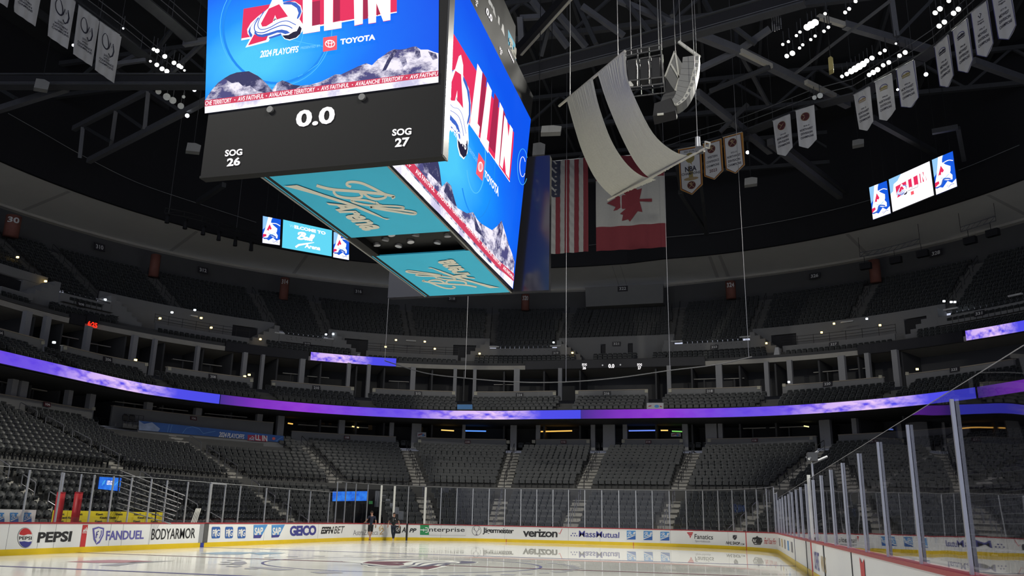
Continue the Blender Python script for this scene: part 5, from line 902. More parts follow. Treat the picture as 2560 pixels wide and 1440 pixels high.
def catwalk(lab, pts, z):
    P_ = [zz(p, z) for p in pts]; r_ = thing('catwalk', tuple(P_[0]), lab, 'catwalk'); n_ = V(0, 0, 1); mb = MB()
    for a, b in zip(P_[:-1], P_[1:]):
        d = unit(np.cross(b-a, n_)); d = d if np.dot(d, EYE-a) < 0 else -d; mb.frame(a, b-a, d*1.1, V(0, 0, .12), STEEL)
    mb.build('deck', r_)
    for h in (.55, 1.1): mb = MB(); mb.tube([p+V(0, 0, h+.1) for p in P_], .035, ST2, 5); mb.build('rail', r_)
    mb = MB()
    for a, b in zip(P_[:-1], P_[1:]):
        n = max(1, int(np.linalg.norm(b-a)/1.6))
        for i in range(n): p = a+(b-a)*i/n; mb.tube([p, p+V(0, 0, 1.2)], .03, STEEL, 4); mb.tube([p, p+V(0, 0, 8)], .02, STEEL, 4) if i % 4 == 0 else None
    mb.build('rail_posts', r_); return r_
catwalk('dark catwalk with rails carrying the right row of banners', [(1640, 392), (1700, 371), (1860, 326), (1932, 299), (2035, 259), (2134, 234), (2283, 148), (2336, 113), (2467, -2), (2560, -80)], 32.5); catwalk('dark catwalk with rails carrying the left row of banners', [(-60, -170), (131, -42), (250, 45), (300, 82), (400, 162), (462, 210)], 34.6); catwalk('dark walkway with flat panels at the top left of the scoreboard', [(360, -12), (430, 45), (490, 98), (545, 146)], 36)
# ------------------------------------------------------------------ lamps
LAMP = mat('lamp_glow', (1, .985, .9), emit=14); LAMPB = mat('lamp_glow_cool', (.85, .9, 1), emit=5); SHELL = mat('lamp_shell'); GLASSY = mat('lamp_reflector', (.45, .46, .42), .3, .5, noise=.2)
def lamp(u, v, z, r, m, lab, grp, aim=(6, 0, 0), nm='flood_light'):
    r *= .74 if nm == 'flood_light' and m is LAMP else 1; p = onz(u, v, z); d = unit(V(*aim)-p); r_ = thing(nm, tuple(p), lab, 'floodlight' if nm == 'flood_light' else 'lamp', grp)
    mb = MB(); mb.cyl(p-d*.45, p, r*.55, SHELL, 10, r*1.05); mb.build('housing', r_); mb = MB(); mb.cyl(p, p+d*.015, r, m, 14); mb.build('lens', r_); mb = MB(); mb.tube([p-d*.2, p-d*.2+V(0, 0, .9)], .03, STEEL, 5); mb.build('bracket', r_)
for u, v, r in [(2018, 68, .3), (2028, 62, .34), (2038, 56, .3), (1957, 111, .13), (1971, 104, .13), (1991, 89, .13), (2000, 80, .13), (2063, 34, .13), (2113, 31, .15), (2123, 22, .15), (2139, 3, .15), (2060, 78, .14), (2071, 68, .14), (2027, 99, .13), (2038, 90, .13), (1999, 120, .13), (2007, 112, .13), (1967, 140, .2), (1981, 133, .24)]: lamp(u, v, 33, r, LAMP, 'glaring white floodlight in the cluster left of the bright beam end', 'upper floodlights right of centre')
for u, v, r in [(2105, 191, .16), (2117, 185, .2), (2128, 178, .28), (2138, 172, .32), (2148, 166, .32), (2158, 160, .3), (2167, 152, .22), (2180, 145, .22), (2200, 133, .15), (2212, 126, .16), (2173, 187, .2), (2183, 181, .24), (2194, 174, .24), (2208, 163, .19), (2222, 156, .2), (2249, 139, .19), (2263, 131, .21), (2240, 109, .09)]: lamp(u, v, 33, r, LAMP, 'glaring white floodlight in the long cluster above the 2008-09 banner', 'lower floodlights on the right')
for u, v, r in [(2338, 32, .2), (2350, 22, .22), (2372, 2, .17), (2384, 33, .21), (2396, 23, .21), (2348, 65, .21), (2361, 55, .21)]: lamp(u, v, 33, r, LAMP, 'white floodlight in the small cluster left of the 1976-77 banner', 'floodlights near the top right banners')
for u, v, r in [(384, 123, .15), (393, 127, .2), (412, 141, .21), (435, 157, .2), (447, 164, .2), (453, 168, .18), (461, 176, .1), (376, 153, .11), (392, 162, .2), (405, 172, .22), (417, 178, .22), (427, 188, .21)]: lamp(u, v, 33, r, LAMP, 'white floodlight in the cluster left of the scoreboard', 'floodlights left of the scoreboard')
for u, v, r in [(396, 229, .2), (417, 242, .26), (432, 251, .25), (452, 265, .23), (459, 242, .12)]: lamp(u, v, 31, r, GLASSY, 'unlit round lamp below the left girder', 'unlit lamps left of the scoreboard', tuple(EYE))
for u, v, r in [(2036, 244, .16), (2050, 239, .2)]: lamp(u, v, 32, r, GLASSY, 'unlit round lamp by the right catwalk', 'unlit lamps on the right', tuple(EYE))
for u, v, r, l in [(473, 221, .1, 'small lit lamp at the girder end, left of its twin'), (486, 225, .13, 'small lit lamp touching the scoreboard edge'), (468, 289, .16, 'small lit lamp below the unlit round lamps'), (2315, 186, .13, 'oval lit lamp between the 2005-06 and 1987-88 banners'), (1869, 381, .14, 'small lit lamp right of the gold-bordered banners'), (2244, 224, .08, 'tiny lit lamp at the edge of the 2005-06 banner'), (183, 113, .09, 'tiny blue lamp between the 2007 and 2022 banners'), (308, 71, .06, 'tiny green lamp above the 2023 banner')]: lamp(u, v, 31.5 if u < 1000 else 30, r, LAMPB, l, None, tuple(EYE), 'small_lamp')
# ------------------------------------------------------------------ white drape hanging from its pole
DRP = mat('drape_cloth', (.4, .395, .35), .9, noise=.12, nscale=10); DZ = [22, 21., 20.2, 19.5, 19.0, 18.75]
r_ = thing('stage_drape', tuple(zz((1640, 450), 18.7)), 'white two-strip gathered drape swagged between a pole and a bar beside the scoreboard', 'drape')
def drape(L, R, n=64):
    A = [zz(p, z) for p, z in zip(L, DZ)]; B = [zz(p, z) for p, z in zip(R, DZ)]; A = [np.array(p) for p in smoothline(A, 5)]; B = [np.array(p) for p in smoothline(B, 5)]; rs = random.Random(len(L)); ph = [rs.uniform(-.07, .07) for _ in range(n+1)]
    mb = MB(); mb.sheet([[a+(b-a)*s/n+V(-.6, .2, .4)*ph[s]*(1-.5*i/len(A)) for s in range(n+1)] for i, (a, b) in enumerate(zip(A, B))], DRP); mb.build('strip', r_)
drape([(1417, 249), (1436, 318), (1456, 380), (1482, 436), (1507, 470), (1533, 494)], [(1481, 195), (1498, 268), (1527, 348), (1562, 404), (1600, 437), (1640, 449)]); drape([(1494, 184), (1516, 252), (1548, 330), (1580, 394), (1606, 430), (1628, 448)], [(1563, 130), (1568, 190), (1585, 240), (1632, 332), (1683, 377), (1728, 391)])
mb = MB(); mb.tube([zz((1398, 265), 22.05), zz((1563, 128), 22.05)], .07, CREAMS, 8); mb.build('pole', r_); mb = MB(); mb.tube([zz((1520, 500), 18.7), zz((1760, 372), 18.7)], .06, CREAMS, 8); mb.build('bar', r_)
mb = MB(); [mb.tube([zz(p, z), zz(p, z)+V(0, 0, 42-z)], .02, RAIL, 5) for p, z in (((1545, 140), 22.1), ((1745, 378), 18.8), ((1425, 245), 22.1))]; mb.build('cable', r_)
# ------------------------------------------------------------------ loudspeakers
GREYB = mat('speaker_grey', (.2, .2, .19), .6, noise=.08); PALE = mat('speaker_edge', (.55, .54, .48), .5, noise=.05); SX = 12.
sx_ = lambda q, dx=0.: onx(q[0], q[1], SX)+V(dx, 0, 0)
r_ = thing('speaker_array', tuple(sx_((1570, 215))), 'black loudspeaker frame with three tall cabinets beside the white drape', 'loudspeaker')
def plate(q, m, dx0, dx1, nm, par): mb = MB(); mb.prism([sx_(p, dx0) for p in q], (dx1-dx0, 0, 0), m); return mb.build(nm, par)
for i, (x0, x1, y0, y1) in enumerate(((1569, 1590, 148, 200), (1600, 1620, 146, 197), (1628, 1649, 142, 193))): plate([(x0, y1), (x1, y1-2), (x1, y0-2), (x0, y0)], BLACK, .1, .9, 'cabinet', r_)
fb = MB(); FRM = mat('speaker_frame', (.1, .1, .1), .4, .5, noise=.2)
for a, b in (((1563, 128), (1652, 112)), ((1566, 203), (1656, 193)), ((1568, 220), (1658, 209)), ((1563, 128), (1568, 220)), ((1652, 112), (1658, 209)), ((1593, 123), (1598, 213)), ((1622, 118), (1627, 210)), ((1564, 140), (1653, 124))):
    for dx in (0, 1.): fb.bar(sx_(a, dx), sx_(b, dx), .06, .06, FRM)
fb.build('frame', r_); mb = MB(); mb.poly([sx_(p, -.05) for p in ((1570, 205), (1577, 204), (1584, 213), (1583, 217), (1571, 217))], PALE); mb.build('label_plate', r_)
mb = MB(); [mb.tube([sx_(p, .5), sx_(p, .5)+V(0, 0, 20)], .03, RAIL, 5) for p in ((1575, 125), (1600, 120), (1645, 112), (1652, 112))]; mb.build('cable', r_)
r_ = thing('speaker_array', tuple(sx_((1700, 265))), 'curved hanging loudspeaker column with pale window-like edge', 'loudspeaker')
OUT = [(1749, 134), (1748, 152), (1746, 170), (1742, 187), (1738, 204), (1732, 219), (1725, 233), (1716, 246), (1706, 255), (1695, 262), (1687, 262)]; INN = [(1706, 140), (1705, 152), (1702, 168), (1699, 183), (1695, 198), (1692, 212), (1690, 222), (1688, 232), (1684, 240), (1680, 246), (1677, 240)]
for i in range(10):
    q = [OUT[i], OUT[i+1], INN[i+1], INN[i]]; cx = sum(p[0] for p in q)/4; cy = sum(p[1] for p in q)/4; q = [(cx+(x-cx)*.97, cy+(y-cy)*.96) for x, y in q]; cab = plate(q, GREYB, .1, 1., 'cabinet', r_)
    o_ = [q[0], q[1]]; ii = lambda f: (q[0][0]+(q[3][0]-q[0][0])*f, q[0][1]+(q[3][1]-q[0][1])*f); jj = lambda f: (q[1][0]+(q[2][0]-q[1][0])*f, q[1][1]+(q[2][1]-q[1][1])*f)
    mb = MB(); mb.poly([sx_(p, .07) for p in (q[0], q[1], jj(.28), ii(.28))], PALE); c_ = [(np.array(a)*.8+np.array(b)*.2) for a, b in ((q[0], jj(.28)), (q[1], ii(.28)), (jj(.28), q[0]), (ii(.28), q[1]))]; mb.poly([sx_(p, .05) for p in c_], GREYB); mb.build('edge_frame', r_)
mb = MB(); mb.bar(sx_((1695, 92), .5), sx_((1749, 131), .5), .14, .14, PALE); mb.tube([sx_((1700, 95), .5), sx_((1700, 95), .5)+V(0, 0, 18)], .02, RAIL, 5); mb.tube([sx_((1740, 125), .5), sx_((1740, 125), .5)+V(0, 0, 18)], .02, RAIL, 5); mb.build('hanging_bar', r_)
r_ = thing('speaker_array', tuple(sx_((1690, 200))+V(1.6, 0, 0)), 'grey flat-sided loudspeaker column with white braces between frame and curved column', 'loudspeaker')
plate([(1684, 198), (1657, 162), (1683, 97), (1706, 134)], GREYB, 1.3, 2., 'cabinet', r_); mb = MB()
for a, b in (((1658, 162), (1683, 97)), ((1684, 97), (1694, 166)), ((1706, 134), (1684, 198)), ((1673, 130), (1694, 166))): mb.bar(sx_(a, 1.25), sx_(b, 1.25), .09, .09, PALE)
mb.tube([sx_((1684, 97), 1.3), sx_((1684, 97), 1.3)+V(0, 0, 16)], .025, RAIL, 5); mb.build('brace', r_); plate([(1660, 163), (1683, 199), (1670, 206), (1657, 205)], BLACK, 1.3, 2.2, 'cabinet', r_)
r_ = thing('speaker_array', tuple(sx_((1650, 287))+V(.6, 0, 0)), 'black loudspeaker column end below the curved column', 'loudspeaker'); plate([(1631, 286), (1635, 254), (1676, 240), (1690, 266), (1688, 272)], BLACK, .2, 1.2, 'cabinet', r_); plate([(1655, 215), (1690, 205), (1680, 240), (1640, 253)], mat('speaker_dark', (.06, .06, .06), .6, noise=.1), .9, 1.6, 'cabinet', r_)
mb = MB(); mb.box(*sorted((sx_((1643, 286))[0]-.02, sx_((1643, 286))[0]+.05)), *sorted((sx_((1643, 286))[1], sx_((1659, 283))[1])), sx_((1643, 286))[2]-.05, sx_((1643, 286))[2]+.05, PALE); mb.build('status_plate', r_)
# rigging node at the end of the drape bar
r_ = thing('rigging_motor', tuple(zz((1745, 378), 18.8)), 'pale chain motor and bracket at the right end of the drape bar', 'rigging'); mb = MB(); p = zz((1745, 372), 18.9)
mb.cyl(p, p+V(0, 0, .6), .12, POST, 10); mb.box(p[0]-.2, p[0]+.2, p[1]-.25, p[1]+.1, p[2]-.2, p[2]+.05, STEEL); mb.build('motor_body', r_); mb = MB()
for a, b in (((1763, 354), (1775, 357)), ((1775, 357), (1773, 371)), ((1773, 371), (1762, 368)), ((1762, 368), (1763, 354)), ((1752, 378), (1763, 378))): mb.bar(zz(a, 19), zz(b, 19), .06, .06, PALE)
mb.build('bracket', r_)
# net pipe over the end boards, hung on thin cables
r_ = thing('net_pipe', tuple(onx(1412, 955, 30.9)), 'thin sagging pipe hung on long cables across the far end', 'net pipe'); mb = MB(); mb.tube([np.array(p) for p in smoothline([onx(u, v, 30.9) for u, v in ((962, 902), (1060, 932), (1160, 945), (1290, 955), (1412, 955), (1540, 945), (1675, 926), (1790, 912), (1880, 892))], 4)], .04, ST2, 6); mb.build('pipe', r_)
for u, v in ((962, 902), (1163, 945), (1415, 955), (1675, 926), (1872, 893)): mb = MB(); p = onx(u, v, 30.9); mb.tube([p, V(p[0], p[1], 42.8)], .022, RAIL, 5); mb.build('cable', r_)
# slim cable following the drop wall
r_ = thing('safety_cable', tuple(onz(380, 478, 31.5)), 'thin pale cable strung along the black wall above the soffit', 'cable'); mb = MB(); mb.tube([np.array(p) for p in smoothline([P(t, fd(SOFD, t)-.6, z) for t, z in [(seen(u, v, 35.5, .25)[0], seen(u, v, 35.5, .25)[1]) for u, v in ((0, 287), (90, 337), (200, 397), (333, 460), (480, 508), (640, 556))]], 4)], .03, POST, 5); mb.build('cable_run', r_)
mb = MB(); mb.tube([np.array(p) for p in smoothline([P(t, fd(SOFD, t)-.6, z) for t, z in [(seen(u, v, fd(SOFD, -5), 0)[0], seen(u, v, fd(SOFD, -5), 0)[1]) for u, v in ((1470, 608), (1660, 595), (1780, 583), (1855, 571), (2000, 545), (2175, 503), (2390, 432), (2560, 366))]], 4)], .03, POST, 5); mb.build('cable_run', r_)
# stage lights on a truss under the left roof edge
r_ = thing('lighting_truss', tuple(zz((520, 560), 29.)), 'black lighting truss hung before the left soffit', 'lighting truss'); mb = MB()
A = [zz(p, 29.2) for p in ((412, 532), (460, 541), (505, 552), (545, 566), (590, 582), (640, 600))]
mb.tube(A, .05, DRAIL, 5); mb.tube([p+V(0, 0, .5) for p in A], .05, DRAIL, 5)
for a, b in zip(A[:-1], A[1:]): mb.tube([a, b+V(0, 0, .5)], .03, DRAIL, 4); mb.tube([a, a+V(0, 0, .5)], .03, DRAIL, 4)
mb.build('frame', r_); mb = MB(); [mb.tube([p, p+V(0, 0, 13)], .02, RAIL, 4) for p in (A[0]*.8+A[1]*.2, A[4])]; mb.build('cable', r_)
for i, (u, v) in enumerate(((418, 548), (463, 563), (508, 578), (547, 592), (588, 606), (628, 618))):
    s_ = thing('stage_light', tuple(zz((u, v), 28.6)), f'black moving stage light on the left truss, {ordn(i+1)} from the left', 'stage light', 'stage lights on the left truss'); p = zz((u, v), 28.9); mb = MB(); mb.cyl(p+V(0, 0, .35), p-V(.05, .05, .4), .17, SHELL, 12, .22); mb.build('lamp_body', s_); mb = MB(); mb.tube([p+V(.22, 0, -.05), p+V(.22, 0, .4), p+V(-.22, 0, .4), p+V(-.22, 0, -.05)], .04, DRAIL, 5); mb.build('yoke', s_); mb = MB(); mb.box(p[0]-.18, p[0]+.18, p[1]-.18, p[1]+.18, p[2]+.38, p[2]+.6, DRAIL); mb.build('base', s_)
# dark speaker boxes on a truss in front of the right soffit
r_ = thing('speaker_truss', tuple(on(2300, 615, 37, .4)), 'grey truss carrying dark speakers before the right soffit', 'lighting truss'); mb = MB(); A = [on(u, v, 36, .4) for u, v in ((2150, 642), (2200, 634), (2250, 622), (2300, 608))]; B = [on(u, v, 36, .4) for u, v in ((2402, 580), (2440, 568), (2490, 552))]
for L_ in (A, B):
    mb.tube(L_, .05, ST2, 5); mb.tube([p+V(0, 0, .45) for p in L_], .05, ST2, 5)
    for a, b in zip(L_[:-1], L_[1:]):
        for i in range(3): mb.tube([a+(b-a)*i/3, a+(b-a)*(i+1)/3+V(0, 0, .45)], .025, ST2, 4)
mb.build('frame', r_); mb = MB(); [mb.tube([p, p+V(0, 0, 42-p[2])], .02, DRAIL, 4) for p in (A[0], A[3], B[0], B[2])]; mb.build('cable', r_)
for i, (u, v) in enumerate(((2162, 664), (2237, 649), (2304, 633), (2422, 600), (2478, 581))):
    p = on(u, v, 36, .4); s_ = thing('hanging_speaker', tuple(p-V(0, 0, .4)), f'small black speaker box below the right soffit, {ordn(i+1)} from the left', 'loudspeaker', 'black speakers below the right soffit'); t_ = td(p[0], p[1])[0]; mb = MB(); mb.frame(p-TG(t_)*.55-V(0, 0, .32), TG(t_)*1.1, N(t_)*.5, V(0, 0, .64), BLACK); mb.build('cabinet', s_); mb = MB(); mb.tube([p+V(0, 0, .3), p+V(0, 0, 1.)], .03, DRAIL, 5); mb.build('bracket', s_)
# grey lumps of hanging speakers by the roof edge
for u, v, w_, h_, z, l in ((105, 210, 16, 14, 30, 'grey boxy speaker hanging at the left below the girder'), (484, 368, 17, 12, 27, 'grey speaker hanging left of the scoreboard'), (1877, 452, 16, 10, 27, 'grey speaker hanging right of the gold-bordered banners'), (2145, 355, 14, 8, 30, 'pale slanted panel left of the right screens'), (1347, 372, 16, 18, 24, 'dark speaker beside the scoreboard end'), (1378, 322, 26, 10, 26, 'rigging cluster with a pale top beside the scoreboard'), (1940, 40, 14, 40, 30, 'bundle of looped grey chain hanging at the top right'), (2077, 158, 6, 20, 31, 'small yellow hook block among the right floodlights')):
    p = zz((u, v), z); k = np.dot(p-EYE, FX)/FPX; s_ = thing('hanging_speaker' if 'speaker' in l else 'rigging', tuple(p-V(0, 0, h_*k)), l, 'loudspeaker' if 'speaker' in l else 'rigging'); mb = MB(); d = unit(V(p[1]-EYE[1], EYE[0]-p[0], 0)); e = unit(V(EYE[0]-p[0], EYE[1]-p[1], 0))
    m_ = GREYB if 'grey' in l or 'pale' in l else mat('hook_yellow', (.4, .33, .12), .5, noise=.1) if 'yellow' in l else STEEL
    if 'chain' in l:
        for i in range(5): x = (i-2)*.12; mb.tube([p+d*x+V(0, 0, h_*k*f)+e*.1*math.sin(9*f+i) for f in np.linspace(-1, 1, 12)], .035, ST2, 4)
    else: mb.prism([p+d*w_*k*a+V(0, 0, h_*k*b) for a, b in ((-1, -1), (.9, -.8), (1, .7), (.2, 1), (-.9, .8))], -e*.6, m_)
    mb.build('body', s_); mb = MB(); mb.tube([p+V(0, 0, h_*k*.8)-e*.3, V(*(p-e*.3)[:2], 42.8)], .025, DRAIL, 4); mb.build('cable', s_)
# ------------------------------------------------------------------ signs
def sign(text, u, v, w, h, d0, k, lab, plate=SIGNP, tm=SIGNT, grp='section number signs', slope=0.):
    pj = lambda x, y, l: on(x, y, d0, k, l); p = pj(u, v+h/2, .0); r_ = thing('section_sign', tuple(p), lab, 'sign', grp)
    q = [(u-w/2, v-h/2-slope*w/2), (u+w/2, v-h/2+slope*w/2), (u+w/2, v+h/2+slope*w/2), (u-w/2, v+h/2-slope*w/2)]; mb = MB(); f = [pj(*x, .1) for x in q]; b = [pj(*x, .02) for x in q]; mb.add(f+b, [(0, 1, 2, 3), (0, 4, 5, 1), (1, 5, 6, 2), (2, 6, 7, 3), (3, 7, 4, 0)], plate); mb.build('plate', r_)
    if text: c = Canvas(pj, lift=.01); f = c.quad(*q); c.text(text, lambda x, y: f(.16+.68*x, .22+.58*y), tm, 11, .03); c.mb.build('number', r_)
for n_, (t, u, v, w, h, s) in enumerate((('310', 248, 618, 27, 18, .24), ('312', 507, 676, 25, 15, .2), ('316', 896, 729, 22, 13, .08), ('318', 1130, 747, 22, 11, .02), ('326', 2037, 690, 27, 14, -.17), ('328', 2341, 633, 30, 16, -.25))): sign(t, u, v, w, h, 41.6, .4, f'black sign reading {t}, {ordn(n_+1)} from the left on the rear wall', slope=s)
for n_, (t, u, v, w, h, s, d0) in enumerate((('309', 201, 762, 21, 13, .2, 29.1), ('313', 767, 861, 18, 11, .08, 29.1), ('319', 1390, 883, 18, 10, -.03, 29.1), ('323', 1786, 868, 20, 10, -.1, 29.1), ('331', 2449, 784, 25, 13, -.2, 29.1), ('321', 1541, 860, 20, 10, -.03, 31.))): sign(t, u, v, w, h, d0, .5, f'black sign reading {t} on the upper deck wall, {("first", "second", "third", "fifth", "sixth", "fourth")[n_]} from the left', slope=s)
for n_, (t, u, v, w, h, s, p_) in enumerate((('311', 509, 846, 19, 10, .2, SIGNR), ('317', 1041, 899, 18, 10, .04, SIGNP), ('327', 2085, 861, 23, 11, -.12, SIGNP))): sign(t, u, v, w, h, 28.7, .55, f'sign reading {t} on the {ordn(n_+1)} grey balcony front from the left', p_, slope=s)
for n_, (t, u, v, w, h, s) in enumerate((('204', -4, 832, 22, 13, .2), ('206', 268, 899, 21, 12, .18), ('208', 531, 942, 20, 11, .15), ('210', 790, 970, 19, 11, .08), ('212', 1045, 984, 18, 10, .03), ('214', 1299, 988, 18, 10, 0), ('216', 1517, 984, 19, 11, -.02), ('218', 1775, 978, 21, 11, -.05), ('220', 2070, 960, 23, 11, -.12), ('222', 2388, 924, 23, 11, -.16))): sign(t, u, v, w, h, 17.78, 1, f'black sign reading {t} above the middle tier seats, {ordn(n_+1)} from the left', slope=s)
for n_, (t, u, v, w, h, s) in enumerate((('104', 116, 1011, 16, 11, .2), ('108', 867, 1094, 14, 8.5, .05), ('110', 1169, 1105, 14, 8, .02), ('112', 1409, 1105, 14, 8, 0), ('114', 1621, 1105, 14, 8, 0), ('116', 1887, 1101, 14, 8, -.03))): sign(t, u, v, w, h, 19.18, .6, f'small maroon sign reading {t} above the lower seats, {("leftmost", "second", "third", "fourth", "fifth", "sixth")[n_]} on the grey walls', SIGNR, slope=s)
sign('106', 483, 1046, 15, 9, 18.93, .8, 'small maroon sign reading 106 on the tall wall above the playoff banner', SIGNR, slope=.12)
bx = thing('wall_box', tuple(on(1560, 765, 39., .4)), 'plain grey box front with sign 322 hanging before the rear wall', 'box'); mb = MB(); q = [on(*p, 39., .4) for p in ((1463, 719), (1658, 709), (1658, 757), (1465, 767))]; mb.prism(q, (1.6, 0, 0), GREYWALL); mb.build('box_front', bx)
sign('322', 1557, 722, 25, 13, 38.9, .4, 'black sign reading 322 on the plain grey box', slope=-.05)
WN = [(234, 1022, 19.2, .6), (1049, 1102, 19.2, .6), (1270, 1105, 19.2, .6), (1334, 1104, 19.2, .6), (1470, 1104, 19.2, .6), (1558, 1103, 19.2, .6), (1703, 1102, 19.2, .6), (1773, 1101, 19.2, .6), (2028, 1095, 19.2, .6)]+[(u, v, 17.8, 1) for u, v in ((107, 857), (163, 870), (366, 911), (424, 922), (629, 951), (684, 961), (881, 972), (935, 976), (1134, 983), (1189, 984), (1386, 984), (1442, 981), (1616, 978), (1675, 977), (1897, 969), (1960, 963), (2201, 942), (2268, 934))]
for u, v, d0, k in WN:
    mb = MB(); q = [on(u+a*4, v+b*4, d0, k) for a, b in ((-1, 1), (1, 1), (1, -1), (-1, -1))]; mb.prism(q, -N(td(q[0][0], q[0][1])[0])*.03, mat('cream_notice', (.45, .43, .33), .6, noise=.08)); o = solo(mb, 'wall_notice', 'small square cream notice at the end of a section wall', 'notice', 'cream notices on the section walls')
for i, (u, v0, v1, w_, t, l) in enumerate(((26, 538, 592, 36, '30', 'brick-red round column with 30 on it at the left edge'), (383, 636, 692, 24, '', 'brick-red round column between sections 310 and 312'), (708, 695, 750, 22, '314', 'brick-red round column marked 314'), (1313, 737, 776, 20, '320', 'brick-red round column marked 320'), (1828, 704, 747, 25, '324', 'brick-red round column marked 324'), (2190, 650, 706, 27, '', 'brick-red round column above the stairs by section 328'))):
    p = on(u, v1, 39.4, .4); q = on(u, v0, 39.4, .4); k = np.dot(p-EYE, FX)/FPX; r_ = thing('round_column', tuple(p), l, 'column', 'brick-red columns'); mb = MB(); mb.cyl(p, V(p[0], p[1], q[2]), w_*k/2, BRICK, 20); mb.build('shaft', r_, True)
    if t:
        mb = MB(); Pq, F, _ = text2d(t, .03); e = unit(V(EYE[0]-p[0], EYE[1]-p[1], 0)); d = V(-e[1], e[0], 0); R_ = w_*k/2+.02; mb.add([V(p[0], p[1], q[2]-.25-.55*(1-y))+e*R_*math.cos((x-.5)*1.5)+d*R_*math.sin((x-.5)*1.5) for x, y in Pq], F, SIGNT); mb.build('number', r_)
# playoff banner on the corner ledge
r_ = thing('playoff_banner', tuple(on(530, 1100, 17.3, .7)), 'long blue cloth banner reading 2024 PLAYOFFS below section 106', 'banner'); cb = lambda u, v, l: on(u, v, 17.3, .7, l)
CB = mat('banner_blue', (.03, .085, .27), .8, noise=.35, nscale=.5); CL = mat('banner_line', (.12, .25, .48), .8, noise=.1); CW = mat('banner_white', (.5, .5, .52), .8, noise=.05); CS = mat('banner_snow', (.22, .28, .42), .8, noise=.5, nscale=1.5); CR = mat('banner_red', (.3, .03, .06), .8, noise=.1)
c = Canvas(cb, lift=.01); T_ = lambda u: 1051.5+(u-347)*.1062; B_ = lambda u: 1075.5+(u-347)*.085
us = np.linspace(347, 709, 15); c.mb.sheet([[cb(u, T_(u), 0) for u in us], [cb(u, B_(u), 0) for u in us]], CB); c.mb.build('cloth', r_); c = Canvas(cb, lift=.012)
c.poly([(347, 1051.6), (360, 1060), (380, 1056), (400, 1072), (395, 1079), (347, 1075)], CS, 1); c.line([(456, 1083), (466, 1070), (482, 1067), (498, 1072), (508, 1084), (538, 1078)], 1, CL, 1); c.line([(418, 1081), (423, 1061)], .9, CL, 1); c.line([(425, 1081), (430, 1062)], .9, CL, 1)
f = c.quad((548, 1079.5), (611, 1086.5), (610, 1098), (546, 1092.5)); c.text('2024 PLAYOFFS', f, CW, 2, .03, .12, .9); c.poly([(619, 1087), (668, 1090), (668, 1104), (619, 1101)], CR, 1); avs(c, lambda x, y: (621+17*x, 1100.5-13*y+1.5*x), 2, CR, CL, CW, NAVYB, 18); c.text('LL IN', [(638, 1086), (668, 1089.5), (668, 1104), (638, 1100)], CW, 3, .05); c.ell(684, 1096.5, 4, 3.6, mat('banner_coral', (.5, .1, .1), .8, noise=.05), 2); c.line([(690, 1103), (698, 1097), (706, 1093)], 1.2, CL, 1); c.mb.build('print', r_)
# ------------------------------------------------------------------ hand rails on the stairs
def stairrail(lab, t, rows, k, m, every=3, h=.9, name='handrail', side=0.):
    d, z = rows[0]; r_ = thing(name, tuple(Q(t, d, k, z)), lab, 'handrail')
    for i in range(0, len(rows)-1, every):
        j = min(i+every-1, len(rows)-1); 
        if j <= i: continue
        a, b = Q(t, rows[i][0]-.25, k, rows[i][1]), Q(t, rows[j][0]-.25, k, rows[j][1]); up = V(0, 0, h); mb = MB(); mb.tube([a, a+up*.93, a+up+(b-a)*.06, b+up-(b-a)*.06, b+up*.93, b], .028, m, 6); mb.tube([a+up*.5, b+up*.5], .02, m, 5); mb.build('rail_loop', r_)
AN = {-2: ('116', '118'), -1: ('114', '116')}
nord = {14: 1, 13: 2, 12: 3, 11: 4, 10: 5, 9: 6, 8: 7, 7: 8, 6: 9, 5: 10}
names = {6: 'right of section 116', 7: 'between sections 114 and 116', 8: 'between sections 112 and 114', 9: 'between sections 110 and 112', 10: 'between sections 108 and 110', 11: 'between sections 106 and 108', 12: 'between sections 104 and 106', 13: 'below section 104', 14: 'at the left edge', 5: 'behind the right corner glass'}
for i, l in names.items():
    if i < len(LA): stairrail(f'dark handrail {l}, {ordn(nord[i])} stairs from the left', LA[i], LOW[8:] if i not in (12,) else LOW[8:17], .6, DRAIL if i < 12 else ST2, 3); 
    if i < len(LA) and i not in (11,): stairrail(f'pale low handrail {l}, {ordn(nord[i])} stairs from the left', LA[i], LOW[:8], .6, RAIL, 2)
for i, a in enumerate(UA[1:]): stairrail(f'dark handrail up the upper deck stairs, {ordn(i+1)} stairs from the left', a, UP[3:], .45, DRAIL, 3)
stp = MB()
for t in LA[4:15]:                                       # half steps that turn the terrace into stairs
    
    for (d, z), (d2, z2) in zip(LOW[:-1], LOW[1:]):
        if d2-d > 1.3 or (TRT(d)-.3 < t < TLF(d)+.3 and d < 9.5): continue
        c = Q(t, d2-.6-.33, .6, z); stp.frame(c-TG(t)*.55, TG(t)*1.1, N(t)*.33, V(0, 0, (z2-z)/2), STEP); c = Q(t, d2-.62, .6, z2-.05); stp.frame(c-TG(t)*.55, TG(t)*1.1, N(t)*.1, V(0, 0, .055), STEP)
for t in UA:
    for (d, z), (d2, z2) in zip(UP[3:-1], UP[4:]): c = Q(t, d2-.6-.33, .45, z); stp.frame(c-TG(t)*.55, TG(t)*1.1, N(t)*.33, V(0, 0, (z2-z)/2), CONC)
struct(stp, 'floor_stairs', 'concrete half steps of the stairs through the stands')
LAND = [(230, 805, 1), (1110, 798, 1)]
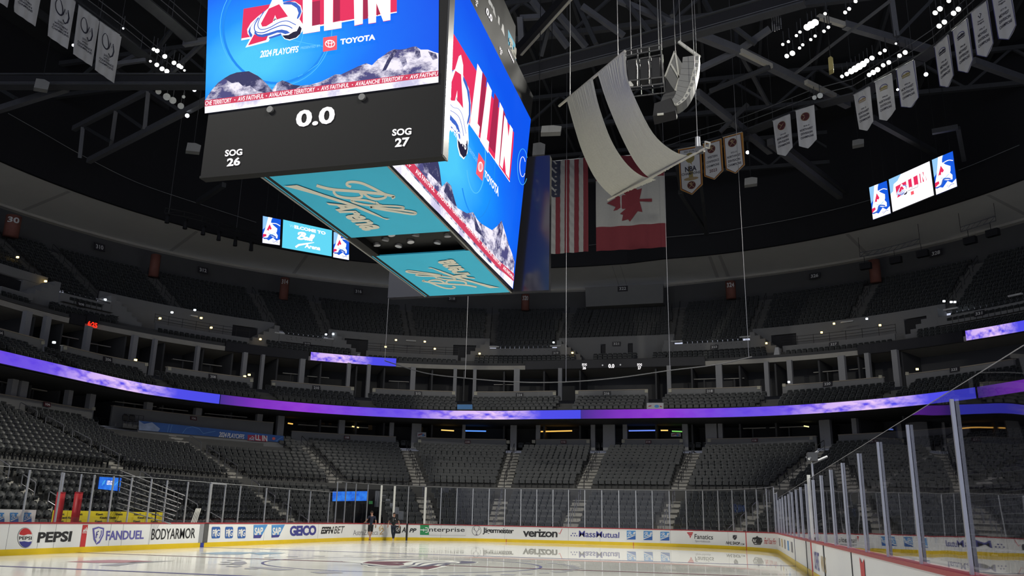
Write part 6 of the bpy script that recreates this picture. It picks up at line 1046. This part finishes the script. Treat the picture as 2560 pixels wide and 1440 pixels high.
for i, (u0, u1, v) in enumerate(((247, 277, 750), (476, 494, 789), (686, 712, 832), (808, 834, 846), (1015, 1040, 851), (1223, 1248, 866), (1375, 1402, 864), (1677, 1706, 852), (1849, 1876, 841), (2102, 2134, 803), (2358, 2394, 771), (2520, 2555, 736))):
    t0, t1 = sorted((seen(u0, v, 29.3, .5)[0], seen(u1, v, 29.3, .5)[0])); z = seen((u0+u1)/2, v, 29.3, .5)[1]; mb = MB(); ringbox(mb, 29.2, 29.5, .5, z-.12, z+.02, t0, t1, mat('pale_ledge', (.5, .5, .48), .6, noise=.05), .2); solo(mb, 'stair_ledge', f'pale step edge on the stair landing of the upper deck, {ordn(i+1)} from the left', 'ledge', 'pale landing edges of the upper deck')
for lab, u0, u1, v0, v1 in (('311', 385, 622, 808, 850), ('317', 918, 1146, 880, 892), ('327', 1955, 2240, 860, 830)):
    a, b = seen(u0, v0, 28.85, .55)[0], seen(u1, v1, 28.85, .55)[0]; r_ = thing('balcony_rail', tuple(Q(a, 28.85, .55, 18.45)), f'thin dark rail along the top of balcony {lab}, '+{'311': 'left of the three', '317': 'middle of the three', '327': 'right of the three'}[lab], 'railing'); ts = tr(a, b, .25)
    for h in (.3, .55, .85): mb = MB(); mb.tube([Q(t, 28.85, .55, 18.45+h) for t in ts], .02, DRAIL, 5); mb.build('rail', r_)
    for t in np.linspace(a, b, 8): mb = MB(); mb.tube([Q(t, 28.85, .55, 18.45), Q(t, 28.85, .55, 19.35)], .022, DRAIL, 5); mb.build('rail_post', r_)
# warm aisle lights and counters in the suites
AL = glow('warm', 255, 214, 120, 6.); AW = glow('cool', 225, 240, 255, 5.)
for u, v, d0, k, m, l in ((430, 781, 29, .5, AW, 'by the landing over balcony 311'), (400, 796, 29, .5, AL, 'left over balcony 311'), (487, 775, 29, .5, AW, 'beside the stair top over balcony 311'), (503, 795, 29, .5, AL, 'on the stair rail over balcony 311'), (528, 819, 29, .5, AL, 'low on the stair rail over balcony 311'), (651, 848, 28.5, .5, AL, 'left of section 313'), (815, 836, 29.2, .5, AW, 'on the landing right of section 313'), (833, 835, 29.2, .5, AW, 'rightmost on the landing right of section 313'), (990, 850, 28.6, .5, AL, 'over balcony 317 on the left rail'), (964, 867, 28.6, .5, AL, 'low over balcony 317'), (1062, 854, 28.6, .5, AL, 'over balcony 317 on the right rail'), (1087, 872, 28.6, .5, AL, 'low right over balcony 317'), (1199, 884, 28.4, .5, AL, 'left of section 319'), (1384, 856, 29.2, .5, AW, 'on the landing right of section 319'), (1431, 882, 28.4, .5, AL, 'right of section 319'), (1916, 858, 28.4, .5, AL, 'right of section 323'), (2054, 831, 28.6, .5, AL, 'low over balcony 327'), (2085, 809, 28.6, .5, AL, 'over balcony 327'), (2167, 797, 28.6, .5, AW, 'right of the landing over balcony 327'), (2200, 813, 28.6, .5, AL, 'at the right of balcony 327'), (2360, 753, 29.2, .5, AW, 'on the landing left of section 331'), (2378, 755, 29.2, .5, AW, 'middle of the landing left of section 331'), (2387, 755, 29.2, .5, AW, 'right on the landing left of section 331'), (44, 643, 34, .45, AL, 'in the stairs at the left edge'), (114, 703, 31, .45, AL, 'above the stepped wall of section 309'), (263, 749, 29.2, .5, AW, 'on the landing right of section 309'), (135, 856, 18.4, 1, AW, 'between walls 204 and 206'), (339, 900, 18.4, 1, AL, 'on the wall of section 206'), (612, 941, 18.4, 1, AL, 'on the wall of section 208'), (623, 937, 18.4, 1, AL, 'right on the wall of section 208'), (1972, 955, 18.4, 1, AW, 'left on the wall of section 220'), (2293, 923, 18.4, 1, AL, 'on the wall of section 222'), (297, 1175, 11.6, .6, AL, 'on the stair rail above the blue monitor')):
    p = on(u, v, d0, k); mb = MB(); mb.box(p[0]-.07, p[0]+.07, p[1]-.09, p[1]+.09, p[2]-.07, p[2]+.07, m); solo(mb, 'aisle_light', 'tiny aisle light '+l, 'lamp', 'aisle lights')
CT = mat('pale_counter', (.4, .38, .33), .5, noise=.06)
for i, (u0, v0, u1, v1, d0, k) in enumerate(((150, 840, 193, 852, 27.2, .8), (213, 857, 274, 870, 27.2, .8), (430, 898, 486, 907, 27.2, .8), (498, 909, 553, 917, 27.2, .8), (706, 933, 750, 937, 27.2, .8), (768, 941, 822, 944, 27.2, .8), (972, 953, 1022, 958, 27.2, .8), (1235, 962, 1290, 963, 27.2, .8), (1731, 949, 1790, 948, 27.2, .8), (1810, 948, 1861, 945, 27.2, .8), (2035, 932, 2102, 927, 27.2, .8), (2124, 925, 2178, 919, 27.2, .8), (52, 967, 113, 977, 21.4, .8), (-10, 953, 24, 960, 21.4, .8), (284, 1004, 388, 1018, 20.6, .85), (396, 1020, 468, 1028, 20.6, .85), (510, 1034, 616, 1044, 20.6, .85), (745, 1062, 845, 1066, 21.2, .8), (862, 1067, 920, 1070, 21.2, .8), (1848, 1072, 1915, 1070, 21.2, .8), (1925, 1070, 2020, 1066, 21.2, .8))):
    a, b = on(u0, v0, d0, k), on(u1, v1, d0, k); b[2] = a[2]; mb = MB(); mb.bar(a, b, .4, .07, CT); mb.bar((a+b)/2-V(0, 0, .9), (a+b)/2-V(0, 0, .02), .12, .12, DARKWALL); solo(mb, 'drink_counter', f'thin pale drink counter in the {"upper" if k < .82 and d0 > 25 else "lower"} suites, {ordn(i+1 if i < 12 else i-11)} from the left', 'counter', 'drink counters in the suites')
for u0, v0, u1, v1, r, g, b, l in ((1103, 1075, 1135, 1077, 255, 205, 110, 'yellow painted counter reflection in the suite above section 110'), (1160, 1077, 1215, 1078, 90, 150, 255, 'blue and yellow painted counter reflection right of the yellow one above section 110'), (1350, 1079, 1430, 1077, 255, 190, 90, 'yellow painted counter reflection in the suite above section 112'), (1572, 1077, 1640, 1076, 100, 130, 230, 'blue painted counter reflection in the suite above section 114'), (1652, 1076, 1670, 1076, 255, 205, 110, 'short yellow painted counter reflection above section 114'), (1680, 1078, 1706, 1079, 110, 190, 255, 'short pale blue painted counter reflection above section 114'), (880, 1066, 897, 1069, 255, 225, 150, 'yellow lit strip in the suite above section 108'), (720, 1058, 732, 1060, 255, 190, 90, 'orange glow strip at the left of the suite above section 108'), (2010, 1065, 2022, 1067, 240, 235, 170, 'pale lit strip in the suite above section 116')):
    a, b = on(u0, v0, 20.8, .8), on(u1, v1, 20.8, .8); mb = MB(); mb.bar(a, b, .14, .1, glow(f's{r}{g}', r, g, b if False else int(b[0] > 0)*0+{205: 110, 150: 255, 190: 90, 130: 230, 225: 150, 235: 170}.get(g, 255), 1.2)); solo(mb, 'glow_strip', l, 'glow strip', 'painted reflections and lit strips in the lower suites')  # most bars are screen reflections on the counters, painted as glowing strips
WARM = mat('suite_door', (.3, .19, .09), .6, noise=.1); TVM = mat('dark_screen', (.012, .012, .015), .3, noise=.1)
for u0, v0, u1, v1, m, l in ((800, 1047, 812, 1062, WARM, 'tan door panel in the suite above section 108, left of two'), (822, 1047, 829, 1062, WARM, 'narrow tan door panel in the suite above section 108'), (921, 1053, 931, 1075, WARM, 'tan door panel in the right suite above section 108'), (1050, 1058, 1058, 1080, WARM, 'tan door panel in the suite above section 110'), (738, 1040, 755, 1053, TVM, 'dark wall screen in the suite above section 108, leftmost'), (900, 1048, 920, 1062, TVM, 'dark wall screen in the right suite above section 108'), (1082, 1056, 1098, 1070, TVM, 'dark wall screen left above section 110'), (1222, 1058, 1240, 1072, TVM, 'dark wall screen right above section 110'), (1432, 1058, 1452, 1072, TVM, 'dark wall screen in the suite right of the yellow strip over section 112'), (1625, 1056, 1646, 1070, TVM, 'dark wall screen in the suite over the blue strip of section 114'), (1862, 1052, 1882, 1066, TVM, 'dark wall screen at the right end, in the suite over section 116')):
    q = [on(u, v, 24., .95) for u, v in ((u0, v1), (u1, v1), (u1, v0), (u0, v0))]; mb = MB(); mb.prism(q, (-.06, 0, 0), m); solo(mb, 'suite_door' if m is WARM else 'wall_screen', l, 'door' if m is WARM else 'screen')
for u, v, w_, h_, d0, k, m0, l in ((1162, 1017.5, 38, 12, 13.75, 1, SKY, 'blue cloth over the ribbon board between sections 212 and 214'), (1638, 1015, 42, 15, 13.75, 1, CW, 'white, blue and red cloth over the ribbon board between sections 216 and 218'), (1054, 1087, 22, 12, 19.1, .6, CW, 'white and red cloth on the wall left of section 110'), (1690, 1087, 24, 9, 19.1, .6, CW, 'white and red cloth on the wall at the right of section 114')):
    c = Canvas(lambda x, y, l_: on(x, y, d0, k, l_+.05), lift=.015); q = [(u-w_/2, v-h_/2), (u+w_/2, v-h_/2), (u+w_/2, v+h_/2), (u-w_/2, v+h_/2)]; c.mb.prism([on(*p, d0, k, .06) for p in q], N(seen(u, v, d0, k)[0])*.04, m0)
    if m0 is CW: c.line([(u-w_*.4, v+1), (u, v-2), (u+w_*.4, v+2)], 2.5, CR, 1); c.ell(u+4, v+1, w_*.14, h_*.26, SKY, 2, 14)
    solo(c.mb, 'hung_cloth', l, 'cloth')
# ------------------------------------------------------------------ penalty box, corner furniture, monitors
YP = mat('yellow_panel', (.7, .56, .02), .5, noise=.08); ux = [133, 168, 222, 271, 320, 364, 408]
for i, (a, b) in enumerate(zip(ux[:-1], ux[1:])):
    lab = f'yellow advertising panel behind the penalty box, {ordn(i+1)} from the left'; c = Canvas(lambda u, v, l: on(u, v, 2., 0, l), lift=.012); mb = c.mb; ta, tb = seen(a+.6, 1290, 2)[0], seen(b-.6, 1290, 2)[0]; r_ = thing('advertising_panel', tuple(P((ta+tb)/2, 2, .3)), lab, 'advertising panel', 'yellow panels of the penalty box')
    h = MB(); lo, hi = sorted((ta, tb)); ringbox(h, 2.005, 2.06, 0, .3, 1.5, lo, hi, YP); h.build('panel', r_)
    for k_, (x, y) in enumerate(((.55, 1285.5), (.2 if i % 2 else .75, 1294), (.5, 1303))):
        u = a+(b-a)*x; c.text('Kiewit', (u-8.5, y-2.8, u+8.5, y+2.8), INK, 1, .045)
    c.mb.build('lettering', r_)
r_ = thing('advertising_panel', tuple(P(seen(40, 1290, 2)[0], 2, .3)), 'white advertising panel with blue square emblems at the left edge', 'advertising panel'); h = MB(); lo, hi = sorted((seen(-40, 1290, 2)[0], seen(89, 1290, 2)[0])); ringbox(h, 2.005, 2.06, 0, .3, 1.5, lo, hi, WHITE); h.build('panel', r_); c = Canvas(lambda u, v, l: on(u, v, 2., 0, l), lift=.01)
for x in (-10, 25, 58): ballmark(c, x, 1281.5, x+20, 1305.5)
c.mb.build('emblem', r_)
for u, l in ((153.5, 'red padded post at the left of the yellow panels'), (197.5, 'second red padded post before the yellow panels')):
    t, z = seen(u, 1232, 1.15); p = P(t, 1.15, .3); r_ = thing('padded_post', tuple(p), l, 'post', 'red padded posts'); mb = MB(); mb.cyl(p, V(p[0], p[1], z), .15, mat('red_pad', (.42, .02, .025), .5, noise=.1), 16); mb.build('pad', r_, True); mb = MB(); mb.cyl(V(p[0], p[1], z), V(p[0], p[1], 2.9), .035, POST, 8); mb.cyl(V(p[0], p[1], z-.02), V(p[0], p[1], z+.03), .155, REDCAP, 16); mb.build('post_core', r_)
def monitor(q, d0, k, lab, rnd):
    pj = lambda u, v, l: on(u, v, d0, k, l); r_ = thing('monitor', tuple(pj(*q[3], 0)), lab, 'screen'); mb = MB(); cx = sum(p[0] for p in q)/4; cy = sum(p[1] for p in q)/4; g = [(cx+(x-cx)*1.06, cy+(y-cy)*1.08) for x, y in q]; mb.prism([pj(*p, .02) for p in g], N(seen(cx, cy, d0, k)[0])*.12, BLACK); mb.build('case', r_)
    c = Canvas(pj, lift=.012); c.poly(q, noise_emit('lit_monitor', srgb(10, 40, 190), srgb(60, 150, 255), 1.6, .3, .7, 1.1), 4); f = c.quad(*q); c.text('LETS' if rnd else 'LETS GO', lambda x, y: f(.36+.26*x, .4+.34*y), LW, 5, .06); c.line([f(.15, .3), f(.2, .6), f(.27, .75), f(.22, .4)], 1.5, LRING, 5); c.line([f(.72, .4), f(.8, .6), f(.92, .8)], 1.5, LRING, 5); c.mb.build('picture', r_)
    mb = MB(); p = pj(cx, g[2][1], -.08); mb.tube([p, V(p[0], p[1], max(0, p[2]-1.2))], .04, DRAIL, 6); mb.build('stand', r_)
monitor([(831, 1229), (918, 1228), (917, 1252), (830, 1253)], 7.1, .6, 'wide blue screen over the corner tunnel behind the glass', 1); monitor([(247, 1192), (302, 1195), (297, 1228), (243, 1222)], 4.4, .6, 'blue monitor behind the yellow panels beside the slanted rails', 0)
GL_ = mat('green_sign', (.06, .3, .09), .5, noise=.05); mb = MB(); mb.prism([on(*p, 7, .6) for p in ((922, 1260), (931, 1260), (931, 1252.5), (922, 1252.5))], (.05, 0, 0), GL_); solo(mb, 'exit_sign', 'small green sign right of the wide blue screen', 'sign')
XR = 4.6; r_ = thing('slanted_railing', tuple(onx(420, 1300, XR)), 'bank of slanted silver rails beside the blue monitor', 'railing')
for i in range(8): mb = MB(); mb.tube([onx(300-1*i, 1176+13.5*i, XR), onx(462-5*i, 1239+10*i, XR)], .022, RAIL, 5); mb.build('rail', r_)
for u0, v0, u1, v1 in ((446, 1232, 441, 1306), (395, 1214, 388, 1304), (340, 1190, 336, 1270), (300, 1175, 293, 1262)): mb = MB(); mb.tube([onx(u0, v0, XR), onx(u1, v1, XR)], .03, DRAIL, 5); mb.build('rail_post', r_)
r_ = thing('stacked_rails', tuple(on(485, 1307, 1., 0)), 'bundle of four leaning white poles behind the boards by the gate', 'poles')
for i in range(4): mb = MB(); mb.tube([on(478+4*i, 1308, .9, 0), on(491+3.5*i, 1272, 1.6, 0)], .03, PALE, 6); mb.build('pole', r_)
for i, (u0, v0, u1, v1, d) in enumerate(((937, 1228, 949, 1264, 8.4), (953, 1238, 962, 1284, 7.4), (963, 1248, 973, 1286, 6.4), (974, 1258, 982, 1290, 5.4), (986, 1269, 995, 1303, 4.2), (996, 1279, 1007, 1304, 3.4))):
    r_ = thing('slat_barrier', tuple(on((u0+u1)/2, v1, d, .6)), f'grey slatted barrier panel in the stepped row behind the end glass, {ordn(i+1)} from the top', 'barrier', 'stepped grey barrier panels'); a, b = on(u0, v1, d, .6), on(u1, v1, d, .6); z1 = on(u0, v0, d, .6)[2]; z0 = min(a[2], b[2])-.1; n = 5; mb = MB(); a[2] = b[2] = z0
    for k_ in range(n+1): p = a+(b-a)*k_/n; mb.tube([p, V(p[0], p[1], z1)], .022, POST, 5)
    mb.tube([V(a[0], a[1], z1), V(b[0], b[1], z1)], .03, POST, 6); mb.build('slats', r_)
    mb = MB(); mb.prism([a+N(12)*.03, b+N(12)*.03, V(b[0], b[1], z1-.04)+N(12)*.03, V(a[0], a[1], z1-.04)+N(12)*.03], N(12)*.03, GREYB); mb.build('backing', r_)
for u, l in ((316, 'left of the pair'), (333, 'right of the pair')):
    t = seen(u, 1070, 17.6, .8)[0]; z = seen(u, 1068, 17.6, .8)[1]; g = TG(t); n = N(t); c0 = Q(t, 17.6, .8, z); r_ = thing('folding_chair', tuple(c0), f'black folding chair on the landing by section 106, {l}', 'chair', 'black chairs on the landing'); mb = MB(); mb.prism([c0-g*.24+n*.2+V(0, 0, .5), c0+g*.24+n*.2+V(0, 0, .5), c0+g*.26+n*.26+V(0, 0, .85), c0+g*.15+n*.28+V(0, 0, 1.), c0-g*.15+n*.28+V(0, 0, 1.), c0-g*.26+n*.26+V(0, 0, .85)], n*.05, BLACK); mb.build('backrest', r_); mb = MB(); mb.frame(c0-g*.24-n*.2+V(0, 0, .45), g*.48, n*.42, V(0, 0, .05), BLACK); mb.build('seat', r_)
    for sx2 in (-.22, .22):
        for sy in (-.18, .2): mb = MB(); mb.tube([c0+g*sx2+n*sy, c0+g*sx2*.95+n*sy*.8+V(0, 0, .46)], .016, RAIL, 5); mb.build('leg', r_)
t0, t1 = sorted((seen(296, 1075, 17.4, .8)[0], seen(346, 1080, 17.4, .8)[0])); z = seen(325, 1068, 17.6, .8)[1]; r_ = thing('landing', tuple(Q(t0, 17., .8, z-.4)), 'dark landing with black rails left of the playoff banner', 'platform'); mb = MB(); ringbox(mb, 17., 18.9, .8, z-.15, z, t0, t1, DARKWALL, .2); mb.build('deck', r_)
for h in (.45, .9): mb = MB(); mb.tube([Q(t, 17.05, .8, z+h) for t in tr(t0, t1, .2)], .022, DRAIL, 5); mb.build('rail', r_)
for t in np.linspace(t0, t1, 5): mb = MB(); mb.tube([Q(t, 17.05, .8, z-.1), Q(t, 17.05, .8, z+.9)], .022, DRAIL, 5); mb.build('rail_post', r_)
p0 = onz(2030, 1150, 3.2) if False else ony(2030, 1158, -HY-.1); r_ = thing('camera_rig', tuple(V(p0[0], p0[1], p0[2]-.6)), 'small metal camera bracket on a post at the right corner glass', 'camera'); mb = MB(); mb.tube([V(p0[0], p0[1], 1.1), p0], .035, POST, 6); mb.build('post', r_); mb = MB(); rs = random.Random(8); mb.box(p0[0]-.25, p0[0]+.3, p0[1]-.15, p0[1]+.12, p0[2]+.05, p0[2]+.3, STEEL); mb.tube([p0+V(-.3, .1, .1), p0+V(.2, -.2, .35), p0+V(.5, .1, .2)], .04, POST, 5); mb.tube([p0, p0+V(.1, -.45, .2)], .04, POST, 5); mb.build('camera_body', r_)
mb = MB(); p = on(1940, 905, 27.3, .6); mb.prism([on(*q, 27.3, .6) for q in ((1934, 889), (1949, 889), (1946, 868), (1938, 868))], N(-7)*.5, CLOTH); solo(mb, 'cloth_bundle', 'white cloth over a chair left of balcony 327', 'cloth')
mb = MB(); mb.prism([on(*q, 27.3, .6) for q in ((893, 900), (902, 900), (899, 884), (894, 885))], N(9)*.4, CLOTH); solo(mb, 'cloth_bundle', 'small white cloth left of balcony 317', 'cloth')
# ------------------------------------------------------------------ two people on the ice
SKIN = mat('skin', (.42, .23, .16), .6, noise=.08); NVY = mat('navy_shirt', (.02, .024, .045), .85, noise=.1); BLK = mat('black_shirt', (.014, .014, .016), .85, noise=.15); JEAN = mat('dark_jeans', (.018, .024, .04), .85, noise=.2); SHORT = mat('black_shorts', (.012, .012, .014), .85, noise=.15); SHOER = mat('dark_red_shoe', (.12, .02, .02), .6, noise=.1); SHOEW = mat('white_shoe', (.5, .48, .46), .6, noise=.05); HAIR = mat('brown_hair', (.03, .02, .015), .8, noise=.2)
def skinned(name, joints, edges, parent, m, sub=2):
    me = bpy.data.meshes.new(name); me.from_pydata([j[0] for j in joints], edges, []); me.materials.append(m); o = bpy.data.objects.new(name, me); COL.objects.link(o); o.parent = parent
    s = o.modifiers.new('skin', 'SKIN'); sv = me.skin_vertices[0].data
    for i, j in enumerate(joints): r = j[1]; sv[i].radius = (r, r) if not hasattr(r, '__len__') else r; sv[i].use_root = i == 0
    o.modifiers.new('sub', 'SUBSURF').levels = sub; o.modifiers['sub'].render_levels = sub; return o
def limb(js, first=0): return [(i+first, i+first+1) for i in range(len(js)-1)]
def person(t, d, lab, J, shirt, legs, shoe, longlegs, cap, extra=None):
    p = P(t, d, 0); r_ = thing('person', tuple(p), lab, 'person'); e = V(EYE[0]-p[0], EYE[1]-p[1], 0); r_.rotation_euler.z = math.atan2(e[1], e[0])+math.pi/2     # local -y towards the viewer, x to the viewer's right
    T = [(J['pelvis'], (.15, .105)), (J['waist'], (.135, .1)), (J['chest'], (.165, .115)), (J['neck0'], (.1, .08)), (J['neck'], .058), (J['skull0'], .075), (J['skull'], (.085, .1)), (J['crown'], (.075, .09))]; js = list(T); es = limb(T)
    for s in 'LR':
        A = [(J['sh'+s], .06), (J['el'+s], .043), (J['wr'+s], .03)]; k = len(js); js += A; es += [(3, k)]+limb(A, k); w_, el = V(*J['wr'+s]), V(*J['el'+s]); d_ = unit(w_-el); k = len(js); js += [(tuple(w_+d_*.05), (.038, .02)), (tuple(w_+d_*.1), (.036, .018))]; es += [(k-1, k), (k, k+1)]
        n_ = unit(np.cross(d_, V(0, 1, 0))) if abs(d_[1]) < .9 else V(1, 0, 0)
        for f in range(4): kk = len(js); o_ = n_*(f-1.5)*.019; L_ = (.06, .072, .068, .052)[f]; js += [(tuple(w_+d_*.125+o_), .009), (tuple(w_+d_*(.125+L_*.6)+o_+V(0, -.008, 0)), .008), (tuple(w_+d_*(.125+L_)+o_+V(0, -.024, -.005)), .007)]; es += [(k+1, kk), (kk, kk+1), (kk+1, kk+2)]
        kk = len(js); js += [(tuple(w_+d_*.06+n_*.045+V(0, -.02, 0)), .011), (tuple(w_+d_*.1+n_*.055+V(0, -.035, 0)), .009)]; es += [(k, kk), (kk, kk+1)]
        A = [(J['hip'+s], .085), (J['kn'+s], .056), (J['ca'+s], .052), (J['an'+s], .038)]; k = len(js); js += A; es += [(0, k)]+limb(A, k)
        a = V(*J['an'+s]); js += [(tuple(a+V(.01, -.12, -.05)), .035)]; es += [(len(js)-2, len(js)-1)]
    body = skinned('body', js, es, r_, SKIN)
    S = [(J['pelvis2'], (.165, .12)), (J['waist'], (.152, .118)), (J['chest'], (.182, .132)), (J['neck0'], (.12, .098))]; js = list(S); es = limb(S)
    for s in 'LR':
        a, b = V(*J['sh'+s]), V(*J['el'+s]); k = len(js); js += [(tuple(a), .078), (tuple(a+(b-a)*.55), .066), (tuple(a+(b-a)*.72), .064)]; es += [(3, k), (k, k+1), (k+1, k+2)]
    skinned('shirt', js, es, r_, shirt)
    js = [(J['pelvis'], (.165, .12))]; es = []
    for s in 'LR':
        h, kn, ca, an = (V(*J[x+s]) for x in ('hip', 'kn', 'ca', 'an')); k = len(js); A = [(tuple(h), .1), (tuple(h+(kn-h)*.95), .078 if longlegs else .09)]+([(tuple(ca), .068), (tuple(an+V(0, 0, .03)), .052)] if longlegs else []); js += A; es += [(0, k)]+limb(A, k)
    skinned('trousers' if longlegs else 'shorts', js, es, r_, legs)
    for s in 'LR':
        a = V(*J['an'+s]); skinned('shoe', [(tuple(a+V(0, .05, -.035)), (.042, .04)), (tuple(a+V(0, -.04, -.04)), (.046, .038)), (tuple(a+V(.0, -.16, -.05)), (.042, .028))], [(0, 1), (1, 2)], r_, shoe)
    hd = V(*J['skull']); mb = MB()
    if cap:
        for i in range(6):
            a0, a1 = i*math.pi/12, (i+1)*math.pi/12; mb.sheet([[tuple(hd+V(.098*math.cos(a)*math.cos(q), .112*math.cos(a)*math.sin(q), .02+.115*math.sin(a))) for q in np.linspace(0, 2*math.pi, 15)] for a in (a0, a1)], HAIR)
        mb.prism([tuple(hd+V(x, y, .025)) for x, y in ((-.08, -.08), (-.06, -.18), (.06, -.18), (.08, -.08))], (0, 0, .012), HAIR)
    else:
        for i in range(6):
            a0, a1 = i*math.pi/12, (i+1)*math.pi/12; mb.sheet([[tuple(hd+V(.093*math.cos(a)*math.cos(q), .015+.108*math.cos(a)*math.sin(q), .025+.105*math.sin(a)-(.06 if math.sin(q) > .2 and i == 0 else 0))) for q in np.linspace(0, 2*math.pi, 15)] for a in (a0, a1)], HAIR)
    vv_ = mb.v; o = MB(); o.v = vv_; o.f = mb.f; o.m = mb.m; o.mats = mb.mats; ob = o.build('cap' if cap else 'hair', None, True); ob.parent = r_
    mb = MB(); eye = mat('eye', (.03, .02, .02), .3, noise=.1); lip = mat('lip', (.3, .1, .09), .6, noise=.1)
    for x in (-.034, .034): c = hd+V(x, -.098, .0); mb.frame(c-V(.014, 0, .008), (.028, 0, 0), (0, .02, 0), (0, 0, .016), eye)
    mb.prism([tuple(hd+V(x, y, z)) for x, y, z in ((-.016, -.096, -.045), (.016, -.096, -.045), (.007, -.1, .0), (-.007, -.1, .0))], (0, -.024, -.004), SKIN); mb.frame(hd+V(-.026, -.1, -.078), (.052, 0, 0), (0, .02, 0), (0, 0, .012), lip)
    for x in (-.095, .083): mb.frame(hd+V(x, -.02, -.035), (.012, 0, 0), (0, .045, 0), (0, 0, .06), SKIN)
    ob = mb.build('face', None); ob.parent = r_
    if extra:
        mb = MB(); extra(mb); ob = mb.build('badge' if longlegs else 'phone', None); ob.parent = r_
    return r_
tA = seen(925, 1346, -.45)[0]; tB = seen(982, 1349, -.5)[0]
JA = dict(pelvis=(0, 0, .98), pelvis2=(0, 0, .9), waist=(.02, 0, 1.12), chest=(.04, .0, 1.36), neck0=(.04, 0, 1.5), neck=(.035, -.01, 1.58), skull0=(.02, -.025, 1.66), skull=(.015, -.02, 1.74), crown=(.015, -.01, 1.8), shL=(-.15, 0, 1.49), elL=(-.25, .08, 1.3), wrL=(-.38, .16, 1.16), shR=(.22, 0, 1.48), elR=(.31, .04, 1.22), wrR=(.31, -.05, .99), hipL=(-.09, 0, .92), hipR=(.09, 0, .92), knL=(-.1, -.06, .52), knR=(.07, .02, .52), caL=(-.05, -.03, .38), caR=(.03, .06, .38), anL=(.04, -.06, .1), anR=(-.04, .1, .1))
person(tA, -.45, 'man in a navy polo and black shorts leaning on the boards with crossed legs', JA, NVY, SHORT, SHOER, False, True, lambda mb: mb.frame((.28, -.1, .8), (.05, 0, 0), (0, .012, 0), (0, 0, .13), BLACK))
JB = dict(pelvis=(0, 0, .96), pelvis2=(0, 0, .88), waist=(0, 0, 1.1), chest=(0, 0, 1.32), neck0=(0, 0, 1.46), neck=(0, -.01, 1.53), skull0=(.0, -.03, 1.6), skull=(.0, -.03, 1.67), crown=(.0, -.02, 1.73), shL=(-.2, 0, 1.45), elL=(-.32, .06, 1.2), wrL=(-.36, -.06, .98), shR=(.2, 0, 1.45), elR=(.34, .06, 1.19), wrR=(.37, -.08, .97), hipL=(-.09, 0, .9), hipR=(.09, 0, .9), knL=(-.06, -.06, .5), knR=(.09, .04, .5), caL=(-.02, -.01, .36), caR=(.06, .1, .36), anL=(.01, -.05, .1), anR=(.05, .14, .1))
person(tB, -.5, 'bearded man in a black shirt, dark jeans and white shoes walking beside the boards', JB, BLK, JEAN, SHOEW, True, False, lambda mb: (mb.frame((.06, -.14, 1.34), (.05, 0, 0), (0, .01, 0), (0, 0, .05), SIGNT), mb.frame((-.05, -.145, 1.2), (.012, 0, 0), (0, .01, 0), (0, 0, .22), SIGNT)))
